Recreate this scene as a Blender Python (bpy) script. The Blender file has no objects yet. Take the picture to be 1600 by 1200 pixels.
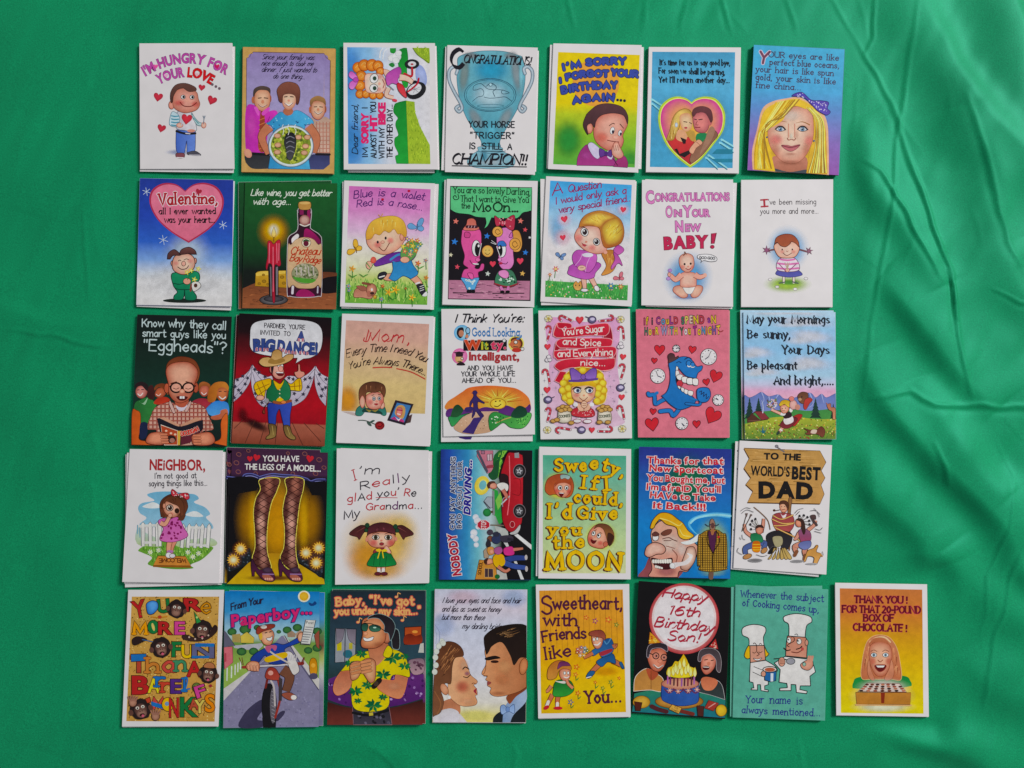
import bpy, math, random
import numpy as np
from mathutils.geometry import tessellate_polygon
from mathutils import Vector
sin, cos, pi = math.sin, math.cos, math.pi
C = bpy.context.scene.collection
scene = bpy.context.scene

# ------------------------------------------------------------------ camera
FPX, TILT, MM = 1240.0, math.radians(3.5), 0.0006      # focal length in photo pixels, tilt, metres per photo pixel
H0 = FPX * MM
cam_data = bpy.data.cameras.new('camera'); cam = bpy.data.objects.new('camera', cam_data); C.objects.link(cam)
cam_data.sensor_width = 36.0; cam_data.lens = 36.0 * FPX / 1600.0
cam_data.clip_start = 0.01; cam_data.clip_end = 50.0
cam.location = (0.0, -sin(TILT) * H0, cos(TILT) * H0); cam.rotation_euler = (TILT, 0.0, 0.0)
scene.camera = cam

# ------------------------------------------------------------------ light: one big window-like lamp, dim room
world = bpy.data.worlds.new('World'); scene.world = world; world.use_nodes = True
bg = world.node_tree.nodes['Background']
bg.inputs[0].default_value = (0.92, 0.97, 1.0, 1.0); bg.inputs[1].default_value = 0.21
def area_lamp(name, loc, target, size, power, col):
    d = bpy.data.lights.new(name, 'AREA'); d.shape = 'RECTANGLE'; d.size, d.size_y = size; d.energy = power; d.color = col
    o = bpy.data.objects.new(name, d); C.objects.link(o); o.location = loc
    o.rotation_euler = (Vector(target) - Vector(loc)).to_track_quat('-Z', 'Y').to_euler()
    return o
area_lamp('window_light', (3.5, 2.4, 3.3), (0.0, 0.0, 0.0), (1.3, 1.5), 240.0, (1.0, 0.98, 0.965))
scene.view_settings.view_transform = 'Standard'; scene.view_settings.look = 'None'
scene.view_settings.exposure = 0.0; scene.view_settings.gamma = 1.0; scene.view_settings.use_curve_mapping = False
try: scene.cycles.transparent_max_bounces = 24
except Exception: pass

# ------------------------------------------------------------------ geometry helpers
def ground(px, py, z=0.0):
    """The point at height z on the table that the photograph shows at pixel (px, py)."""
    a, b = (px - 800.0) / FPX, (600.0 - py) / FPX
    dx, dy, dz = a, sin(TILT) + b * cos(TILT), -cos(TILT) + b * sin(TILT)
    t = (z - cam.location.z) / dz
    return dx * t, cam.location.y + dy * t, z

def lin(h, g=1.0):
    """'#rrggbb' or 'rrggbb' as linear reflectance."""
    h = h.lstrip('#')
    if len(h) == 3: h = ''.join(c * 2 for c in h)
    out = []
    for i in (0, 2, 4):
        c = int(h[i:i + 2], 16) / 255.0
        c = c / 12.92 if c <= 0.04045 else ((c + 0.055) / 1.055) ** 2.4
        out.append(c)
    m = sum(out) / 3                                    # press inks are a little purer than the photograph's compressed tones
    return [max(0.0, min(0.9, (m + (c - m) * 1.1) * g)) for c in out]
INK = 1.32                                              # ink reflectance against its tone in the photograph
_lc = {}
def col(h):
    if isinstance(h, (list, tuple)): return list(h)
    if h not in _lc: _lc[h] = lin(h, INK) + [1.0]
    return _lc[h]
def mix(a, b, t):
    a, b = col(a), col(b); return [a[i] + (b[i] - a[i]) * t for i in range(4)]

def smooth(pts, closed=True, n=5):
    """Catmull-Rom through the points; a point with a third value is a sharp corner."""
    m = len(pts); out = []
    for i in range(m if closed else m - 1):
        p1, p2 = pts[i], pts[(i + 1) % m]
        p0 = pts[i - 1] if (closed or i > 0) else p1
        p3 = pts[(i + 2) % m] if (closed or i + 2 < m) else p2
        if len(p1) > 2: p0 = p1
        if len(p2) > 2: p3 = p2
        for k in range(n):
            t = k / n; t2, t3 = t * t, t * t * t
            out.append(tuple(0.5 * (2 * p1[j] + (p2[j] - p0[j]) * t + (2 * p0[j] - 5 * p1[j] + 4 * p2[j] - p3[j]) * t2 + (3 * p1[j] - p0[j] - 3 * p2[j] + p3[j]) * t3) for j in (0, 1)))
    if not closed: out.append(tuple(pts[-1][:2]))
    return out

# ------------------------------------------------------------------ materials
def principled(name, rough, spec):
    m = bpy.data.materials.new(name); m.use_nodes = True
    n = m.node_tree.nodes; b = n['Principled BSDF']
    b.inputs['Roughness'].default_value = rough; b.inputs['Specular IOR Level'].default_value = spec
    return m, n, m.node_tree.links, b
def noise(n, l, scale, detail=3.0):
    tc = n.new('ShaderNodeTexCoord'); t = n.new('ShaderNodeTexNoise'); t.inputs['Scale'].default_value = scale; t.inputs['Detail'].default_value = detail
    l.new(tc.outputs['Object'], t.inputs['Vector']); return t
def ramp(n, l, src, a, b):
    r = n.new('ShaderNodeMapRange'); r.inputs['From Min'].default_value = 0.25; r.inputs['From Max'].default_value = 0.75
    r.inputs['To Min'].default_value = a; r.inputs['To Max'].default_value = b; l.new(src, r.inputs['Value']); return r.outputs['Result']
def ink_material(name, soft):
    m, n, l, b = principled(name, 0.5, 0.16)
    at = n.new('ShaderNodeAttribute'); at.attribute_name = 'ink'
    t = noise(n, l, 900.0, 2.0); k = ramp(n, l, t.outputs['Fac'], 0.93, 1.07)
    k2 = ramp(n, l, noise(n, l, 170.0, 4.0).outputs['Fac'], 0.88, 1.12); mu = n.new('ShaderNodeMath'); mu.operation = 'MULTIPLY'; l.new(k, mu.inputs[0]); l.new(k2, mu.inputs[1])   # brushed, mottled painting
    v = n.new('ShaderNodeVectorMath'); v.operation = 'SCALE'; l.new(at.outputs['Color'], v.inputs[0]); l.new(mu.outputs[0], v.inputs['Scale'])
    l.new(v.outputs['Vector'], b.inputs['Base Color'])
    if soft: l.new(at.outputs['Alpha'], b.inputs['Alpha'])
    return m
INKM = ink_material('printed_ink', False); INKS = ink_material('airbrushed_ink', True)
def paper_material(name, rgb, rough=0.55):
    m, n, l, b = principled(name, rough, 0.3)
    t = noise(n, l, 60.0, 5.0); k = ramp(n, l, t.outputs['Fac'], 0.96, 1.03)
    v = n.new('ShaderNodeVectorMath'); v.operation = 'SCALE'; v.inputs[0].default_value = rgb; l.new(k, v.inputs['Scale'])
    l.new(v.outputs['Vector'], b.inputs['Base Color'])
    t2 = noise(n, l, 1500.0, 2.0); bp = n.new('ShaderNodeBump'); bp.inputs['Strength'].default_value = 0.05; bp.inputs['Distance'].default_value = 0.0003
    l.new(t2.outputs['Fac'], bp.inputs['Height']); l.new(bp.outputs['Normal'], b.inputs['Normal'])
    return m
PAPER = paper_material('white_card_stock', lin('d4d0d1', INK))
_pm = {}
def paper(h):
    if h is None: return PAPER
    if h not in _pm: _pm[h] = paper_material('tinted_card_stock', lin(h, INK))
    return _pm[h]

# ------------------------------------------------------------------ the card being built (coordinates: 5.335 units per photo pixel from the card's own origin)
K = 907.0 / 170.0
class Card: pass
cur = Card()
def at(x, y, lift=0.0):
    """Card coordinates -> the point on the front leaf."""
    a, b = (cur.ox + x / K - 800.0) / FPX, (600.0 - cur.oy - y / K) / FPX
    dx, dy, dz = a, sin(TILT) + b * cos(TILT), -cos(TILT) + b * sin(TILT)
    t = (cur.top + lift - cur.k * cur.xl - cam.location.z) / (dz - cur.k * dx)      # the front leaf is a plane that rises to its open side
    return dx * t, cam.location.y + dy * t, cam.location.z + dz * t

def mesh_object(name, verts, faces, mat, colors=None, parent=None, origin=(0, 0, 0)):
    me = bpy.data.meshes.new(name)
    ox, oy, oz = origin
    me.from_pydata([(x - ox, y - oy, z - oz) for x, y, z in verts], [], faces)
    if colors is not None:
        a = me.color_attributes.new('ink', 'FLOAT_COLOR', 'POINT')
        a.data.foreach_set('color', np.array(colors, dtype=np.float32).ravel())
    me.materials.append(mat); me.update()
    o = bpy.data.objects.new(name, me); C.objects.link(o)
    if parent is not None: o.parent = parent
    return o

class Part:
    def __init__(s, name, parent): s.name, s.parent, s.v, s.f, s.c, s.soft = name, parent, [], [], [], False
LAYER = 4e-6
def flush():
    p = cur.part
    if p and p.f:
        cur.made[p.name] = mesh_object(p.name, p.v, p.f, INKS if p.soft else INKM, p.c, cur.made.get(p.parent, cur.root), cur.root.location)
    cur.part = None
def P(name, parent=None):
    """Start a printed part of the current card."""
    flush(); cur.part = Part(name, parent)
def layer():
    cur.lev += LAYER; return cur.lev
def put(pts, faces, cols, z=None, soft=False, slope=0.0):
    p = cur.part; b = len(p.v); z = layer() if z is None else z
    if soft: pts = [clip(q) for q in pts]
    for i, q in enumerate(pts): p.v.append(at(q[0], q[1], z + slope * i))
    p.f.extend(tuple(b + k for k in f) for f in faces); p.c.extend(cols)
    if soft: p.soft = True

def clip(q):
    """Airbrush kept inside the printed field."""
    a, b, c, d = cur.field
    y = min(max(q[1], a[1] + 2), d[1] - 2); t = (y - a[1]) / (d[1] - a[1])
    return min(max(q[0], a[0] + (d[0] - a[0]) * t + 2), b[0] + (c[0] - b[0]) * t - 2), min(max(y, (b[1] if q[0] > (a[0] + b[0]) / 2 else a[1]) + 2), (c[1] if q[0] > (c[0] + d[0]) / 2 else d[1]) - 2)

def up(f, pts):
    """Face wound so that it looks up (card y runs down)."""
    a = sum(pts[f[i - 1]][0] * pts[f[i]][1] - pts[f[i]][0] * pts[f[i - 1]][1] for i in range(len(f)))
    return f if a < 0 else tuple(reversed(f))

def G(pts, c, c2=None, ax=1, ol=None, z=None):
    """Polygon, flat or with a straight gradient of ink along x (ax 0) or y (ax 1)."""
    pts = [p[:2] for p in pts]
    tri = [up(t, pts) for t in tessellate_polygon([[Vector((x, y, 0)) for x, y in pts]])]
    if c2 is None: cols = [col(c)] * len(pts)
    else:
        v = [p[ax] for p in pts]; lo, d = min(v), (max(v) - min(v)) or 1.0
        cols = [mix(c, c2, (t - lo) / d) for t in v]
    put(pts, tri, cols, z)
    if ol: Ln(pts, ol[1], ol[0], True, False)
def S(pts, c, c2=None, ax=1, ol=None, n=5):
    G(smooth(pts, True, n), c, c2, ax, ol)
def B(pts, ce, cc, ctr=None, ol=None, sm=True, a=None):
    """Rounded shape shaded from its edge ink to its centre ink; a=(edge, centre) opacities."""
    q = smooth(pts, True, 5) if sm else [p[:2] for p in pts]
    if ctr is None: ctr = (sum(p[0] for p in q) / len(q), sum(p[1] for p in q) / len(q))
    n = len(q); V, F, K_ = [], [], []
    tw = [(q[i - 1][0] - ctr[0]) * (q[i][1] - ctr[1]) - (q[i][0] - ctr[0]) * (q[i - 1][1] - ctr[1]) for i in range(n)]
    if min(tw) < -1 and max(tw) > 1 and not a:             # not star-shaped: a straight gradient instead
        G(q, mix(ce, cc, 0.75), mix(ce, cc, 0.2), 1, ol); return
    ce, cc = col(ce), col(cc)
    if a: ce, cc = ce[:3] + [a[0]], cc[:3] + [a[1]]
    rings = (1.0, 0.85, 0.65, 0.4)
    for i, s in enumerate(rings):
        t = min(1.0, (1 - s) * 1.75) ** 0.8; cl = mix(ce, cc, t)
        for x, y in q: V.append((ctr[0] + (x - ctr[0]) * s, ctr[1] + (y - ctr[1]) * s)); K_.append(cl)
    V.append(ctr); K_.append(cc)
    for i in range(3):
        for k in range(n): F.append((i * n + k, i * n + (k + 1) % n, (i + 1) * n + (k + 1) % n, (i + 1) * n + k))
    for k in range(n): F.append((3 * n + k, 3 * n + (k + 1) % n, 4 * n))
    put(V, [up(f, V) for f in F], K_, None, a is not None, 1e-9)
    if ol: Ln(q, ol[1], ol[0], True, False)
def ring(cx, cy, rx, ry, rot=0, n=22):
    c, s = cos(math.radians(rot)), sin(math.radians(rot))
    return [(cx + rx * cos(2 * pi * i / n) * c - ry * sin(2 * pi * i / n) * s, cy + rx * cos(2 * pi * i / n) * s + ry * sin(2 * pi * i / n) * c) for i in range(n)]
def E(cx, cy, rx, ry, c, c2=None, rot=0, ol=None, ctr=None, n=22):
    """Ellipse, flat or shaded to a centre ink."""
    q = ring(cx, cy, rx, ry, rot, n if rx < 90 else 48)
    if c2 is None: G(q, c, ol=ol)
    else: B(q, c, c2, ctr or (cx, cy), ol, False)
def A(cx, cy, rx, ry, c, a=0.8, rot=0, core=0.0):
    """Airbrushed spot that fades out to its rim."""
    q = ring(cx, cy, rx, ry, rot, 26); n = 26; V, F, K_ = [], [], []; c = col(c)[:3]
    if rx < 80 and c[0] > 2.2 * c[1] and c[0] > 2 * c[2]: a *= 0.6      # blushed cheeks stay light
    for s, k in ((1, 0), (0.82, 0.12), (0.62, 0.42), (0.42, 0.78), (0.2, 0.97)):
        if core: s = core + (1 - core) * s
        for x, y in q: V.append((cx + (x - cx) * s, cy + (y - cy) * s)); K_.append(c + [a * k])
    V.append((cx, cy)); K_.append(c + [a])
    for i in range(4):
        for k in range(n): F.append((i * n + k, i * n + (k + 1) % n, (i + 1) * n + (k + 1) % n, (i + 1) * n + k))
    for k in range(n): F.append((4 * n + k, 4 * n + (k + 1) % n, 5 * n))
    put(V, [up(f, V) for f in F], K_, None, True)
def Q(tl, tr, br, bl, stops, horiz=False, nx=1):
    """Four-sided field with ink stops [(t, ink)...] from top to bottom (or left to right)."""
    if isinstance(stops, str): stops = [(0, stops), (1, stops)]
    if br[0] - tl[0] > 600 and br[1] - tl[1] > 700: cur.field = (tl, tr, br, bl)
    V, F, K_ = [], [], []
    for t, c in stops:
        if horiz: a = [tl[j] + (tr[j] - tl[j]) * t for j in (0, 1)]; b = [bl[j] + (br[j] - bl[j]) * t for j in (0, 1)]
        else: a = [tl[j] + (bl[j] - tl[j]) * t for j in (0, 1)]; b = [tr[j] + (br[j] - tr[j]) * t for j in (0, 1)]
        for i in range(9):
            s = i / 8; V.append((a[0] + (b[0] - a[0]) * s, a[1] + (b[1] - a[1]) * s)); K_.append(col(c))
    for r in range(len(stops) - 1):
        for i in range(8): F.append((r * 9 + i, r * 9 + i + 1, r * 9 + i + 10, r * 9 + i + 9))
    put(V, [up(f, V) for f in F], K_)
def full(stops, horiz=False):
    """Ink over the whole front leaf, up to its trimmed edges."""
    a, b, c, d = cur.quad; e = 1.2
    Q((a[0] + e, a[1] + e), (b[0] - e, b[1] + e), (c[0] - e, c[1] - e), (d[0] + e, d[1] - e), stops, horiz)

def ribbon(q, width, c, z, closed=False):
    """Flat ribbon along q; width is a number or a function of (direction, t)."""
    n = len(q)
    if n < 2: return
    V, F = [], []
    for i in range(n):
        a = q[i - 1] if (i > 0 or closed) else q[i]
        b = q[(i + 1) % n] if (i < n - 1 or closed) else q[i]
        dx, dy = b[0] - a[0], b[1] - a[1]; d = math.hypot(dx, dy) or 1.0
        dx, dy = dx / d, dy / d
        w = width(math.atan2(dy, dx), i / (n - 1)) if callable(width) else width
        h = w * 0.5
        if 0 < i < n - 1 or closed:
            ax, ay = q[i][0] - a[0], q[i][1] - a[1]; l1 = math.hypot(ax, ay) or 1.0
            cs = abs((ax * dx + ay * dy) / l1); h /= max(0.72, cs)
        V.append((q[i][0] - dy * h, q[i][1] + dx * h)); V.append((q[i][0] + dy * h, q[i][1] - dx * h))
    for i in range(n - 1 if not closed else n):
        j = (i + 1) % n; F.append((2 * i, 2 * j, 2 * j + 1, 2 * i + 1))
    if not closed and not callable(width):                        # round ends
        for i, s in ((0, -1), (n - 1, 1)):
            o = q[1] if i == 0 else q[n - 2]; th = math.atan2(q[i][1] - o[1], q[i][0] - o[0]); b = len(V); r = width * 0.5
            for k in range(5): V.append((q[i][0] + r * cos(th - pi / 2 + pi * k / 4), q[i][1] + r * sin(th - pi / 2 + pi * k / 4)))
            F.append(tuple(range(b, b + 5)))
    put(V, [up(f, V) for f in F], [col(c)] * len(V), z, False, 2e-8)
def Ln(pts, w, c, closed=False, sm=True, taper=False, z=None):
    """Inked line; taper thins it to its end."""
    q = smooth(pts, closed, 5) if sm and len(pts) > 2 else [p[:2] for p in pts]
    ribbon(q, (lambda a, t: w * (1.0 - 0.85 * t)) if taper else w, c, layer() if z is None else z, closed)

def heart_pts(cx, cy, s, rot=0, sy=1.0):
    base = [(0, -0.28), (0.1, -0.43), (0.3, -0.5), (0.47, -0.4), (0.52, -0.2), (0.45, 0.02), (0.25, 0.26), (0, 0.52), (-0.25, 0.26), (-0.45, 0.02), (-0.52, -0.2), (-0.47, -0.4), (-0.3, -0.5), (-0.1, -0.43)]
    c, n = cos(math.radians(rot)), sin(math.radians(rot))
    return [(cx + s * (x * c - y * sy * n), cy + s * (x * n + y * sy * c)) for x, y in base]
def heart(cx, cy, s, c='c03848', rot=0, ol=None, c2=None, sy=1.0):
    q = smooth([p + (1,) if i in (0, 7) else p for i, p in enumerate(heart_pts(cx, cy, s, rot, sy))], True, 3)
    if c2: B(q, c, c2, (cx, cy - s * 0.1), ol, False)
    else: G(q, c, ol=ol)
def star(cx, cy, r, c, rot=0, n=5, k=0.45, ol=None):
    G([(cx + (r if i % 2 == 0 else r * k) * sin(math.radians(rot) + pi * i / n), cy - (r if i % 2 == 0 else r * k) * cos(math.radians(rot) + pi * i / n)) for i in range(2 * n)], c, ol=ol)
def flower(cx, cy, r, c, cc='e8c84a', n=6, rot=0):
    q = []
    for i in range(n * 4):
        a = 2 * pi * i / (n * 4) + rot; k = r * (0.62 + 0.38 * cos(n * a)) ; q.append((cx + k * cos(a), cy + k * sin(a)))
    G(q, c); E(cx, cy, r * 0.3, r * 0.3, cc, n=10)
def bfly(cx, cy, s, c, ol, rot=0):
    c_, n_ = cos(math.radians(rot)), sin(math.radians(rot))
    f = lambda x, y: (cx + s * (x * c_ - y * n_), cy + s * (x * n_ + y * c_))
    S([f(0, 0), f(0.1, -0.6), f(0.5, -1), f(0.75, -0.75), f(0.45, -0.1)], c, ol=(ol, 4))
    S([f(0, 0), f(-0.6, -0.45), f(-1.0, -0.2), f(-0.85, 0.15), f(-0.3, 0.2)], c, ol=(ol, 4))
    S([f(0, 0), f(0.5, -0.15), f(0.75, 0.15), f(0.5, 0.42), f(0.1, 0.25)], c, ol=(ol, 4))
    Ln([f(-0.1, 0.35), f(0.1, 0), f(0.05, -0.35)], 7, ol)
def dots(area, n, r, cols, seed=1):
    """Loose spots inside a polygon."""
    rd = random.Random(seed); xs = [p[0] for p in area]; ys = [p[1] for p in area]; z = layer(); k = 0
    for _ in range(n * 6):
        if k >= n: break
        x, y = rd.uniform(min(xs), max(xs)), rd.uniform(min(ys), max(ys))
        if inside(area, x, y):
            q = ring(x, y, r * rd.uniform(0.6, 1.2), r * rd.uniform(0.5, 1.0), rd.uniform(0, 90), 7); k += 1
            put(q, [up(tuple(range(7)), q)], [col(rd.choice(cols))] * 7, z + k * 1.5e-8)
def inside(poly, x, y):
    r = False
    for i in range(len(poly)):
        a, b = poly[i - 1], poly[i]
        if (a[1] > y) != (b[1] > y) and x < (b[0] - a[0]) * (y - a[1]) / (b[1] - a[1]) + a[0]: r = not r
    return r
def blades(area, n, ln, cols, w=7, seed=1, lean=0.5, d=(0, -1)):
    """Brushed strokes inside a polygon (grass, hair, wood grain)."""
    rd = random.Random(seed); xs = [p[0] for p in area]; ys = [p[1] for p in area]; z = layer(); k = 0
    for _ in range(n * 6):
        if k >= n: break
        x, y = rd.uniform(min(xs), max(xs)), rd.uniform(min(ys), max(ys))
        if inside(area, x, y):
            l = ln * rd.uniform(0.5, 1.3); s = rd.uniform(-lean, lean) * l; k += 1
            ex, ey = x + d[0] * l - d[1] * s, y + d[1] * l + d[0] * s
            if not inside(area, ex, ey) and not inside(area, ex, ey + 30): continue
            q = [(x + d[1] * w / 2, y - d[0] * w / 2), (x - d[1] * w / 2, y + d[0] * w / 2), (ex, ey)]
            put(q, [up((0, 1, 2), q)], [col(rd.choice(cols))] * 3, z + k * 1.5e-8)
# ------------------------------------------------------------------ lettering: a drawn single-stroke alphabet and the built-in sans
STROKES = {}
for row in '''a 9|~8,8 4,10 0,5 3,0 6.5,1.5 8,5;8,10 8,0
b 9|0,17 0,0;~0,7 4,10 8,5 4,0 0,3
c 8|~7.5,8 4,10 0,5 4,0 7.5,2
d 9|8,17 8,0;~8,7 4,10 0,5 4,0 8,3
e 9|0.3,5 8,5.4;~8,5.4 7,9 4,10 0,5 4,0 7.8,2
f 6|~6.5,15.5 3.5,16.5 2,13 2,0;0,10 5.5,10
g 9|~8,8 4,10 0,5 4,0.5 8,3;~8,10 8,-2 6,-6 1,-5
h 9|0,17 0,0;~0,6 4,10 7.6,8 8,0
i 3|1,10 1,0;1,14 1,14.6
j 5|~3.5,10 3.5,-2 2,-6 -1,-5.5;3.5,14 3.5,14.6
k 8|0,17 0,0;7,10 0,4;2.5,6 7.8,0
l 3|1,17 1,0
m 14|0,10 0,0;~0,6 3,10 6,8.5 6.5,0;~6.5,6 9.5,10 12.5,8.5 13,0
n 9|0,10 0,0;~0,6 4,10 7.6,8 8,0
o 9|~4,10 0,5 4,0 8,5 4,10
p 9|0,10 0,-6;~0,7 4,10 8,5 4,0 0,3
q 9|8,10 8,-6;~8,7 4,10 0,5 4,0 8,3
r 7|0,10 0,0;~0,6 3,9.5 6.5,9.3
s 8|~7.3,8.5 4,10 1,8.3 2,6 5.8,4.4 7.3,2 4,0 0.3,1.6
t 6|~2.5,15 2.5,2.5 4,0 6.5,1;0,10 6,10
u 9|~0,10 0.3,3 3,0 6.8,1.8 8,5;8,10 8,0
v 8|0,10 4,0 8,10
w 13|0,10 3.2,0 6.5,9 9.8,0 13,10
x 8|0,10 7.5,0;7.5,10 0,0
y 9|0,10 4,0.5;~8.5,10 4,0 2,-4.5 -1,-6
z 8|0,10 7.5,10 0,0 8,0
A 12|0,0 6,16 12,0;2.5,5.5 9.5,5.5
B 11|0,16 0,0;~0,16 7,15.5 8.5,12 6,8.7 0,8.4;~0,8.4 8,8 10,4.5 7.5,0.5 0,0
C 12|~11,13 7,16 2,13.5 0,8 2,2.5 7,0 11,3
D 12|0,16 0,0;~0,16 6,15.5 11,11.5 11,5 6.5,0.5 0,0
E 10|0,16 0,0 9.5,0;0,8.4 8,8.4;0,16 9.5,16
F 10|0,16 0,0;0,8.4 7.5,8.4;0,16 9.5,16
G 13|~11.5,13 7,16 2,13.5 0,8 2,2.5 7,0 12,3;7.5,7.5 12,7.5 12,1
H 12|0,16 0,0;11.5,16 11.5,0;0,8.4 11.5,8.4
I 3|1.5,16 1.5,0
J 8|~7,16 7,4 5,0.5 2,0 0,3
K 11|0,16 0,0;10,16 0,6;3.8,9.4 11,0
L 9|0,16 0,0 9,0
M 15|0,0 1,16 7.5,2 14,16 15,0
N 12|0,0 0,16 11.5,0 11.5,16
O 13|~6.5,16 1.5,13 0,8 1.5,3 6.5,0 11.5,3 13,8 11.5,13 6.5,16
P 10|0,16 0,0;~0,16 7,15.6 9.5,12 7,7.8 0,7.4
Q 13|~6.5,16 1.5,13 0,8 1.5,3 6.5,0 11.5,3 13,8 11.5,13 6.5,16;8,4 13,-1.5
R 11|0,16 0,0;~0,16 7,15.6 9.5,12 7,8 0,7.6;4,7.6 10.8,0
S 10|~9.3,13.5 5.5,16 1,14 1,10.3 5,8.4 9,6 9,2 4.7,0 0.2,2.5
T 11|0,16 11,16;5.5,16 5.5,0
U 12|~0,16 0,5 2,1 6,0 10,1 11.6,5 11.6,16
V 12|0,16 6,0 12,16
W 17|0,16 4.2,0 8.5,14 12.8,0 17,16
X 11|0,16 11,0;11,16 0,0
Y 11|0,16 5.5,8 5.5,0;11,16 5.5,8
Z 11|0,16 10.5,16 0,0 11,0
0 10|~5,16 0,8 5,0 10,8 5,16
1 6|1,13 4,16 4,0
2 10|~0.5,12.5 4.5,16 9,12 6.5,7 0,0;0,0 9.5,0
6 10|~8.5,14.5 4,14 0,6 3,0.4 8,1.5 9.5,5.5 6.5,9.3 1,7
. 3|1,0 1,0.6
, 3|~1.5,1 1.2,-1 0,-3
! 3|1.5,16 1.5,5;1.5,0 1.5,0.7
? 9|~0,13 4,16 8.5,13 6.5,9 4,7.5 4,4.8;4,0 4,0.7
' 3|~1.5,16.5 1.2,14 0.3,12.5
" 5|0.5,16.5 0.2,12.5;4,16.5 3.7,12.5
- 6|0.5,6.5 5.5,6.5
: 3|1,0 1,0.6;1,8 1,8.6'''.split('\n'):
    ch, rest = row[0], row[2:]; wd, st = rest.split('|')
    STROKES[ch] = (float(wd), [(s[0] == '~', [tuple(float(v) for v in p.split(',')) for p in s.lstrip('~').split()]) for s in st.split(';')])

_glyph = {}
def sans(ch, off):
    """Built-in sans letter as (points, faces, left, right), cap height 16."""
    key = (ch, off)
    if key not in _glyph:
        cu = bpy.data.curves.new('letter', 'FONT'); cu.body = ch; cu.size = 16 / 0.729; cu.offset = off; cu.fill_mode = 'FRONT'; cu.resolution_u = 3
        ob = bpy.data.objects.new('letter', cu); C.objects.link(ob)
        dg = bpy.context.evaluated_depsgraph_get(); dg.update()
        me = ob.evaluated_get(dg).to_mesh()
        V = [(v.co.x, v.co.y) for v in me.vertices]; F = [tuple(p.vertices) for p in me.polygons]
        ob.evaluated_get(dg).to_mesh_clear(); bpy.data.objects.remove(ob); bpy.data.curves.remove(cu)
        xs = [v[0] for v in V] or [0, 4]
        _glyph[key] = (V, F, min(xs), max(xs))
    return _glyph[key]

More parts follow.
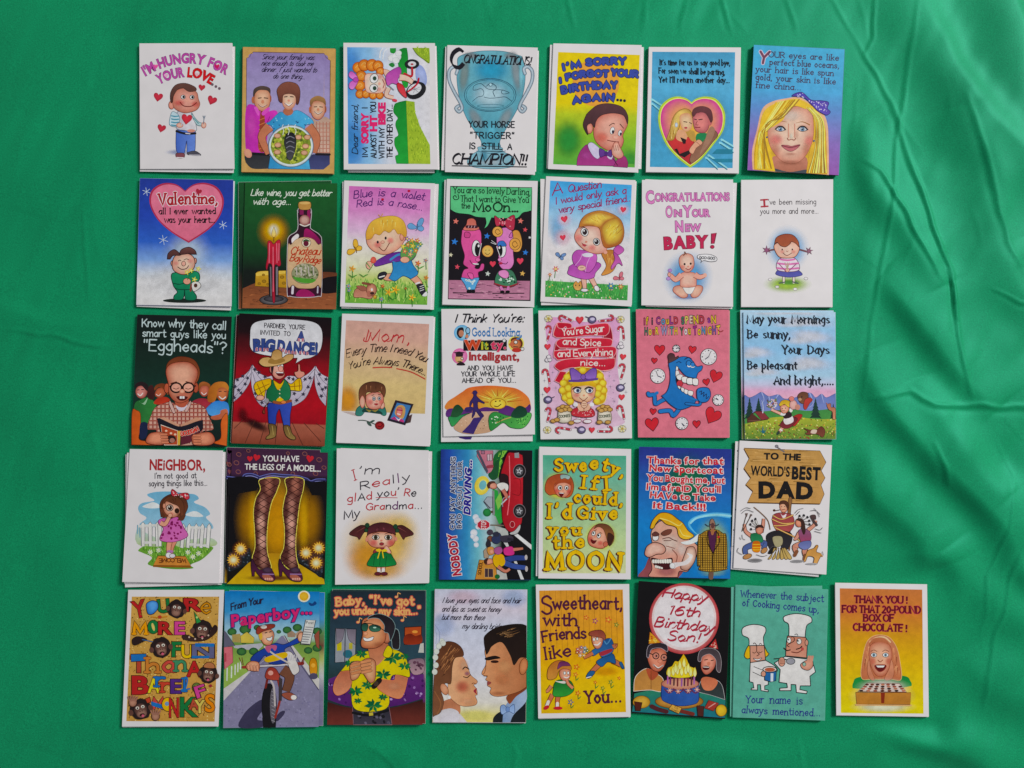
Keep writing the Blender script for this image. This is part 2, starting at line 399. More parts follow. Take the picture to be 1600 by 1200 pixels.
def T(s, path, h, c, font='h', w=5.0, ol=None, slant=0.0, nib=None, serif=0.0, gap=2.2, jit=0.0, sp=6.0, seed=3, fat=0.0, sh=None, wob=0.0):
    """Lettering s fitted along the baseline path (points in card units), cap height h.
    c: one ink or a list taken letter by letter. ol=(ink, width): outline. nib: broad-pen angle. sh=(dx, dy, ink): drop letter behind."""
    if len(path) == 2: q = [tuple(path[0]), tuple(path[1])]
    else: q = smooth(path, False, 8)
    acc = [0.0]
    for a, b in zip(q, q[1:]): acc.append(acc[-1] + math.hypot(b[0] - a[0], b[1] - a[1]))
    rd = random.Random(seed); items = []; x = 0.0; idx = 0
    for ch in s:
        if ch == ' ': x += sp; continue
        if font == 'b': V, F, lo, hi = sans(ch, 0.0); wd = hi - lo
        else: wd = STROKES[ch][0]; lo = 0.0
        if jit: k, dy, ro = 1 + rd.uniform(-jit, jit), rd.uniform(-jit, jit) * 8, rd.uniform(-jit, jit) * 0.8
        else: k, dy, ro = 1.0, 0.0, 0.0
        items.append((ch, x, wd, k, dy, ro, idx)); x += wd * k + gap; idx += 1
    total = x - gap; sx = acc[-1] / total; sy = h / 16.0
    def place(gx, gy):
        t = gx * sx; i = 0
        while i < len(acc) - 2 and acc[i + 1] < t: i += 1
        d = (acc[i + 1] - acc[i]) or 1.0; f = (t - acc[i]) / d
        ax, ay = q[i]; bx, by = q[i + 1]
        ux, uy = (bx - ax) / d, (by - ay) / d
        yy = gy * sy
        return ax + (bx - ax) * f + uy * yy + ux * yy * slant, ay + (by - ay) * f - ux * yy + uy * yy * slant
    def glyph_pts(pts, it):
        ch, x0, wd, k, dy, ro, _ = it; cs, sn = cos(ro), sin(ro); mx = wd / 2
        return [place(x0 + mx * k + ((a - mx) * cs - (b - 5) * sn) * k, dy + 5 + ((a - mx) * sn + (b - 5) * cs) * k - 5 * (1 - k)) for a, b in pts]
    def draw(extra, ink, dx=0.0, dy=0.0):
        z = layer(); tip = serif * 0.9 if nib == 12 else 0.0
        for n, it in enumerate(items):
            cc = ink if not isinstance(ink, list) else ink[it[6] % len(ink)]
            zz = z + (n % 2) * 1.2e-6
            if font == 'b':
                V, F, lo, hi = sans(it[0], round((extra * 0.5 + fat) / sy, 2))
                pts = glyph_pts([(a - sans(it[0], 0.0)[2], b) for a, b in V], it)
                pts = [(a + dx, b + dy) for a, b in pts]
                put(pts, [up(f, pts) for f in F], [col(cc)] * len(pts), zz, False, 4e-9)
            else:
                for m, (smf, st) in enumerate(STROKES[it[0]][1]):
                    g = smooth(st, False, 5) if smf and len(st) > 2 and nib is None else (smooth(st, False, 3) if smf and len(st) > 2 and nib != 12 else st)
                    if nib is None and not smf and len(st) > 1:
                        g = [st[0]] + [p for a, b in zip(st, st[1:]) for p in (tuple(a[j] * .5 + b[j] * .5 for j in (0, 1)), b)]
                    pts = [(a + dx, b + dy) for a, b in glyph_pts(g, it)]
                    wd = w + extra
                    if nib is None or it[0] in '.,:' or (len(st) == 2 and abs(st[0][1] - st[1][1]) < 1): ribbon(pts, wd, cc, zz + m * 3e-7)
                    else: ribbon(pts, (lambda a, t: wd * (0.3 + 0.8 * abs(sin(a - math.radians(nib)))) if not extra else wd), cc, zz + m * 3e-7)
                    if slant >= 0.14 and m == 0 and it[0].islower() and n + 1 < len(items) and items[n + 1][0].islower() and items[n + 1][1] - it[1] < it[2] * it[3] + gap + 0.1:
                        g = [(it[2] - 1.6, 0.3), (it[2] + gap * 0.3, 1.0), (it[2] + gap + 0.4, 5.5)]            # joins to the next letter
                        ribbon([(a + dx, b + dy) for a, b in glyph_pts(smooth(g, False, 3), it)], wd * 0.55, cc, zz + 9e-7)
                    if serif:
                        for e, o in ((0, 1), (-1, -2)):
                            a, b = st[e], st[o]
                            if it[0].isalpha() and abs(b[1] - a[1]) > 1.2 * abs(b[0] - a[0]) and a[1] in (0, 10, 16, 17, -6) and abs(b[1] - a[1]) > 2:
                                bar = [(p[0] + dx, p[1] + dy) for p in glyph_pts([(a[0] - serif, a[1] + tip), (a[0] + serif, a[1] - tip)], it)]
                                ribbon(bar, wd * 0.75, cc, zz + 7e-7 + e * 1e-7)
    if sh: draw(ol[1] * 1.2 if ol else 0.0, sh[2], sh[0], sh[1])
    if ol: draw(ol[1] * 2, ol[0])
    draw(0.0, c)

# ------------------------------------------------------------------ cards
CARD = 0.0011
ALL = 'greeting cards laid out in stacks on the green cloth'
def leaf_pair(name, quad, z0, spring, ox, oy, mat, th=CARD):
    """A folded card: two leaves joined along one side, the front leaf springing up a little at its open side."""
    def W(u, v, z):
        a, b, c, d = quad
        x = (a[0] * (1 - u) + b[0] * u) * (1 - v) + (d[0] * (1 - u) + c[0] * u) * v
        y = (a[1] * (1 - u) + b[1] * u) * (1 - v) + (d[1] * (1 - u) + c[1] * u) * v
        return ground(ox + x / K, oy + y / K, z)
    cx, cy, _ = W(0.5, 0.5, z0)
    f = 0.00034; xl = W(0, 0.5, z0 + th)[0]; k = spring / (W(1, 0.5, z0 + th)[0] - xl)
    prof = [(0, 0.0, 0), (1.0, 0.0, 0), (1.0, f, 0), (0.02, f, 0), (0.02, th - f, 1), (1.0, th - f, 1), (1.0, th, 1), (0.0, th, 1)]
    n = len(prof); V = []
    for v in (0.0, 1.0):
        for u, z, fr in prof:
            x, y, h = W(u, v, z0 + z); V.append((x, y, h + fr * k * (x - xl)))
    F = [(i, (i + 1) % n, n + (i + 1) % n, n + i) for i in range(n)]
    tri = tessellate_polygon([[Vector((u, z * 40, 0)) for u, z, _ in prof]])
    F += [tuple(t) for t in tri] + [tuple(n + k for k in reversed(t)) for t in tri]
    o = mesh_object(name, V, F, mat, None, None, (cx, cy, z0)); o.location = (cx, cy, z0)
    import bmesh
    bm = bmesh.new(); bm.from_mesh(o.data); bmesh.ops.recalc_face_normals(bm, faces=bm.faces); bm.to_mesh(o.data); bm.free()
    return o

def card(origin, quad, label, tint=None, under=(), short='', spring=None):
    """A stack: the cards below (bottom one last in under) and the top card, which becomes the current card to print on.
    under: (quad, ink of what shows of it, label)."""
    flush()
    z = 0.0006
    if spring is None: spring = random.Random(int(origin[0] * 7 + origin[1])).uniform(0.0002, 0.0011)
    for uq, ut, ul, *extra in reversed(list(under)):
        u = leaf_pair('greeting_card', uq, z, 0.0, origin[0], origin[1], paper(ut if not isinstance(ut, list) else None))
        u['label'] = ul; u['category'] = 'greeting card'; u['group'] = ALL
        if isinstance(ut, list):
            begin(u, origin, uq, z + CARD, 0.0); P('cover_print'); full(ut); flush()
        if extra: begin(u, origin, uq, z + CARD, 0.0); extra[0](); flush()
        z += CARD + 0.00015
    o = leaf_pair('greeting_card', quad, z, spring, origin[0], origin[1], paper(tint))
    o['label'] = label; o['category'] = 'greeting card'; o['group'] = ALL
    begin(o, origin, quad, z + CARD, spring)
def begin(o, origin, quad, top, spring):
    cur.ox, cur.oy = origin; cur.quad = cur.field = quad; cur.top = top; cur.spring = spring; cur.root = o; cur.made = {}; cur.part = None; cur.lev = 1.2e-5
    mid = lambda a, b: ground(origin[0] + (quad[a][0] + quad[b][0]) / 2 / K, origin[1] + (quad[a][1] + quad[b][1]) / 2 / K, top)[0]
    cur.xl = mid(0, 3); cur.k = spring / (mid(1, 2) - cur.xl)
cur.part = None
# ------------------------------------------------------------------ the green cloth
def seg_dist(X, Y, path):
    """Signed distance to a polyline and the share of the way along it."""
    best = np.full(X.shape, 1e9); sgn = np.zeros(X.shape); tt = np.zeros(X.shape); tot = 0.0
    lens = [math.hypot(b[0] - a[0], b[1] - a[1]) for a, b in zip(path, path[1:])]; L = sum(lens)
    for (a, b), ln in zip(zip(path, path[1:]), lens):
        ux, uy = (b[0] - a[0]) / ln, (b[1] - a[1]) / ln
        t = np.clip((X - a[0]) * ux + (Y - a[1]) * uy, 0, ln)
        dx, dy = X - (a[0] + ux * t), Y - (a[1] + uy * t); d = np.hypot(dx, dy); m = d < best
        best = np.where(m, d, best); sgn = np.where(m, np.sign(dx * -uy + dy * ux), sgn); tt = np.where(m, (tot + t) / L, tt); tot += ln
    return best, sgn, tt
def vnoise(X, Y, s, seed):
    r = np.random.RandomState(seed); g = r.rand(64, 64); x, y = X / s + 1000, Y / s + 1000
    i, j = np.floor(x).astype(int), np.floor(y).astype(int); f, k = x - i, y - j
    f, k = f * f * (3 - 2 * f), k * k * (3 - 2 * k)
    G_ = lambda a, b: g[a % 64, b % 64]
    return (G_(i, j) * (1 - f) + G_(i + 1, j) * f) * (1 - k) + (G_(i, j + 1) * (1 - f) + G_(i + 1, j + 1) * f) * k - 0.5
# broad soft folds: path (photo pixels), height (m), half width (px) on either side
FOLDS = [
    ([(1340, 570), (1400, 650), (1500, 760), (1600, 880), (1700, 960)], 0.0060, 26, 62),
    ([(1300, 715), (1370, 775), (1440, 850), (1470, 900)], 0.0040, 22, 50),
    ([(1370, 420), (1420, 480), (1500, 580), (1560, 640)], 0.0044, 24, 60),
    ([(1420, -60), (1450, 40), (1480, 110), (1540, 200), (1640, 330)], 0.0070, 60, 34),
    ([(1540, -80), (1580, 30), (1620, 170), (1700, 320)], 0.0090, 70, 30),
    ([(1320, 190), (1350, 260), (1420, 350), (1470, 450)], 0.0032, 26, 44),
    ([(1490, 180), (1540, 300), (1580, 430), (1640, 520)], 0.0038, 46, 30),
    ([(1340, 1118), (1420, 1140), (1500, 1168), (1600, 1230)], 0.0040, 26, 44),
    ([(1480, 860), (1560, 940), (1660, 1000)], 0.0034, 40, 50),
    ([(1500, 1010), (1580, 1080), (1680, 1120)], 0.0030, 30, 44),
    ([(1440, 590), (1500, 700), (1560, 780)], 0.0026, 26, 34),
    ([(-40, 470), (60, 500), (180, 520)], 0.0012, 40, 20),
    ([(40, -40), (60, 120), (40, 330)], 0.0012, 60, 60),
    ([(-30, 560), (60, 650), (90, 780)], 0.0014, 50, 60),
    ([(160, 760), (110, 860), (120, 1000), (60, 1180)], 0.0014, 50, 60),
    ([(120, 1180), (300, 1150), (500, 1180)], 0.0008, 30, 40),
    ([(200, 30), (360, 10), (560, 40), (760, 20)], 0.0008, 40, 40),
    ([(560, 1150), (620, 1180), (660, 1230)], 0.0012, 24, 40),
    ([(880, 1230), (960, 1180), (1120, 1170), (1260, 1200)], 0.0010, 30, 30),
]
# pressed creases: path, height, half width
CREASES = [
    ([(1290, -20), (1352, 85), (1392, 160), (1480, 430)], 0.00055, 4),
    ([(1432, -10), (1404, 200), (1392, 310), (1368, 470), (1345, 650)], 0.0005, 4),
    ([(1345, 250), (1372, 270), (1416, 344), (1440, 390), (1465, 440)], 0.0010, 4),
    ([(1416, 240), (1450, 340), (1484, 432), (1492, 520), (1516, 622)], 0.0010, 4),
    ([(1474, 420), (1486, 450), (1490, 500)], 0.0010, 3),
    ([(1496, 150), (1530, 250), (1570, 380), (1600, 440)], 0.0007, 5),
    ([(1340, 120), (1330, 240), (1310, 370)], 0.0004, 4),
    ([(1368, -10), (1364, 60), (1352, 90)], 0.0005, 3),
    ([(1350, 625), (1420, 610), (1440, 625), (1456, 632), (1600, 637), (1700, 640)], 0.0008, 5),
    ([(1560, 690), (1580, 740), (1570, 820), (1540, 900), (1532, 1000)], 0.0004, 3),
    ([(1610, 800), (1574, 902), (1540, 1058), (1534, 1115)], 0.0006, 4),
    ([(1544, 450), (1590, 472), (1640, 480)], 0.0005, 3),
    ([(1450, 690), (1470, 730), (1480, 760)], 0.0006, 4),
    ([(1290, 1180), (1320, 900), (1345, 760)], 0.0003, 5),
    ([(0, 514), (80, 524), (150, 540), (210, 542)], 0.0005, 4),
    ([(130, 330), (136, 400), (140, 470)], 0.0003, 4),
    ([(90, 840), (150, 815), (200, 806)], 0.0004, 4),
    ([(1225, -10), (1240, 30), (1250, 62)], 0.0003, 4),
    ([(1010, -10), (1006, 40), (1000, 66)], 0.0003, 4),
    ([(1125, -10), (1140, 40), (1150, 66)], 0.0004, 4),
    ([(1075, -10), (1060, 66)], 0.0003, 4),
    ([(885, -10), (900, 50)], 0.0003, 4),
    ([(560, 1150), (600, 1180), (650, 1240)], 0.0003, 5),
    ([(800, 1240), (806, 1180), (790, 1140)], 0.0003, 5),
    ([(1256, 1240), (1250, 1180), (1246, 1130)], 0.0003, 4),
]
def make_cloth():
    NX, NY = 820, 660
    xs = np.linspace(-330, 1930, NX); ys = np.linspace(-260, 1460, NY); X, Y = np.meshgrid(xs, ys)
    Hh = np.zeros(X.shape)
    wx, wy = X + 26 * vnoise(X, Y, 90, 11), Y + 26 * vnoise(X, Y, 90, 12)
    for path, a, w1, w2 in FOLDS:
        d, s, t = seg_dist(wx, wy, path); w = np.where(s > 0, w1, w2)
        Hh += 1.75 * a * np.exp(-(d / (0.95 * w)) ** 2) * np.clip(np.sin(np.clip(t, 0.001, 0.999) * pi), 0, 1) ** 0.5
    for path, a, w in CREASES:
        a *= 1.35; w *= 0.85
        d, s, t = seg_dist(X + 5 * vnoise(X, Y, 30, 21), Y + 5 * vnoise(X, Y, 30, 22), path)
        Hh += a * np.exp(-(d / w) ** 2) * np.sin(np.clip(t, 0.001, 0.999) * pi) ** 0.4 - 0.5 * a * np.exp(-((d - 1.8 * w) / (1.5 * w)) ** 2) * (s > 0) * np.sin(np.clip(t, 0.001, 0.999) * pi)
    away = np.clip((X - 1300) / 160, 0, 1)
    Hh += (0.0015 + 0.0045 * away) * (vnoise(X * 0.8 + Y * 0.6, (Y * 0.8 - X * 0.6) * 0.4, 70, 1)) + 0.0014 * vnoise(X, Y, 45, 2) * (0.35 + away) + 0.0008 * vnoise((X * 0.9 + Y * 0.44) * 0.9, (Y * 0.9 - X * 0.44) * 0.22, 17, 9)
    rd = random.Random(8)
    for _ in range(46):                                  # small stray creases
        x, y = rd.choice([(rd.uniform(-100, 190), rd.uniform(0, 1200)), (rd.uniform(150, 1350), rd.uniform(-60, 66)), (rd.uniform(150, 1350), rd.uniform(1145, 1260)), (rd.uniform(1330, 1650), rd.uniform(0, 1200))])
        t, ln = rd.uniform(0.9, 2.1), rd.uniform(30, 110); a = rd.uniform(0.0001, 0.0003)
        d, s, u = seg_dist(X, Y, [(x, y), (x + ln * cos(t) * 0.5 + rd.uniform(-8, 8), y + ln * sin(t) * 0.5), (x + ln * cos(t), y + ln * sin(t))])
        Hh += a * np.exp(-(d / 4.0) ** 2) * np.sin(np.clip(u, 0.001, 0.999) * pi)
    # the cards press the cloth flat
    ex = np.maximum(np.maximum(188 - X, X - 1318), 0); ey = np.maximum(np.maximum(66 - Y, Y - 1138), 0); e1 = np.hypot(ex, ey)
    e2 = np.hypot(np.maximum(np.maximum(1300 - X, X - 1456), 0), np.maximum(np.maximum(908 - Y, Y - 1126), 0))
    m = np.clip(np.minimum(e1, e2) / 45.0, 0, 1); m = m * m * (3 - 2 * m)
    flat = -0.0007 + 0.0012 * vnoise(X, Y, 60, 5) + 0.0007 * vnoise(X * 0.9 + Y * 0.4, (Y * 0.9 - X * 0.4) * 0.3, 22, 8)
    Z = np.where(m > 0, Hh * m, 0) + flat * (1 - m) - 0.0002
    Z = np.where(m < 0.02, np.minimum(Z, 0.0004), Z)
    a, b = (X - 800.0) / FPX, (600.0 - Y) / FPX
    dx, dy, dz = a, sin(TILT) + b * cos(TILT), -cos(TILT) + b * sin(TILT)
    t = (0.0 - cam.location.z) / dz
    V = np.stack([dx * t, cam.location.y + dy * t, Z], -1).reshape(-1, 3)
    idx = np.arange(NX * NY).reshape(NY, NX)
    F = np.stack([idx[:-1, :-1], idx[1:, :-1], idx[1:, 1:], idx[:-1, 1:]], -1).reshape(-1, 4)
    me = bpy.data.meshes.new('green_cloth'); me.vertices.add(len(V)); me.vertices.foreach_set('co', V.astype(np.float32).ravel())
    me.loops.add(F.size); me.loops.foreach_set('vertex_index', F.astype(np.int32).ravel())
    me.polygons.add(len(F)); me.polygons.foreach_set('loop_start', np.arange(0, F.size, 4, dtype=np.int32))
    me.polygons.foreach_set('use_smooth', np.ones(len(F), dtype=bool)); me.update(calc_edges=True); me.validate()
    m_, n, l, bs = principled('green_satin', 0.56, 0.75)
    bs.inputs['Specular Tint'].default_value = (0.1, 1.0, 0.72, 1.0)
    base = [0.006, 0.295, 0.115]
    t1 = noise(n, l, 1000.0, 3.0); t2 = noise(n, l, 9.0, 6.0)
    k1 = ramp(n, l, t1.outputs['Fac'], 0.72, 1.28); k2 = ramp(n, l, t2.outputs['Fac'], 0.9, 1.1)
    mu = n.new('ShaderNodeMath'); mu.operation = 'MULTIPLY'; l.new(k1, mu.inputs[0]); l.new(k2, mu.inputs[1])
    v = n.new('ShaderNodeVectorMath'); v.operation = 'SCALE'; v.inputs[0].default_value = base; l.new(mu.outputs[0], v.inputs['Scale'])
    l.new(v.outputs['Vector'], bs.inputs['Base Color'])
    bp = n.new('ShaderNodeBump'); bp.inputs['Strength'].default_value = 0.3; bp.inputs['Distance'].default_value = 0.0003
    l.new(t1.outputs['Fac'], bp.inputs['Height']); l.new(bp.outputs['Normal'], bs.inputs['Normal'])
    me.materials.append(m_)
    o = bpy.data.objects.new('green_cloth', me); C.objects.link(o)
    o['label'] = 'wrinkled green satin cloth spread out under all the cards'; o['category'] = 'cloth'
make_cloth()
# ------------------------------------------------------------------ small drawing habits shared by several cards
SK, SKD, SKL = 'c98a78','a05a48','e0b0a0'             # printed skin inks: middle, edge, light
INKB = '1c1a22'
def eye(x, y, rx, ry, iris='3a4a60', wh='e0dcda', lid=INKB, px=0, py=0):
    E(x, y, rx, ry, wh, ol=(lid, 4), n=14); E(x + px, y + py, rx * 0.55, ry * 0.7, iris, n=10); E(x + px, y + py, rx * 0.3, ry * 0.38,'14121a', n=8)
def smile(x0, y0, x1, y1, sag, c='5a2018', w=5):
    Ln([(x0, y0),((x0 + x1) / 2,(y0 + y1) / 2 + sag),(x1, y1)], w, c)
def limb(pts, w0, w1, c, ol=None):
    """Tapering arm or leg."""
    q = smooth(pts, False, 5) if len(pts) > 2 else pts
    if ol: ribbon(q, lambda a, t: w0 + (w1 - w0) * t + 9, ol, layer())
    ribbon(q, lambda a, t: w0 + (w1 - w0) * t, c, layer())
def fingers(x, y, n, dx, dy, ln, w, c, ol='6a3020', ang=0.0):
    for i in range(n):
        a = math.radians(ang); bx, by = x + dx * i, y + dy * i
        Ln([(bx, by),(bx + ln * cos(a), by + ln * sin(a))], w + 4, ol); Ln([(bx, by),(bx + ln * cos(a), by + ln * sin(a))], w, c)
# ================================================================== first row
W_ = 'd2ced0'
card((205,55),[(68,68),(845,68),(862,1115),(75,1115)],'white card with a grinning boy in jeans holding a fork among red hearts',
     under=[([(72,90),(866,95),(855,1148),(72,1136)], None, 'blank edged white card beneath the card of the boy with a fork')])
P('lettering')
M1, M2 = 'b4509c','7a3a78'
T("I'M HUNGRY FOR", [(120,338),(250,272),(420,232),(600,246),(785,326)],82, M1,'b', fat=2.4, ol=(M2,4), gap=3.2, sp=7)
T('YOUR',[(236,406),(330,366),(440,345)],82, M1,'b', fat=2.4, ol=(M2,4), gap=3)
T('LOVE',[(470,346),(570,360),(662,408)],80,'c42c30','b', fat=3, ol=('8a2428',4), gap=2)
for x, y in ((676,411),(706,428),(735,444)): E(x, y, 12,12,'6a5a62', n=10)
heart(205,262,36,'e05a98'); heart(290,338,32,'e8a0c0'); heart(716,262,40,'c03060'); heart(547,330,30,'eeb0b8')
for x, y, s, r in ((224,518,74,10),(588,438,54,8),(672,545,76,22),(252,778,68,14)):
    P('heart_print'); heart(x, y, s, 'a03040', r, c2='c03c4a', sy=0.95)
P('boy_print')
A(400,975,130,30,'8090b8', .6)
S([(375,790,1),(535,800,1),(528,975),(470,985),(462,880),(440,985),(378,965)],'4a66b4','6a86cc',0, ol=('2c3a70',5))
S([(376,985),(440,985),(438,1022),(380,1020)],'7a4850', ol=('3a2a30',4)); S([(470,978),(530,965),(575,990),(570,1003),(480,998)],'4c4a54', ol=('2a2a30',4))
Ln([(380,1020),(436,1022)],8,'d8d4d8'); Ln([(484,999),(572,1000)],6,'c8c4cc')
S([(385,640),(500,640),(545,770),(525,800),(440,792),(375,770)],'b8b4bc','d4d0d4',0, ol=('5a6a78',4))
E(500,797,34,13, SK); Ln([(378,800),(450,820),(535,818)],18,'1e1c20'); Ln([(455,818),(490,822)],8,'d0ccd0')
S([(340,640),(385,655),(405,700),(385,760),(330,755),(318,720)],'b8ccd4', ol=('4a7080',4))
for y in (672,698,724,748): Ln([(336, y),(365, y + 5),(396, y + 2)],10,'4a8ca0')
S([(500,650),(560,720),(600,735),(600,752),(545,745)],'a8c0c4', ol=('4a6a70',4)); Ln([(520,690),(560,735)],8,'5a8c90')
E(405,750,28,20, SK, SKL, ol=(SKD, 3)); E(605,750,20,24, SK, SKL, ol=(SKD, 3))
Ln([(603,740),(608,690)],6,'6a7480')
for d in (-10,0,10): Ln([(608,700),(608 + d, 672)],5,'7a8490')
Ln([(420,750),(434,685)],8,'b4b8c4')
heart(462,702,84,'a83440',8, c2='c83c48')
E(336,582,24,34,'b87060','d09080', ol=('7a4438',4))
B([(350,520),(360,470),(450,440),(540,470),(560,530),(572,580),(540,625),(450,648),(375,620),(348,580)],'b4705e','d8988a',(470,530), ol=('7a4438',4))
A(400,565,58,36,'c04848', .75); A(535,575,45,34,'c04848', .75)
B([(330,560),(328,480),(370,415),(450,400),(530,430),(540,462),(480,470),(430,440),(385,455),(352,510),(345,555)],'3a2420','6a4840',(430,420), ol=('2a1a18',3))
eye(433,515,19,17,'2a2420', px=4); eye(507,517,19,17,'2a2420', px=4)
E(468,546,20,11,'d89a88'); Ln([(408,560),(440,590),(500,592),(545,562)],7,'6a2420')

card((365,55),[(78,98),(848,115),(835,1155),(65,1140)],'tan framed card of a smiling family of three with a salad bowl', tint='b08a58',
     under=[([(74,102),(852,118),(838,1160),(68,1146)],'b08a58','tan edged card directly beneath the smiling family card')])
P('background_print')
full([(0,'bc965c'),(1,'c09a60')])
Q((160,138),(758,150),(740,1120),(155,1112),[(0,'8a7aa8'),(.35,'9a90b8'),(1,'a8a0c0')]); Q((108,190),(160,180),(160,1060),(100,1055),[(0,'8c7caa'),(.35,'9a90b8'),(1,'a8a0c0')]); Q((756,195),(806,210),(800,1080),(750,1070),[(0,'8c7caa'),(.35,'9a90b8'),(1,'a8a0c0')])
E(150,178,26,24,'8a7aa8', n=14); E(762,190,26,26,'8a7aa8', n=14)
Ln([(104,1060),(108,190),(135,180),(145,155),(165,140),(755,152),(770,185),(806,212),(800,1070)],4,'5a4038', sm=False)
P('lettering')
for s, a, b in (('Since your family was',(232,200),(670,206)),('nice enough to cook me',(230,252),(662,258)),('dinner. I just wanted to',(230,305),(692,310)),('do one thing...',(326,360),(592,366))):
    T(s, [a, b],42,'241c34','h',5.5, nib=60, slant=.5, gap=1.2, sp=8)
P('father_print')
S([(106,990),(100,1060,1),(160,1112),(300,1112,1),(290,985)],'2c2c30','383a3e')
S([(104,610),(180,585),(250,640),(340,625),(365,660),(300,760),(262,985,1),(130,980,1),(100,930)],'b03ca0','c848ac',0)
A(150,760,60,150,'d860bc', .6); Ln([(300,680),(262,800),(262,980)],6,'882a80')
S([(225,640),(255,650),(262,800),(250,970),(205,940),(215,780)],'8c3c30','9a4838'); 
for y in range(690,960,40): Ln([(212, y + 20),(258, y)],6,'c07848')
Ln([(120,985),(290,995)],22,'1c1c20'); E(120,985,30,40, SK, 'd09a80',-30)
E(165,540,15,30,'b0684c'); E(306,530,10,28,'a05c44')
B([(175,500),(190,460),(250,445),(300,470),(305,560),(285,610),(240,635),(195,610),(172,560)],'b87458','e0ac90',(240,540), ol=('6a3424',3))
B([(165,515),(170,450),(230,422),(300,440),(305,490),(280,462),(215,458),(185,480)],'2c2420','5a4a44',(240,440))
Ln([(205,525),(230,522)],8,'4a2a20'); Ln([(255,522),(285,526)],8,'4a2a20'); E(243,555,13,16,'c8866a'); Ln([(210,582),(240,594),(275,582)],7,'d8c0b8'); Ln([(205,578),(240,600),(280,580)],4,'6a2c20')
S([(190,595),(215,640),(205,672),(170,610)],'d060b8'); S([(290,600),(300,625),(250,670),(235,645)],'cc58b4')
P('boy_print')
S([(650,690),(700,715),(760,680),(805,705,1),(800,985,1),(700,985,1),(672,790)],'b09484','c8a898')
for x in range(690,806,28): Ln([(x, 725),(x, 980)],6,'a86858')
for y in range(740,980,34): Ln([(684, y),(803, y)],6,'b07868')
S([(640,1000),(800,1000,1),(802,1075,1),(750,1118,1),(625,1116,1)],'34385c','484c78'); Ln([(690,992),(800,994)],20,'201c24')
E(640,620,12,28,'b0684c'); E(765,618,10,28,'a05c44')
B([(648,590),(660,555),(710,545),(760,560),(762,640),(735,690),(700,705),(664,685),(645,640)],'b87058','e4b096',(705,620), ol=('6a3424',3))
B([(640,590),(642,535),(700,505),(760,530),(768,585),(740,560),(680,545),(655,575)],'6a4430','b08858',(700,530))
Ln([(672,598),(694,596)],7,'4a2a20'); Ln([(718,596),(742,600)],7,'4a2a20'); E(705,620,11,12,'c8866a'); Ln([(676,640),(705,655),(736,640)],9,'dcd0c8'); Ln([(672,636),(705,660),(740,637)],4,'6a2c20')
P('mother_print')
S([(300,720),(390,640),(450,670),(530,625),(640,690),(665,740),(590,780),(640,1118,1),(290,1112,1),(330,790),(260,740)],'3c88b8','58a8d0',0, ol=('2a5a80',3))
dots([(300,690),(640,690),(600,800),(330,800)],26,7,['2a5080','8ac0dc'],3)
limb([(300,760),(235,850),(290,990)],80,40,'b87458','7a4028'); limb([(620,760),(690,860),(670,980)],80,40,'b87458','7a4028')
E(455,635,42,34,'a86850')
B([(400,520),(410,480),(520,480),(525,540),(500,600),(455,622),(415,590)],'c07c64','e8b8a0',(460,540))
B([(372,520),(362,455),(400,405),(460,388),(530,410),(555,470),(545,560),(525,575),(515,510),(470,488),(415,500),(405,560),(380,550)],'4a2420','8c5848',(450,430), ol=('2c1814',3))
Ln([(424,515),(446,512)],8,'3a2018'); Ln([(474,512),(498,515)],8,'3a2018'); E(460,545,11,10,'d08c78'); Ln([(430,570),(460,584),(490,568)],12,'e0d8d4'); Ln([(426,567),(460,592),(495,565)],5,'8c2c2c')
P('bowl_print')
E(478,924,188,176,'8ca0b0', ol=('50606c',4)); E(478,924,182,168,'ccd4d8'); E(478,922,168,154,'7c8c38')
dots(ring(478,922,160,148),230,15,['a8b048','6a7a30','c0c468','8a9838','4c5c28'],5)
for x, y in ((365,838),(370,915),(365,975),(600,925),(590,980),(615,850),(540,850)): E(x, y, 28,20,'b88868','d0a488', ol=('8a5a3c',4))
S([(430,850),(450,815),(500,818),(520,870),(515,950),(480,1040),(445,1020),(440,960),(422,900)],'1c1c20','48484e', ol=('101014',4))
for y in (850,890,930,970): Ln([(440, y + 10),(470, y - 6),(505, y + 8)],7,'787880')
for x in (410,455,512): Ln([(x, 830),(x + 8,795),(x - 6,770),(x + 4,745)],5,'d8dcd8')

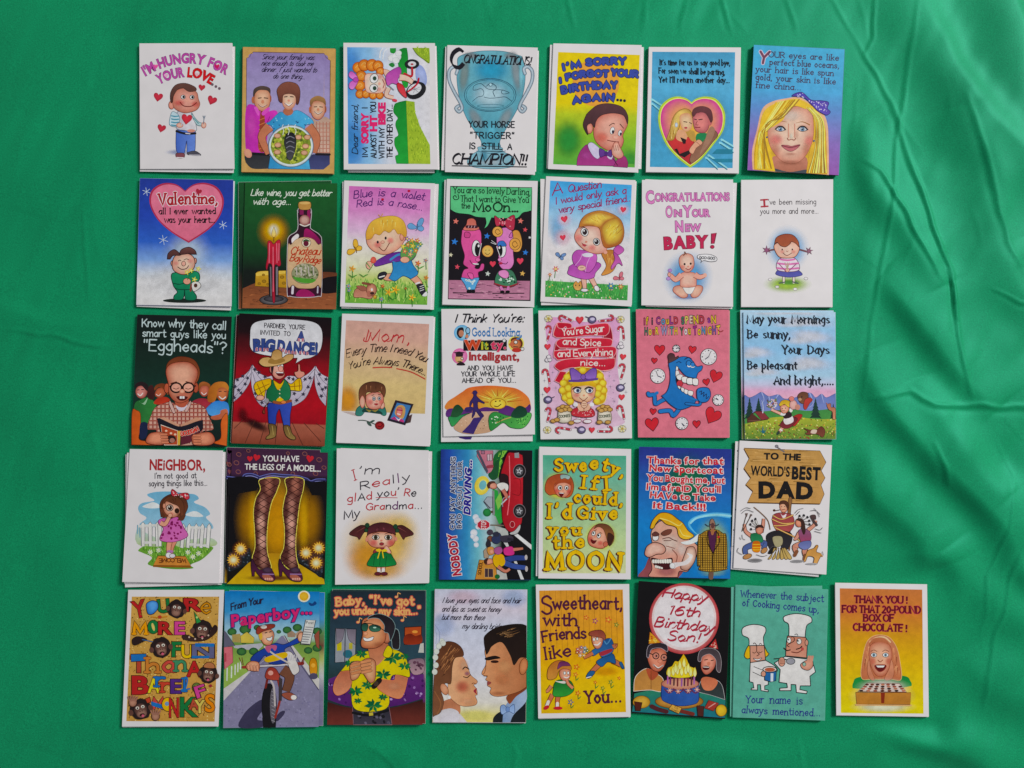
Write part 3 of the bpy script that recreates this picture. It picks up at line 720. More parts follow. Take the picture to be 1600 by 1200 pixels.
def bike_print():
    card((525,55),[(62,63),(825,68),(850,1120),(65,1120)],'white bordered sideways card of a curly red haired girl on a tricycle',
         under=[([(84,80),(838,90),(863,1121),(92,1126)], None, 'upper white card beneath the sideways tricycle girl card'),([(95,95),(818,100),(821,1148),(102,1143)], None, 'lowest white card beneath the sideways tricycle girl card')])
    P('background_print')
    Q((93,100),(778,104),(788,1076),(102,1072),[(0,'5a94cc'),(.28,'8ab4d8'),(.5,'c8ccd8'),(1,'d0ced2')], True)
    A(150,900,120,240,'4a8cc8', .7); A(130,300,110,220,'4c8cc8', .6)
    S([(505,1070,1),(495,1010),(520,990),(490,920),(490,860),(520,830),(498,760),(500,720),(515,690),(480,640),(488,580),(520,560),(585,545,1),(605,1072,1)],'1e7a30','2c9a3c', ol=('185828',3))
    S([(520,130),(560,108),(590,108,1),(600,190),(590,280),(600,420),(560,420),(520,250),(515,180)],'1e7a30','2c9a3c', ol=('185828',3)); S([(450,108,1),(500,108,1),(495,150),(455,145)],'2c8838'); S([(440,245),(470,228),(490,250),(470,268)],'2c7838')
    G([(585,545),(655,555),(660,640),(700,760),(782,915),(787,1074),(605,1072)],'8ca838','9cb440'); blades([(590,560),(650,560),(690,740),(775,920),(780,1060),(610,1060)],120,26,['b0c848','7a9830','6a8a2c'],7,2)
    S([(640,105,1),(778,106,1),(779,232),(720,195),(670,150)],'88a438'); Ln([(640,108),(680,165),(778,232)],5,'4a5a28'); blades([(660,108),(776,108),(776,220),(700,170)],40,22,['b0c848','7a9830'],7,3)
    for x, y, r in ((465,190,32),(505,180,38),(520,150,26),(500,210,28)): E(x, y, r, r * .9,'d4d6da', ol=('b4b8c0',3))
    Ln([(365,190),(370,140),(390,108)],9,'dcdcde'); Ln([(390,200),(400,140),(430,108)],7,'dcdcde'); E(710,340,45,95,'8a98c8','a0acd4',-12)
    P('lettering')
    T('Dear friend,',[(182,990),(182,575)],48, INKB, 'h',6, slant=.25, gap=1.6); 
    for a, b in ((('IM',(264,1018),(264,938)), INKB),(('I',(262,612),(262,600)), INKB),(('SORRY',(268,898),(268,655)),'d0386c'),(('ALMOST',(335,1022),(335,825)), INKB),(('HIT',(340,797),(340,672)),'d0386c'),(('YOU',(332,645),(332,558)), INKB),(('WITH MY',(403,1026),(403,770)), INKB),(('BIKE',(410,740),(410,566)),'d0386c'),(('THE OTHER DAY...',(470,1022),(470,578)), INKB)):
        big = b != INKB
        T(a[0],[a[1], a[2]],58 if big else 44, b, 'b' if big else 'h',8, fat=5 if big else 0, sp=9, gap=2.4 if not big else 1.2)
    P('girl_print')
    for x, y, r in ((185,270,46),(235,250,48),(300,250,50),(350,255,44),(210,340,44),(200,420,44),(200,490,36),(250,490,34),(310,500,34),(365,500,32),(370,300,34)):
        E(x, y, r, r, 'b85a24','e08a44', ol=('8a3c18',4)); Ln([(x - r * .5, y),(x, y - r * .45),(x + r * .4, y),(x, y + r * .3)],5,'f0a868')
    B([(245,330),(300,318),(380,330),(415,400),(395,470),(320,485),(255,470),(240,400)],'d8a898','ecc8ba',(320,400), ol=('a05a44',4))
    E(318,360,34,40,'e0dedc', ol=(INKB, 4), rot=20); E(322,360,16,18,'2c4438'); E(315,442,34,34,'e0dedc', ol=(INKB, 4)); E(322,442,16,18,'2c4438')
    A(365,350,26,26,'e08888', .7); A(360,450,26,26,'e08888', .7); E(362,405,12,14,'e0a494'); Ln([(388,370),(402,405),(392,440)],6,'8a3028')
    for q in ([(150,370),(110,345),(112,310),(140,305),(180,350)],[(150,375),(112,400),(112,440),(145,450),(182,385)]): S(q, 'c060b0','e088cc', ol=('7a3878',4))
    E(165,372,22,20,'b050a0', ol=('7a3878',4))
    S([(400,285),(450,300),(470,345),(440,360),(405,330)],'dcb0a0', ol=('a05a44',3)); S([(420,330),(520,265),(545,310),(515,375),(535,420),(470,400),(430,420)],'a04898','c060ac', ol=('6a2a68',4))
    limb([(440,440),(420,500),(480,520)],32,24,'e0b8a8','a05a44'); limb([(530,350),(590,360),(640,395)],50,30,'e0b8a8','a05a44'); E(660,400,22,24,'1c1820')
    P('tricycle_print')
    E(634,240,58,38,'202024', ol=('101014',4)); E(634,240,34,22,'c8c8cc'); E(634,242,12,8,'a03038')
    E(668,460,88,66,'202024', rot=-30); E(655,450,62,42,'d0d0d4', rot=-30)
    for a in (0,50,100,150): Ln([(655 - 50 * cos(a / 57.3),450 - 34 * sin(a / 57.3)),(655 + 50 * cos(a / 57.3),450 + 34 * sin(a / 57.3))],3,'707078')
    Ln([(634,270),(632,340),(570,320)],16,'b03038'); S([(510,400),(560,420),(590,510),(570,515),(520,460)],'b83038','d85058', ol=('6a1820',4)); Ln([(600,470),(640,440),(680,400),(690,360)],14,'b02838'); Ln([(480,540),(500,545)],22,'c84858'); Ln([(440,420),(480,455)],8,'808088')
bike_print()

card((685,55),[(75,82),(828,108),(805,1165),(55,1140)],'white card with a tall blue trophy cup engraved with a racehorse',
     under=[([(58,95),(838,130),(815,1138),(24,1125)], None, 'white card showing along one side beneath the blue trophy card')])
P('trophy_print')
S([(172,180),(300,140),(430,130),(560,138),(690,175,1),(720,260),(720,400),(690,540),(640,650),(520,860),(520,930,1),(355,920,1),(350,870),(240,700),(180,540),(155,380),(160,260)],'6aa4b2','5898aa',1, ol=('4a7080',5))
A(440,290,190,130,'3c9cc0', .8); A(215,330,55,200,'7a8c8c', .9,6); A(650,310,55,220,'86949a', .9,-8); A(310,690,60,130,'88969c', .8,-30); A(560,690,60,130,'88969c', .85,30); A(270,170,80,40,'848c90', .8); A(600,170,70,40,'848c90', .8); A(430,500,190,140,'b0ccd8', .95); A(690,330,26,180,'8cc8dc', .8); A(440,800,60,120,'68b4c8', .8)
S([(340,930),(520,935),(540,970),(620,1010),(640,1060),(600,1100),(440,1115),(290,1098),(240,1060),(270,1000),(330,965)],'78a8b8','88b0bc', ol=('4a6a78',4)); A(440,1060,150,40,'a8b8c0', .8); A(380,1010,40,60,'4a90a8', .6); Ln([(320,965),(440,985),(560,965)],6,'4a7484')
for m in (1,-1):
    f = lambda x, y: (436 + m * (x - 436), y)
    pts = [f(x, y) for x, y in ((722,320),(712,280),(745,262),(782,300),(780,380),(740,470),(690,560),(675,610),(700,638),(725,610),(705,590))]
    Ln(pts, 30,'5a6a78'); Ln(pts, 20,'98a8b4'); Ln(pts, 6,'b8c4cc')
for k, w in ((1,5),(.93,3)): Ln(ring(432,498,216 * k, 138 * k), w, '34586a', True, False)
Ln([(285,550),(330,515),(370,505),(378,470),(355,445),(320,455),(290,455),(300,420),(350,402),(385,425),(420,450),(520,455),(560,465),(590,480),(540,490),(525,470),(540,455)],4,'2c4858'); Ln([(380,515),(430,525),(500,520),(560,515),(612,550)],4,'2c4858')
Ln([(400,425),(440,400),(480,425),(478,450),(455,470),(470,510)],5,'2c4858'); E(435,412,13,13,'a8ccd8', ol=('2c4858',4)); Ln(ring(435,590,110,14),3,'34687a', True, False)
P('lettering')
T('C',[(108,280),(220,262)],150, INKB, 'h',34, nib=60, slant=.15)
T('ONGRATULATIONS!',[(212,228),(770,248)],66, INKB, 'h',12, nib=60, slant=.2, gap=1.6, serif=1.6)
P('lettering'); T('YOUR HORSE',[(255,766),(635,770)],50,'1c2028','h',9, gap=3.6, sp=9); T('"TRIGGER"',[(268,858),(632,862)],50,'1c2028','h',9, gap=3.6)
T('IS',[(258,946),(306,948)],50,'1c2028','h',9); T('STILL',[(365,948),(532,952)],50,'1c2028','h',9); T('A',[(578,952),(612,953)],48,'1c2028','h',9); Ln([(362,966),(534,968)],6,'1c2028')
T('CHAMPION!!',[(115,1072),(735,1078)],84, INKB, 'h',17, nib=60, slant=.2, gap=1.8, serif=1.6); Ln([(115,1088),(735,1098)],8, INKB)

card((845,55),[(105,68),(840,85),(812,1147),(60,1115)],'white bordered yellow and green card of a worried boy in a bow tie',
     under=[([(78,80),(859,100),(838,1115),(49,1110)], None, 'white card beneath the worried boy card, showing at both sides')])
P('background_print')
Q((145,140),(825,165),(783,1103),(103,1075),[(0,'d4bc30'),(.45,'d2c030'),(.55,'a8b838'),(.75,'7cac38'),(1,'58a040')]); E(460,395,195,200,'d89848'); A(230,870,150,200,'2c8c3c', .85); A(740,1050,120,120,'3c9440', .7)
P('lettering')
BL, BO = '3c4a98','1c1c34'
for s, p, h in (("I'M", [(188,292),(330,262)],62),('SORRY',[(382,250),(540,242),(705,240)],62),('I',[(158,396),(172,394)],46),('FORGOT',[(218,375),(380,345),(560,345)],60),('YOUR',[(590,332),(700,342),(806,350)],62),('BIRTHDAY',[(180,484),(400,448),(632,440)],66),('AGAIN',[(274,570),(440,545),(610,545)],64)):
    T(s, p, h * .8, BL, 'h',22, ol=(BO, 5), gap=5, jit=.04)
for x, y in ((640,540),(668,543),(698,546)): E(x, y, 12,12, BO, n=10)
P('boy_print')
S([(300,1085,1),(310,1010),(350,940),(400,915),(500,1000),(600,1010),(640,1090,1)],'8a3470','a04080', ol=('5a2050',4)); S([(605,1095,1),(650,1020),(700,1010),(725,1060),(722,1103,1)],'96386c', ol=('5a2050',4)); A(380,1000,60,50,'b858a0', .6); Ln([(590,1010),(640,1085)],6,'3a1830')
S([(392,918),(430,895),(500,960),(480,1030),(430,1000)],'c4bcd4', ol=('5a4a6a',3)); S([(560,960),(600,985),(590,1035),(555,1015)],'c4bcd4')
B([(440,820),(455,720),(520,660),(620,640),(700,670),(725,740),(685,830),(690,890),(650,960),(560,960),(470,900)],'b8685a','e0a090',(600,760), ol=('7a3830',4))
A(510,850,70,60,'d06858', .8); E(405,775,30,46,'b46a58','d89080', ol=('7a3830',4))
B([(380,660,1),(420,620),(480,580),(580,570),(680,600),(725,670),(722,740),(690,670),(600,650),(500,670),(460,720),(448,770),(420,735),(385,760),(395,830),(370,800),(352,740)],'2c1a20','5c3c40',(520,630), ol=('1c1014',3))
E(596,795,18,30,'e4e0dc', ol=(INKB, 3), rot=15); E(602,806,10,16,'2a2030', n=10); E(660,815,15,25,'e4e0dc', ol=(INKB, 3), rot=15); E(666,824,8,13,'2a2030', n=10)
Ln([(570,755),(600,735),(615,740)],6,'4a2420'); Ln([(660,740),(690,775)],6,'4a2420'); E(625,850,28,18,'d88878','e8a898'); Ln([(555,875),(600,885),(650,890)],6,'6a2420')
B([(590,960),(610,900),(640,890),(660,930),(690,1000),(650,1030),(600,1000)],'c07868','e4ac9c',(635,950), ol=('7a3830',4)); 
for x in (605,622,640): Ln([(x, 920),(x + 8,960)],4,'8a4438')
S([(490,945),(530,960),(545,985),(585,955),(590,1015),(545,1000),(495,1015)],'5c3880', ol=('301848',4)); E(543,985,15,18,'4a2c70')

card((1000,55),[(75,98),(840,105),(822,1153),(50,1140)],'white bordered blue card of an embracing couple inside a pink heart',
     under=[([(70,102),(838,110),(820,1158),(47,1146)], None, 'white card directly beneath the embracing couple card')])
P('background_print')
Q((103,138),(793,142),(772,1108),(83,1098),[(0,'4a90b4'),(.3,'5aa4c8'),(.6,'4a90b8'),(1,'4c98bc')])
for a, b in (((98,535),(200,600)),((98,570),(180,640)),((680,870),(772,925)),((665,895),(772,965)),((570,1000),(720,1106)),((550,1020),(640,1105))): Ln([a, b],18,'90ccd8'); Ln([(a[0] + 6, a[1] + 14),(b[0] + 6, b[1] + 14)],8,'30687c')
Q((640,950),(772,950),(772,990),(600,990),'2c7890'); Q((600,1030),(772,1030),(772,1060),(640,1060),'2c7890')
P('heart_print')
HP = [(430,575,1),(470,545),(540,530),(620,550),(675,620),(690,700),(670,800),(600,900),(500,1020),(420,1080,1),(330,1010),(240,910),(190,800),(172,700),(190,610),(250,550),(320,530),(390,545)]
hq = smooth(HP, True, 5); hs = lambda k, dy=0: [(430 + (x - 430) * k, 770 + (y - 770) * k + dy) for x, y in hq]
B(hs(1.22),'4ca0b0','d0d830',(430,770), None, False, (0.0,1.0)); G(hs(1.08),'a8c43c'); G(hs(1.03),'d8d878'); B(hq, 'c0408c','e8a050',(430,740), None, False)
A(430,720,150,110,'f0c060', .8)
P('woman_print')
S([(230,860),(300,840),(400,850),(450,880),(420,1080,1),(330,1005),(270,945)],'c03c3c','a83038', ol=('5a1820',4)); G([(285,950),(310,945),(330,990),(405,960),(420,985),(370,1020),(320,998)],'1c1418')
B([(220,870),(245,800),(270,700),(310,640),(370,612),(420,630),(440,680),(420,690),(340,690),(330,760),(300,830),(280,870),(250,880)],'a07838','d8b468',(330,650), ol=('6a4a20',3)); S([(380,800),(450,800),(460,870),(430,880)],'b08c48')
blades([(230,860),(270,720),(320,680),(310,830),(280,870)],24,60,['e0c480','8a6428','b89048'],8,4, .2)
B([(330,680),(370,650),(420,660),(440,720),(425,780),(380,805),(345,770)],'c88c68','e4b894',(385,730)); S([(320,790),(370,800),(395,850),(360,890),(300,860)],'d09c78'); G([(335,850),(385,870),(380,905),(360,905)],'201418')
Ln([(365,720),(392,725)],7,'4a2a20'); Ln([(412,728),(432,738)],6,'4a2a20'); E(382,772,14,8,'a84048'); E(303,748,13,20,'8a98a8','c0c8d0')
P('man_print')
S([(430,1070,1),(415,1030),(470,900),(540,860),(590,780),(650,830),(600,900),(520,1000)],'7a5444','8c6450', ol=('4a2c20',4)); S([(465,870),(480,820),(560,820),(540,870),(500,905)],'1e7848'); S([(570,790),(600,760),(625,800),(580,900),(500,990),(540,880)],'94705c')
B([(440,700),(450,660),(530,640),(580,680),(575,760),(545,810),(490,810),(455,780)],'9c5058','cc7c78',(500,730), ol=('5a2428',3)); E(585,720,18,32,'b06060')
B([(432,660),(450,610),(520,590),(590,620),(608,700),(590,730),(570,690),(540,650),(480,645),(450,680)],'401c24','6c3c40',(520,620))
Ln([(455,700),(472,705)],7,'301418'); Ln([(490,705),(520,700)],7,'301418'); Ln([(478,715),(466,745),(485,748)],5,'7a3438'); Ln([(462,768),(500,768)],8,'802c34')
S([(410,960),(450,900),(490,870),(520,900),(470,940),(440,990)],'d09c80', ol=('7a4838',3)); Ln([(470,890),(500,915)],4,'8a5040')
P('lettering')
for s, a, b in (("It's time for us to say good bye,", (165,248),(752,252)),('For soon we shall be parting,',(158,316),(708,330)),("Yet I'll return another day...", (160,392),(748,396))): T(s, [a, b],44,'0c141c','h',7.5, nib=12, gap=2.6, sp=8, serif=1.5)

card((1155,55),[(122,80),(878,118),(830,1168),(68,1125)],'tilted blue and violet card of a smiling blonde woman with a polka dot bow', tint='4a7ca0', spring=.0006,
     under=[([(126,86),(876,124),(828,1172),(72,1130)],'3c3050','dark edged card under the smiling blonde woman card'),([(124,84),(872,122),(824,1166),(76,1128)],'3c3050','bottom card of the stack topped by the smiling blonde woman')])
P('background_print'); full([(0,'4aa0c4'),(.35,'509cc8'),(.5,'5c84bc'),(.75,'8068ac'),(1,'8c58a0')])
P('lettering')
T('Y',[(160,232),(235,235)],96,'6a3c50','h',20, ol=('c8b8c8',6), slant=.15)
for s, a, b in (('OUR eyes are like',(246,182),(830,212)),('perfect blue oceans,',(256,246),(832,276)),('your hair is like spun',(140,304),(786,340)),('gold, your skin is like',(138,370),(804,410)),('fine china...',(138,438),(515,458))):
    T(s, [a, b],46,'3c3450','h',7.5, serif=2.0, gap=3, sp=9)
P('hair_print')
B([(112,1120,1),(108,960),(150,780),(190,620),(270,555),(400,525),(500,515),(580,560),(690,640),(735,740),(745,900),(748,1165,1),(560,1150,1),(300,1140,1)],'d8a888','ddb848',(420,800))
B([(125,1122,1),(125,960),(165,780),(205,640),(280,580),(400,545),(500,535),(575,575),(670,660),(715,760),(728,900),(735,1160,1),(560,1150,1),(290,1135,1)],'c89c34','d8b440',(420,800))
P('face_print')
S([(285,1010),(550,1010),(555,1150,1),(300,1130,1)],'b87c68','a06450'); S([(290,1110),(420,1140),(560,1120),(560,1152,1),(295,1138,1)],'3a4048')
B([(240,850),(250,760),(330,720),(400,620),(520,590),(600,640),(620,740),(615,860),(570,980),(500,1055),(430,1070),(350,1045),(270,950)],'c0806c','e4b8a4',(430,790), ol=('8a5038',3))
A(310,870,75,60,'d0686c', .75); A(580,880,55,60,'d0686c', .6); A(430,670,130,70,'e0c8bc', .7); A(430,1062,120,30,'8c5440', .35); A(480,830,26,60,'a86c58', .35)
for x, s in ((343,1),(528,1)):
    A(x, 770,60,34,'94584c', .5); S([(x - 36,786),(x - 16,767),(x + 16,768),(x + 36,790),(x + 12,800),(x - 16,799)],'bcbcc0', ol=('2c1c20',5)); E(x, 783,17,17,'4c6c88','6c8ca4', n=14); E(x, 783,8,9,'14141c', n=10); E(x - 5,778,4,4,'f0f0f0', n=6); Ln([(x - 42,784),(x - 16,761),(x + 18,762),(x + 44,788)],9,'241a20')
Ln([(305,740),(345,716),(398,724)],10,'9a6a40', taper=True); Ln([(590,748),(530,722),(472,732)],10,'9a6a40', taper=True)
for m in (412,462): Ln([(m, 740),(m - 2 if m < 436 else m + 2,800),(m, 850)],9,'c48c78')
Ln([(402,858),(412,874),(436,868),(460,874),(470,858)],7,'8c4c3c'); A(436,840,20,40,'ecd0c0', .8)
S([(352,918),(400,917),(435,925),(475,916),(508,914),(475,950),(430,968),(388,952)],'a4545c','b86c70', ol=('6a2c34',3)); Ln([(356,920),(430,936),(506,916)],6,'5a2028'); A(430,990,60,16,'a86454', .5); A(300,960,50,90,'a8644c', .45); A(560,960,50,90,'a8644c', .45)
P('lock_print','hair_print')
S([(205,640),(300,570),(480,530),(600,590),(560,615),(470,590),(400,620),(370,700),(290,760),(220,800),(245,900),(300,1135,1),(130,1120,1),(135,960),(165,790)],'d4b040','d8b03c'); S([(600,590),(660,660),(710,780),(725,960),(735,1160,1),(560,1150,1),(590,960),(635,860),(630,740)],'d8b448','c89c38')
rd = random.Random(5)
for i in range(22):
    t = i / 21; Ln([(300 + 200 * t, 560 - 25 * t),(220 + 150 * t, 700 - 20 * t),(150 + 70 * t, 880 - 120 * t),(132 + 140 * rd.random(),1110)] if i % 2 else [(430 - 60 * t, 600 + 20 * t),(330 - 60 * t, 700),(230 - 60 * t, 800)], rd.uniform(5,11), rd.choice(['e4cc60','b08828','94702c','ecd880','d4ac38']))
for i in range(18):
    t = i / 17; Ln([(560 + 60 * t, 600 + 20 * t),(640 + 60 * t, 720),(630 + 80 * t, 950),(575 + 150 * t, 1145)], rd.uniform(5,11), rd.choice(['e8d468','b48c30','8c642c','ecd880','b07848','d4ac38']))
A(650,850,26,160,'9a6438', .5)
E(232,850,8,8,'505868', n=8); E(624,880,8,8,'506080', n=8)
P('bow_print')
S([(440,505),(520,475),(600,540),(680,545),(745,560),(735,610),(760,640),(725,665),(650,625),(600,575),(540,520)],'4a3c98','5c48a8', ol=('2c2464',5)); dots([(460,500),(530,482),(600,545),(735,565),(740,640),(650,615),(590,560)],40,6,['c0b8e0'],2)
# ================================================================== second row
card((205,268),[(72,55),(852,70),(838,1125),(42,1112)],'blue card fading to white with a pink heart above a boy in green clutching flowers', tint='9aa4cc',
     under=[([(80,92),(864,80),(832,1158),(46,1126)], None, 'white card peeking out beneath the boy in green card')])
P('background_print'); full([(0,'2c3c8c'),(.3,'3048a4'),(.5,'3a60b8'),(.64,'7a9cd0'),(.75,'c4ccd8'),(.8,'d0d0d2'),(1,'d2d0d0')])
A(470,700,230,240,'c0d0e4', .75); A(440,900,420,170,'d2d2d4', .9)
for x, y, s in ((128,168,34),(765,446,34),(268,570,40)):
    for a in (0,60,120): Ln([(x - s * cos((a + 80) / 57.3), y - s * sin((a + 80) / 57.3)),(x + s * cos((a + 80) / 57.3), y + s * sin((a + 80) / 57.3))],4,'c4d0ec')
P('heart_print')
HV = [(450,160,1),(520,108),(620,95),(720,135),(772,240),(740,370),(650,480),(480,595,1),(340,510),(220,400),(155,270),(170,160),(260,100),(370,105)]
B(HV, 'a83850','b04058',(455,300)); hv = smooth(HV, True, 5); G([(460 + (x - 460) * .955,325 + (y - 325) * .945) for x, y in hv],'d87890','cc6c84')
P('lettering')
T('Valent',[(235,280),(370,272),(540,268)],92,'a02c34','h',17, ol=('e8d0d4',6), serif=2.0, gap=3.4); T('ine,',[(560,268),(640,266),(720,270)],82,'a02c34','h',17, ol=('e8d0d4',6), serif=2, gap=3); heart(562,170,48,'a03040',15)
T('all I ever wanted',[(232,355),(705,352)],48,'24181c','h',10, nib=50, serif=.8, sp=8); T('was your heart...',[(278,425),(700,425)],48,'24181c','h',10, nib=50, serif=.8, sp=8)
P('boy_print')
E(445,1076,180,19,'1c2420')
S([(370,960),(510,960),(520,1000),(545,1040),(530,1072),(460,1070),(448,1040),(446,985),(440,1040),(420,1068),(360,1068),(358,1035),(385,1005)],'1f7c58','186c4c',1, ol=('0c2c24',6))
S([(335,860),(380,840),(520,830),(565,850),(570,900),(540,930),(510,975),(440,985),(370,975),(345,930)],'24845c','1c7450',1, ol=('0c2c24',6)); Ln([(345,930),(400,940),(440,930)],6,'0c2c24')
E(345,765,15,22,'d09080', ol=('2a1a18',5)); E(532,745,14,24,'d09080', ol=('2a1a18',5))
B([(345,745),(370,700),(430,680),(500,695),(530,740),(525,800),(480,850),(420,858),(360,830),(342,790)],'c48878','e8b8a4',(450,760), ol=('2a1a18',6))
A(375,765,30,26,'d88080', .6); A(490,745,32,28,'d88080', .6)
S([(300,730,1),(310,680),(360,650),(410,690),(400,700),(350,700),(325,730,1)],'5a3a38','4a2c2c', ol=('1c1014',5)); S([(405,690),(420,650),(480,630),(530,655),(545,690,1),(510,690,1),(480,685),(440,690)],'6a4440','4a2c2c', ol=('1c1014',5))
Ln([(392,745),(405,738),(415,744)],5, INKB); Ln([(440,738),(460,728),(480,736)],5, INKB); E(437,768,17,20,'dca090', ol=('2a1a18',4)); Ln([(388,795),(420,815),(460,808),(478,785)],6,'2a1a18')
S([(505,930),(560,920),(580,960),(520,1000)],'d4d0cc', ol=('2a2a2a',4)); Ln([(500,940),(495,995)],14,'7a3c38'); E(537,950,15,17,'4a2c24')
E(465,915,32,26,'d89a84', ol=('2a1a18',4))
for x, y in ((465,840),(500,825),(560,812),(527,900)): flower(x, y, 26,'d8c850','e8e090',5); 
Ln([(470,900),(490,860),(520,840)],6,'2c6a30')

def wine_print():
    card((362,268),[(112,90),(880,100),(868,1150),(85,1140)],'dark green card of a wine bottle and a dripping lit candle', tint='24482c',
         under=[([(55,88),(830,76),(820,1128),(58,1146)],[(0,'1c4c28'),(.7,'14201c'),(.82,'3a2820'),(1,'7a4830')],'dark green card jutting out beside the wine bottle card')])
    P('background_print'); full([(0,'1e5428'),(.3,'1c4c26'),(.55,'163c20'),(.7,'141c18'),(.85,'181818'),(1,'201814')])
    S([(88,1138,1),(92,975,1),(240,915),(450,870),(750,838),(878,845,1),(870,1148,1)],'5c3424','94583a',1); blades([(92,980),(300,910),(860,850),(866,1140),(92,1130)],160,60,['6a3c28','a86844','4c2c20','8c5034'],6,4, .08,(1, .05))
    S([(750,900),(878,870,1),(872,1010,1),(750,1010)],'141014')
    P('lettering'); T('Like wine, you get better',[(160,200),(500,202),(830,205)],52,'cdd4c8','h',7, slant=.3, gap=1.4, sp=8); T('with age...',[(176,274),(495,276)],52,'cdd4c8','h',7, slant=.3, gap=1.4, sp=8)
    P('cheese_print'); S([(200,850,1),(240,830),(450,825,1),(460,970,1),(195,955,1)],'c0983c','a87c2c', ol=('4a3818',3)); G([(200,850),(240,832),(450,828),(450,850),(205,872)],'d4b458')
    for x, y, r in ((270,915,18),(230,935,14),(265,862,13),(420,880,18),(435,930,16),(300,940,12)): E(x, y, r, r * .8,'6a4c18','94702c')
    P('candle_print'); A(350,500,150,160,'c88820', .95); A(350,490,100,110,'e0b830', .95); A(350,490,55,65,'ece0c8',1.0)
    S([(352,460,1),(370,520),(355,550),(338,540),(335,510)],'e8d8a0','e8b050', ol=('8a5020',3)); Ln([(352,545),(350,580)],5,'2a1a14')
    E(350,1070,118,42,'2c282c','6a6668', ol=('101010',4)); E(350,1062,85,26,'1c181c','48444a'); G([(303,790),(392,790),(390,1040),(312,1040)],'18161a'); G([(318,790),(330,790),(334,1040),(324,1040)],'6a666a'); G([(368,790),(386,790),(384,1030),(370,1030)],'747078'); Ln([(305,780),(350,792),(398,780)],16,'242024')
    S([(300,590),(325,578),(350,605),(380,575),(405,580),(402,700),(410,770),(395,790),(360,780),(355,900),(362,1070),(345,1090),(338,1000),(340,800),(310,770),(295,820),(285,790),(300,700)],'b02c3c','9c2838', ol=('5a1420',4))
    for a in ([(315,600),(312,760)],[(345,630),(346,1000)],[(375,600),(378,760)],[(395,600),(392,740)]): Ln(a, 7,'d87080')
    P('wine_bottle_print')
    S([(555,310),(660,310),(656,450),(665,480),(735,530),(752,610),(750,1000),(720,1040),(600,1050),(490,1040),(462,1000),(465,620),(480,540),(550,480)],'2a1420','381428',1, ol=('c0b8bc',5))
    S([(610,480),(660,490),(730,560),(745,610,1),(600,560,1)],'9c2860','6a1c44'); S([(570,985),(640,990),(690,1040),(540,1040)],'94285c'); S([(500,560),(545,520),(560,545),(510,600)],'d8d0d0'); Ln([(510,960),(506,1015)],20,'c8c0c8'); Ln([(718,960),(716,1010)],12,'b8b0bc'); G([(565,320),(600,320),(600,360),(568,360)],'7a2450'); S([(630,330),(655,330),(650,440),(636,430)],'8c2858')
    E(608,405,44,44,'7a3c3c','c09a90'); Ln([(570,440),(610,455),(650,440)],10,'d0c8c0'); S([(560,258),(610,248),(658,258),(655,310),(610,320),(562,310)],'a87c44','b88c50', ol=('5a3c1c',4)); E(610,262,46,12,'c8a468'); Ln([(548,325),(552,340)],8,'b0a8b0'); Ln([(664,325),(662,345)],8,'b0a8b0')
    P('bottle_label_print','wine_bottle_print')
    S([(470,625),(495,610),(540,565),(610,548),(680,565),(720,610),(752,630),(748,950),(720,945),(690,968),(650,975),(600,975),(550,970),(510,945),(468,945)],'c8aa88','bc9c78',1, ol=('8a6848',3))
    E(622,593,38,38,'d8ccb4', ol=('5a2c24',4)); E(620,600,22,24,'5c1c30'); Ln([(600,580),(620,570),(645,580)],12,'2c5030')
    T('Chateau',[(488,690),(735,695)],62,'a83824','h',8, slant=.35, gap=1.4); T('Bay Ridge',[(482,745),(738,768)],56,'a83824','h',8, slant=.35, gap=1.2, sp=3)
    E(612,852,112,84,'8a8c6c', ol=('5a4a34',3)); dots(ring(612,850,104,78),90,11,['6a6c54','a8a48c','4a5a34','b8b0a0','5a6c3c'],8); S([(512,880),(600,890),(700,900),(660,930),(560,920)],'4c8c34'); 
    for x in (540,580,640,680): Ln([(x, 800),(x + 4,860)],10,'b4aca4')
wine_print()

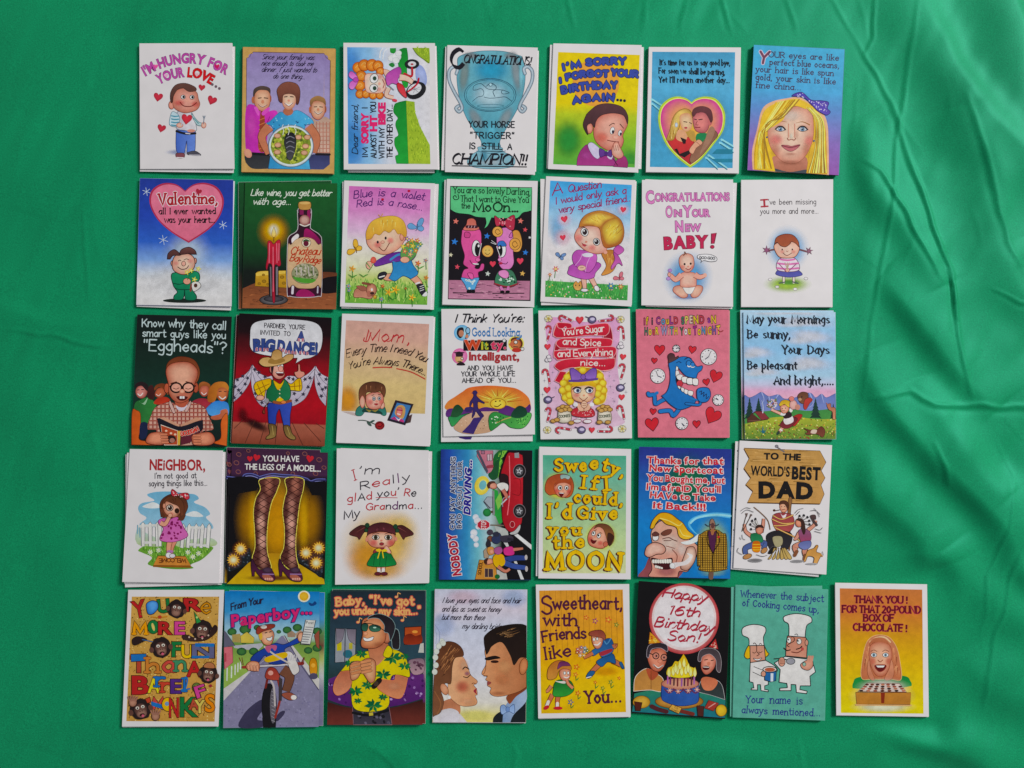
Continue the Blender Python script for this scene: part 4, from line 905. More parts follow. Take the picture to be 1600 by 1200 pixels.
def violet_print():
    card((522,268),[(85,75),(840,100),(805,1150),(50,1125)],'white bordered card of a blond boy running with a bouquet past a brown puppy',
         under=[([(70,85),(872,105),(832,1152),(62,1140)], None, 'white card spread out beneath the running blond boy card')])
    P('background_print'); Q((125,120),(805,148),(776,1112),(90,1095),[(0,'c06cac'),(.2,'c884b8'),(.38,'d0b0cc'),(.48,'d4cccc'),(.68,'d0d0b0'),(.78,'b4c074'),(.88,'7ca84c'),(1,'68a040')])
    GR = [(98,880),(450,860),(790,860),(778,1105),(92,1090)]
    blades([(98,900),(788,900),(776,1105),(92,1085)],360,40,['4c8c34','8cb850','a8c870','5c9c40','3c7c30','c0d080'],9,5)
    P('lettering'); T('Blue is a violet',[(165,225),(400,205),(750,240)],62,'4c2464','h',8, slant=.2, gap=1.6, sp=10); T('Red is a rose...',[(190,298),(420,280),(735,325)],58,'4c2464','h',8, slant=.2, gap=1.6, sp=9)
    E(624,162,13,10,'b02038', n=8); E(404,232,13,10,'b02038', n=8)
    P('butterfly_print'); bfly(690,465,78,'6c9cc8','3c5878'); P('butterfly_print'); bfly(178,650,75,'d8a848','6a4820',-35)
    P('puppy_print')
    S([(180,980),(260,970),(320,1000),(310,1060),(230,1050),(165,1045)],'a8705c','bc8470', ol=('5a3024',4)); E(312,985,44,52,'8c5444','c08870', ol=('5a3024',4)); S([(185,955),(250,955),(270,985),(230,995)],'945c4c', ol=('5a3024',3)); Ln([(240,930),(300,940)],20,'7a4838'); E(290,1020,18,26,'a06454'); E(315,985,9,13,'d8d0cc', n=8); E(318,1015,18,12,'3a2420'); flower(340,1045,22,'c8503c')
    P('boy_print')
    limb([(640,860),(700,920),(720,960)],56,44,'d09a80','6a3c2c'); S([(690,945),(740,940),(765,1005),(770,1035),(735,1035),(705,990)],'24242c', ol=('101014',4)); S([(735,1035),(770,1000),(772,1038)],'dcdad6'); 
    for y in (960,978,996): Ln([(715, y),(748, y - 12)],5,'dcdad6')
    Ln([(683,935),(712,925)],14,'d8d4d4')
    limb([(480,880),(440,880),(405,860)],60,46,'d09a80','6a3c2c'); S([(365,890),(375,850),(420,835),(440,855),(400,900)],'24242c', ol=('101014',4)); Ln([(378,882),(420,870)],10,'d8d4d0')
    S([(490,740),(560,690),(630,720),(660,780),(700,850),(640,895,1),(575,870),(510,912),(455,890,1),(490,820)],'3478b0','4088bc', ol=('1c3c68',5))
    S([(430,700),(480,680),(560,670),(640,690),(685,690),(650,740),(600,730),(540,750),(470,760),(400,780),(345,790),(340,755)],'5c2c80','6c3c90', ol=('34184c',4)); Ln([(470,735),(520,700),(550,690)],18,'4484b4'); Ln([(490,750),(530,770)],10,'3c7cac')
    E(292,780,26,34,'d8a48c', ol=('6a3c2c',4)); Ln([(285,840),(330,770)],5,'4c7c3c'); E(328,738,24,28,'b8443c','d06858'); Ln([(300,800),(270,760)],8,'5c8c4c')
    B([(270,560),(290,450),(380,385),(500,372),(580,420),(605,520),(580,590),(530,650),(430,692),(340,670),(285,620)],'cc8c78','e8b8a0',(430,560), ol=('7a4434',4))
    E(565,545,18,32,'b87058','d49884', ol=('7a4434',3)); A(365,610,44,40,'d85c64', .8); A(470,575,40,36,'d85c64', .75)
    S([(268,570,1),(268,500),(310,420),(400,378),(510,372),(580,415),(606,500),(598,560,1),(560,520),(530,520),(500,480),(460,510),(420,495),(380,530),(340,520),(310,560)],'d8b050','c89444', ol=('8a5c28',3)); blades([(280,520),(330,420),(450,385),(570,440),(590,500),(430,490),(320,530)],46,60,['e8c878','b88838','d8a84c'],7,6, .15,(0,1)); Ln([(390,380),(370,360)],6,'c89444'); Ln([(392,378),(405,352)],6,'c89444')
    E(364,588,9,13, INKB, n=8); E(430,555,9,13, INKB, n=8); E(405,588,15,12,'e0a490', ol=('9a5444',3)); smile(375,630,462,595,48,'6a2420',6)
    P('bouquet_print'); S([(560,660),(620,580),(700,600),(680,700),(600,760),(560,720)],'5c8c4c', ol=('3c6c34',3)); E(590,735,38,26,'d8a088', ol=('6a3c2c',3))
    for i, (x, y) in enumerate(((610,560),(650,575),(695,575),(575,625),(615,610),(655,620),(700,625),(590,665),(640,660),(680,660),(720,605),(635,690))): flower(x, y, 25,['7c4c8c','d88c3c','c86430','d8c040','c85848','d8b848','5c94b4','d06050','5c8cac','cc7040','4c8840','d89080'][i],'e0c870',5)
    for x, y, c, r in ((152,810,'dca04c',32),(700,765,'c8584c',28),(765,740,'9c84a0',22),(455,1005,'dcb448',36),(512,985,'dcb848',40),(405,955,'b8443c',22),(120,955,'7c8cc0',22),(125,990,'7c8cc0',18),(650,1050,'d8c050',34),(768,885,'cc7c44',24),(597,975,'b05044',14),(395,1065,'6c8cb8',22)):
        P('flower_print'); Ln([(x, y),(x + 4, y + 75)],5,'3c7c34'); flower(x, y, r, c, 'c88838',5,1.0)
    for x, y in ((155,885),(245,880),(715,810),(490,1070)): S([(x, y),(x - 40, y - 30),(x - 10, y - 15)],'3c7c34'); S([(x, y),(x + 42, y - 25),(x + 8, y - 15)],'4c8c3c')
violet_print()

def moon_print():
    card((680,268),[(98,62),(855,82),(825,1132),(60,1108)],'white bordered black card of two pink figures nose to nose under a green speech bubble',
         under=[([(78,70),(835,92),(816,1130),(56,1114)], None, 'white card beneath the two pink figures card')])
    P('background_print'); Q((125,120),(808,132),(795,1080),(105,1065),'18141a'); Q((113,905),(790,912),(786,1070),(111,1058),[(0,'a87088'),(1,'b88098')]); blades([(118,915),(785,920),(782,1062),(116,1052)],90,55,['6a3c54','2c1c28','8a5870','c898a8'],7,3, .1,(1, .03)); Ln([(150,1012),(400,1012)],8,'2a1a24'); Ln([(480,1015),(740,1015)],8,'2a1a24')
    for x, y, r, c in ((172,415,26,'d8786c'),(162,585,30,'3c78c4'),(712,412,26,'d8786c'),(750,485,22,'c85058'),(432,538,28,'3c74c0'),(752,675,26,'3c78c4'),(184,795,24,'c85060'),(438,852,24,'c0c8c0'),(728,850,24,'d0a860'),(130,695,20,'c8c4a8'),(788,550,14,'d0d0d0')): star(x, y, r, c, 8)
    heart(480,772,48,'c84454'); heart(708,748,52,'d0485c')
    P('speech_bubble_print'); S([(128,124,1),(806,134,1),(804,325,1),(770,335),(730,345),(690,385),(640,392),(470,385,1),(440,450),(405,480,1),(425,430),(418,385,1),(340,378),(285,358),(180,345),(126,315,1)],'58b078','60b880', ol=('10241c',5))
    P('lettering'); D = '14301f'
    T('You are so lovely Darling,',[(152,180),(400,182),(795,198)],52, D, 'h',7, serif=1.6, gap=2.6, sp=5, jit=.06); T('That I want to Give You',[(212,250),(780,262)],50, D, 'h',7, serif=1.6, gap=2.6, sp=6, jit=.06); T('the',[(218,305),(292,308)],44, D, 'h',7, serif=1.6); T('MoOn',[(322,335),(470,332),(622,335)],76, D, 'h',13, serif=2, gap=3)
    for x in (645,665,685): E(x, 333,10,9, D, n=8)
    Ln([(190,190),(195,225),(165,235),(150,215),(165,200),(178,215)],7, D)
    P('moon_print'); E(437,664,46,48,'d89c54','e8b468', ol=('8a5424',3)); E(422,655,5,4,'5a3418', n=6); E(450,655,5,4,'5a3418', n=6); smile(415,678,458,678,16,'5a3418',4)
    P('pink_figure_print')
    S([(235,480),(310,470),(375,490),(385,580),(375,680),(365,740),(330,800),(365,810),(385,770),(408,775),(400,820),(360,840),(362,890),(340,920),(240,910),(220,880),(240,820),(275,805),(235,770),(245,700),(218,600),(222,520)],'d05c94','c85490',1, ol=('5a1c3c',4))
    S([(215,885),(290,895),(365,885),(345,945),(330,985,1),(265,985,1),(245,940)],'5c9cc8', ol=('1c3c58',4)); dots([(230,895),(350,895),(325,975),(270,975)],9,12,['c8d8e4'],4); E(285,998,24,14,'141014'); E(318,998,16,14,'141014')
    S([(232,480),(260,440),(270,400),(310,390),(338,410),(345,445),(368,475),(330,492),(260,492)],'b86458','c87468', ol=('3c1414',4)); Ln([(264,460),(345,460)],24,'3c1c28'); 
    for x in (275,300,325): Ln([(x, 468),(x + 6,452)],5,'c0a0a8')
    S([(245,545),(250,505),(290,515),(285,550)],'c04c84', ol=('3c1028',4)); E(342,640,36,68,'e8e4e4', ol=(INKB, 5)); E(354,650,24,56,'141418'); E(362,620,9,12,'e8e8e8', n=8); Ln([(385,600),(365,700)],5,'d8d8d8'); E(355,735,20,16,'d86ca0', ol=('5a1c3c',3)); Ln([(315,770),(358,772)],10,'e8e4e4'); Ln([(290,740),(310,770),(350,785)],5,'5a1c3c'); S([(270,850),(310,850),(320,890),(295,895)],'d4649c', ol=('5a1c3c',4))
    P('pink_lady_print')
    S([(645,500),(700,500),(725,600),(700,665),(640,660),(620,600)],'c88c48','d8a058', ol=('4a2c14',4))
    S([(515,520),(550,475),(610,470),(645,510),(650,600),(650,680),(655,760),(625,810),(570,815),(535,780),(530,720),(515,620)],'cc78b4','d084b8',0, ol=('5a2448',4))
    E(520,502,44,44,'d09c54', ol=('4a2c14',4)); Ln([(540,500),(520,480),(500,500),(520,525),(548,510)],5,'6a4420'); E(664,605,46,50,'d09850', ol=('4a2c14',4)); Ln([(685,605),(664,580),(642,605),(664,632),(690,615)],5,'6a4420')
    for q in ([(555,420),(500,368),(495,400),(510,455),(550,440)],[(575,420),(640,365),(665,380),(660,470),(640,490),(600,470)]): S(q, 'a03044','b03c50', ol=('3c0c18',4))
    E(562,432,20,24,'a83448', ol=('3c0c18',4)); dots([(500,380),(660,380),(650,470),(520,440)],16,7,['d89098'],3)
    E(557,650,34,66,'e8e4e4', ol=(INKB, 5)); S([(522,620),(530,585),(570,580),(592,620)],'3c6cb0', ol=(INKB, 4)); E(542,660,20,48,'141418'); E(535,635,8,11,'e8e8e8', n=8); Ln([(512,625),(545,720)],5,'d8d8d8'); Ln([(470,575),(510,605)],4,'d8d8d8'); Ln([(465,592),(505,608)],4,'d8d8d8'); E(538,735,16,14,'d88cbc', ol=('5a2448',3)); E(545,765,18,10,'a82c44'); Ln([(560,765),(590,770),(605,755)],5,'5a2448'); S([(615,545),(635,505),(645,520),(640,550)],'c06ca8', ol=('3c1030',4))
    S([(530,830),(640,825),(680,935),(600,965),(500,935)],'3c6c54','447a5c', ol=('14281c',4)); dots([(535,850),(640,850),(665,930),(520,930)],24,10,['c0d8c8','1c3c2c'],6); Ln([(495,935),(600,960),(690,935)],12,'8c2c38'); S([(535,830),(580,820),(610,840),(610,880),(575,890),(530,860)],'d088b8', ol=('5a2448',4)); Ln([(548,965),(565,1000)],22,'cc78b0'); Ln([(610,965),(600,1000)],22,'cc78b0'); E(560,1002,18,12,'141014'); E(605,1002,18,12,'141014')
moon_print()

def question_print():
    card((835,265),[(98,55),(842,90),(808,1142),(50,1100)],'white bordered card of a girl in purple with a blonde ponytail standing in grass',
         under=[([(50,78),(852,98),(812,1128),(56,1130)], None, 'white card fanned out beneath the blonde ponytail girl card')])
    P('background_print'); Q((132,92),(812,128),(775,1092),(88,1062),[(0,'4c9cd0'),(.12,'58a4d4'),(.3,'98bcd8'),(.5,'d0cccf'),(.62,'d4cfd0'),(.85,'d4d0cf'),(1,'d0d0c8')])
    A(190,500,80,160,'6cacd8', .5); A(600,400,150,150,'d0ccd0', .6); A(250,415,80,80,'e0c0cc', .8); A(235,565,90,90,'e0b8c4', .8); A(740,335,70,60,'e0c0cc', .8)
    G([(92,925),(250,935),(500,950),(780,965),(775,1090),(89,1060)],'4c9c4c','3c8c40'); blades([(92,930),(780,975),(775,1090),(89,1058)],300,32,['2c7c3c','5cac58','3c944c','80bc70'],8,7); dots([(92,960),(778,990),(772,1088),(92,1058)],46,7,['d8d8c8','d0a0a0','c8b060'],9)
    P('lettering'); R_ = '8a2458'
    T('A',[(150,215),(235,195)],92, R_, 'h',9, slant=.25); T('Question',[(285,190),(560,150)],62, R_, 'h',8, slant=.2, gap=1.4); T('I would only ask a',[(178,290),(440,245),(768,198)],56, R_, 'h',8, slant=.15, gap=1.4, sp=8); T('very special friend..',[(205,362),(500,315),(800,262)],54, R_, 'h',8, slant=.15, gap=1.4, sp=8)
    for x, y, s, r in ((250,415,54,-10),(238,568,46,-8),(740,335,46,8)): P('heart_print'); heart(x, y, s, 'b82c44', r, c2='d04858')
    P('butterfly_print'); bfly(215,725,46,'6c88b4','3c5070',30); P('butterfly_print'); bfly(708,905,50,'c87480','7a3c48',-10)
    for x, y, r, c in ((178,828,30,'c8584c'),(130,875,20,'c8584c'),(638,970,34,'3c70a8'),(720,975,28,'cc7058')): P('flower_print'); Ln([(x, y),(x - 10, y + 75)],6,'4c7c44'); flower(x, y, r, c, 'd8c878',6)
    P('kitten_print'); S([(325,965),(345,930),(365,945),(385,930),(395,975),(375,1005),(340,1000)],'c08844','d8a868', ol=('5a3c1c',3)); E(345,965,5,7, INKB, n=6); E(375,965,5,7, INKB, n=6)
    P('girl_print')
    limb([(410,900),(420,990)],40,26,'d8a898','8a5448'); limb([(470,900),(510,975)],40,26,'d8a898','8a5448'); E(418,1005,30,14,'d8d4d8', ol=('4a3c48',4)); E(520,990,20,26,'d8d4d8', ol=('4a3c48',4), rot=-30)
    S([(560,700),(610,670),(670,680),(690,760),(650,850),(560,880),(600,800)],'a86c38','c88c4c', ol=('6a3c1c',4)); blades([(590,700),(670,700),(670,780),(610,860)],20,60,['d8a860','8a5428'],7,2, .2,(0,1))
    S([(300,800),(400,760),(520,770),(555,800),(510,860),(495,900),(430,915),(350,900),(280,870),(285,830)],'a0489c','b860b0', ol=('5a2458',4))
    S([(340,680),(390,670),(510,700),(515,780),(470,850),(430,855),(340,800),(315,730)],'a850a0','bc64b0',0, ol=('5a2458',4)); Ln([(340,800),(380,750),(400,700)],4,'d8a8d4'); Ln([(425,850),(440,780),(470,720)],4,'d8a8d4'); E(445,712,46,18,'d0ccd8'); E(395,820,34,22,'dcb0a0', ol=('8a5448',3)); Ln([(380,820),(410,815)],4,'8a5448')
    B([(345,520),(375,480),(450,465),(540,480),(575,560),(605,660),(570,695),(500,700),(420,670),(355,610),(335,560)],'c88878','e8bcae',(440,560), ol=('8a4c3c',4)); A(372,570,48,46,'d87070', .8); A(482,650,46,36,'d87070', .75)
    S([(370,480,1),(390,420),(440,370),(540,342),(640,365),(720,420),(748,510),(730,600),(670,640),(590,650),(560,590),(540,490),(470,470),(420,472)],'b07a3c','a05c30', ol=('6a3420',4)); B([(390,450),(440,385),(540,355),(640,380),(670,400),(600,430),(545,480),(470,462)],'a86838','e0b858',(530,410)); B([(560,480),(620,420),(690,405),(735,470),(740,540),(700,610),(620,630),(580,590)],'a06434','e4bc54',(650,510)); blades([(420,420),(540,360),(640,385),(540,460)],22,50,['e8cc78','b88440'],6,3, .2,(.6, .5)); blades([(570,480),(700,420),(730,500),(620,610)],30,60,['e8cc78','b88440','a06c34'],6,4, .2,(-.6, .7))
    E(418,520,30,36,'e4dcd8', ol=(INKB, 5), rot=-20); E(420,520,20,25,'2a2024', n=14); E(414,510,7,8,'e8e8e8', n=8); E(518,602,27,30,'e4dcd8', ol=(INKB, 5), rot=-20); E(518,602,19,22,'2a2024', n=14); E(512,594,6,7,'e8e8e8', n=8); Ln([(380,490),(410,478),(440,500)],5,'4a2c20'); E(432,602,10,9,'c88474'); S([(400,620),(430,625),(425,642),(405,636)],'b0404c'); Ln([(395,610),(415,628),(440,630)],4,'7a2c30'); E(592,690,16,14,'d09888')
    for q in ([(660,670),(700,630),(745,660),(735,690),(690,710)],[(660,690),(700,720),(735,800),(700,780),(650,830),(640,810),(670,750)]): S(q, 'a84c98','c068ac', ol=('6a2460',4))
question_print()

card((990,268),[(70,70),(828,68),(828,1128),(65,1115)],'white card of a sitting baby in a nappy shaking a rattle',
     under=[([(98,64),(861,95),(822,1146),(100,1126)], None, 'white card peeking out beneath the sitting baby card')])
P('lettering')
C1, C2 = 'c87cb0','7a3c6c'
T('C',[(110,268),(172,262)],108, C1,'b', fat=4, ol=(C2,4)); T('ONGRATULATIONS',[(180,248),(480,244),(798,242)],68, C1,'b', fat=2.5, ol=(C2,4), gap=2.2)
T('O',[(270,382),(325,380)],98, C1,'b', fat=2, ol=(C2,4)); T('N',[(342,375),(398,374)],58, C1,'b', fat=3, ol=(C2,4)); T('Y',[(418,378),(482,376)],96, C1,'b', fat=4, ol=(C2,4)); T('OUR',[(490,376),(632,374)],62, C1,'b', fat=3, ol=(C2,4), gap=2.2)
T('N',[(352,502),(412,500)],92, C1,'b', fat=4, ol=(C2,4)); T('EW',[(434,498),(558,496)],62, C1,'b', fat=3, ol=(C2,4), gap=2.2); T('BABY',[(262,646),(440,636),(608,632)],100,'b03050','b', fat=7, ol=('6a1c34',4), gap=4); G([(648,518),(690,512),(672,600),(648,602)],'b03050', ol=('6a1c34',6)); E(656,628,16,14,'b03050', ol=('6a1c34',5))
P('baby_print')
A(450,880,220,230,'5c9ccc',1.0); A(440,1045,130,30,'7080b0', .6)
for q in ([(340,960),(400,950),(440,990),(450,1040),(420,1055),(385,1045),(330,1000)],[(480,990),(520,950),(570,955),(575,990),(540,1040),(500,1052),(478,1035)]): B(q, 'c07868','e4ac98', ol=('7a3c34',4))
S([(410,960),(460,968),(512,955),(490,1010),(465,1022),(435,1010)],'d8d4d0', ol=('6a6a70',3))
B([(395,850),(450,838),(515,850),(525,920),(510,960),(400,962),(388,910)],'c88474','e4b0a0',(450,900), ol=('7a3c34',3))
limb([(400,860),(350,900),(305,860)],48,28,'d89c8c','7a3c34'); limb([(510,860),(550,880),(590,868)],46,26,'d89c8c','7a3c34'); E(595,865,16,18,'dca494'); Ln([(303,825),(292,895)],8,'6a5078'); E(303,824,18,15,'8c64a8','b08cc0'); E(290,893,18,15,'8c64a8','b08cc0'); E(298,858,14,18,'d89c8c', ol=('7a3c34',3))
B([(378,740),(395,700),(440,682),(490,700),(505,750),(500,800),(465,838),(425,835),(390,800)],'c07c6c','e8b8a8',(445,750), ol=('7a3c34',4)); A(410,795,26,22,'d87068', .6); A(490,795,20,20,'d87068', .6)
E(425,772,9,10,'2a1c1c', n=8); E(476,768,9,10,'2a1c1c', n=8); E(455,792,9,7,'cc8878'); Ln([(435,808),(458,818),(478,805)],6,'8a2c34'); Ln([(415,700),(430,685),(425,670)],8,'7a5040'); Ln([(440,690),(430,672)],6,'7a5040')
P('speech_bubble_print'); S([(535,700),(570,690),(640,692),(690,715),(690,745),(640,752),(585,742),(560,760,1),(565,738),(535,722)],'d6d4d6', ol=('3a3a40',4)); T('GOO-GOO',[(548,726),(676,734)],20,'2a2a30','h',5)

card((1145,268),[(70,70),(835,66),(830,1130),(70,1128)],'plain white card of a small girl in a striped jumper with two sticking out plaits',
     under=[([(66,74),(832,71),(827,1135),(66,1133)], None, 'white card squared up beneath the striped jumper girl card')])
P('lettering'); T('I',[(258,292),(272,291)],56,'a03440','h',17, serif=6, nib=None); T("'ve been missing", [(296,276),(695,272)],44,'3a3438','h',5, sp=11); T('you more and more...',[(230,352),(715,350)],44,'3a3438','h',5, sp=11)
P('girl_print')
A(455,640,190,200,'6ca8d4',1.0); A(455,940,210,80,'98b848',1.0); A(470,925,120,30,'4c8c3c', .7)
for x, y in ((312,900),(370,962),(520,980),(610,892)): E(x, y, 16,11,'d8d4d4', ol=('7a7078',3))
for x in (425,508): Ln([(x, 860),(x, 925)],20,'e0c8c0'); Ln([(x - 10,870),(x - 10,922)],4,'5a4a50'); Ln([(x + 10,870),(x + 10,922)],4,'5a4a50')
Ln([(388,930),(435,922)],10,'4a5a50'); Ln([(500,920),(545,932)],10,'4a5a50')
S([(375,820,1),(545,820,1),(580,860),(500,880),(420,876),(358,855)],'4c4c94','5858a0', ol=('2c2c5a',4))
S([(395,725),(455,715),(520,725),(555,780),(545,825),(460,836),(375,822),(365,770)],'d8ccd4', ol=('5a3450',5))
for y, a, b in ((732,400,515),(765,375,545),(805,370,548)): Ln([(a, y),(455, y + 8),(b, y)],15,'c870a4')
Ln([(385,770),(440,830)],7,'8c4870'); Ln([(530,770),(465,830)],7,'8c4870'); E(455,822,16,16,'d8a898', ol=('8a5448',3)); 
for x in (435,455,470): Ln([(455,815),(x, 760)],7,'a89880')
Ln([(345,650),(290,660)],14,'6a4448'); Ln([(555,650),(620,668)],14,'6a4448'); star(282,655,38,'8c5474',0,6, .35,('4a2c3c',3)); star(635,662,36,'8c6074',20,6, .35,('4a2c3c',3))
B([(345,640),(360,600),(450,580),(540,600),(555,650),(520,710),(455,722),(385,710)],'d09c88','e4b8a8',(450,660), ol=('5a2c28',5)); A(412,668,28,24,'d87c74', .6); A(505,668,28,24,'d87c74', .6)
S([(348,610,1),(365,550),(430,522),(500,530),(545,580),(552,630,1),(525,600),(490,585),(475,605),(440,628),(400,620),(370,590)],'8c4430','9c5438', ol=('4a2018',5)); E(412,650,6,8, INKB, n=8); E(496,650,6,8, INKB, n=8); Ln([(418,678),(450,700),(490,680)],5,'5a2420'); Ln([(446,662),(456,668),(462,660)],4,'9a5c4c')
# ================================================================== third row
def egghead_print():
    card((195,482),[(105,50),(892,68),(850,1148),(52,1135)],'black card of a bulging headed boy in glasses reading a comic book in class', tint='22302c',
         under=[([(104,56),(890,74),(847,1154),(53,1140)],'3a2a28','dark edged card squared up beneath the bulging headed boy card')])
    P('background_print'); full([(0,'141a1a'),(.2,'14201c'),(.4,'142a22'),(.6,'143028'),(1,'141c1c')])
    P('lettering'); W = 'b4c4c4'
    T('Know why they call',[(145,152),(500,158),(845,178)],66, W, 'h',9, gap=2, sp=8, jit=.05); T('smart guys like you',[(148,232),(500,242),(842,252)],60, W, 'h',8.5, gap=2, sp=9, jit=.05); T('"Eggheads"?',[(160,352),(500,358),(845,378)],92, W, 'h',11, gap=2.2, jit=.04)
    P('classmate_print')
    S([(75,960),(80,800),(130,760),(190,740),(240,770),(265,810),(210,960)],'245c30','347c3c',0, ol=('102818',3)); S([(115,770),(150,790),(190,745),(170,800),(140,790)],'8cb090'); B([(90,690),(110,650),(160,640),(190,680),(175,730),(140,750),(105,735)],'8c4038','c8847c',(130,690)); S([(85,660),(95,625),(140,610),(190,635),(198,690),(175,680),(140,645),(100,655)],'241a1c'); smile(108,712,150,706,18,'d8d0cc',8); Ln([(105,680),(120,678)],6, INKB); Ln([(140,676),(158,676)],6, INKB)
    P('classmate_print'); S([(240,790),(280,745),(350,740),(380,780),(300,800)],'a03428','b84030'); B([(250,720),(270,670),(320,660),(350,690),(320,735),(280,745)],'8c3c2c','b86448',(290,700)); S([(240,690),(260,640),(320,625),(365,660),(360,720),(330,680),(285,655)],'6a3420','8a4c2c'); smile(262,715,300,712,14,'d0b8b0',7); S([(190,740),(195,660),(230,640),(250,700),(235,760)],'3c1c1c')
    P('classmate_print'); S([(560,790),(620,750),(700,760),(715,800),(680,850)],'8c2c38','a83c44'); B([(620,690),(640,640),(690,640),(705,690),(680,730),(645,730)],'8c3c30','bc6c58',(660,685)); S([(615,690),(620,630),(660,610),(710,635),(712,690),(690,650),(640,650)],'9c5c34','7a4024'); smile(640,702,680,704,16,'d8c8c4',7)
    P('classmate_print'); S([(690,820),(760,770),(860,790),(855,900),(720,895),(680,850)],'3c78c0','5c9cd8', ol=('1c3c68',3)); B([(760,700),(780,660),(840,650),(862,680),(850,750),(810,775),(775,750)],'94442c','c0744c',(815,710)); S([(692,770),(700,680),(750,620),(830,612),(865,650),(862,690,1),(830,660),(780,670),(765,740),(740,780)],'9c5828','c07c3c',0); smile(788,735,840,738,18,'e0d4d0',9); Ln([(785,692),(805,690)],6, INKB); Ln([(828,692),(846,694)],6, INKB); B([(720,900),(790,880),(800,850),(850,840),(856,890),(790,925),(730,925)],'9c4c38','c87858')
    P('seat_print'); S([(62,860),(100,850),(130,880),(130,1000),(120,1090),(210,1110),(260,1140,1),(56,1136,1)],'b8542c','cc6838',0, ol=('5a2414',4)); P('seat_print'); S([(858,890),(820,900),(800,960),(800,1080),(740,1120),(850,1146,1)],'b8542c','cc6838',0, ol=('5a2414',4)); S([(130,960),(190,960),(180,1070),(128,1085)],'1c2440')
    P('shirt_print'); SH = [(380,780),(440,800),(530,780),(560,780),(660,820),(700,900),(740,1000),(690,1020),(650,1030),(640,1130),(290,1130),(270,1020),(190,1000),(220,890),(260,820),(330,790)]
    S(SH, 'c8a090','b89080', ol=('4a2420',4)); sq = smooth(SH)
    for x in range(200,740,34):
        ys = [y for y in range(790,1130,10) if inside(sq, x, y)]
        if len(ys) > 2: Ln([(x, ys[0]),(x, ys[-1])],11,'8c4440')
    for y in range(800,1120,34):
        xs = [x for x in range(195,745,8) if inside(sq, x, y)]
        if len(xs) > 2: Ln([(xs[0], y),(xs[-1], y)],11,'9a5448')
    S([(380,770),(420,860),(400,870),(370,800)],'c8a49c', ol=('4a2420',4)); S([(545,770),(550,800),(520,860),(500,850)],'c8a49c', ol=('4a2420',4)); S([(430,810),(520,800),(490,850),(450,850)],'c8c0cc')
    P('head_print'); E(350,665,22,40,'b05840', ol=('4a1c14',4)); E(592,660,22,42,'a04c38', ol=('4a1c14',4)); S([(420,760),(530,760),(500,820),(440,815)],'a85440')
    S([(342,520),(360,450),(430,405),(520,405),(590,440),(625,520),(610,600),(580,620),(590,520),(480,440),(370,510),(350,570)],'6a3420','8c4c30', ol=('3a1810',3))
    B([(342,530),(370,470),(450,445),(540,450),(600,500),(608,560),(580,640),(570,700),(530,760),(460,788),(400,760),(365,700),(365,640)],'a04c38','e0a088',(470,540), ol=('4a1c14',4)); A(480,720,60,36,'c06450', .6); A(520,690,40,40,'b05040', .5)
    for x in (428,530): E(x, 660,46,40,'d89c88', ol=('14100f',13)); Ln([(x - 24,664),(x, 672),(x + 24,662)],5,'4a1c18')
    Ln([(472,655),(488,655)],10,'14100f'); Ln([(375,650),(385,655)],10,'14100f'); Ln([(575,650),(590,645)],10,'14100f'); Ln([(385,625),(430,612)],8,'4a2018'); Ln([(510,610),(560,622)],8,'4a2018')
    E(478,690,22,18,'cc7860','e4a48c'); S([(430,735),(480,730),(525,738),(500,765),(455,765)],'4a1414'); G([(458,732),(476,731),(476,752),(458,752)],'e0dcd8'); G([(480,731),(498,732),(497,752),(480,752)],'e0dcd8')
    P('comic_book_print'); S([(270,920,1),(300,910,1),(460,980,1),(650,930,1),(652,1000,1),(620,1040,1),(460,1140,1),(300,1040,1)],'1c1a24', ol=('100c14',3)); G([(285,912),(330,905),(455,970),(455,985),(420,975)],'c09078'); G([(640,925),(600,905),(465,970),(465,985),(520,970)],'b88870')
    G([(300,970),(440,1020),(440,1138),(330,1138),(312,1060)],'a84830', ol=('d8c8b8',5)); E(385,1090,42,34,'2c1a1a'); E(395,1100,22,20,'9c6c60')
    for x, y in ((345,1020),(385,1040),(420,1050)): E(x, y, 11,9,'e0b8a0', n=8)
    G([(440,1020),(465,1020),(460,1138),(440,1138)],'c8a048'); G([(465,1040),(625,990),(620,1060),(540,1120),(470,1138)],'5a2430'); T('GOODGAH',[(470,1062),(550,1045),(618,1015)],34,'c03c34','h',9, ol=('d8c8b8',2))
    P('hand_print'); B([(200,1050),(260,1030),(330,1035),(360,1070),(345,1110),(300,1138),(180,1120)],'9c4c38','d48c70',(270,1080), ol=('4a1c14',4)); fingers(300,1050,4,4,22,48,17,'c87c60','5a2418')
    P('hand_print'); B([(560,1060),(620,1040),(700,1030),(740,1060),(750,1110),(700,1140),(580,1138),(560,1100)],'9c4c38','d48c70',(650,1090), ol=('4a1c14',4)); fingers(575,1060,4,2,22,52,17,'c87c60','5a2418')
egghead_print()

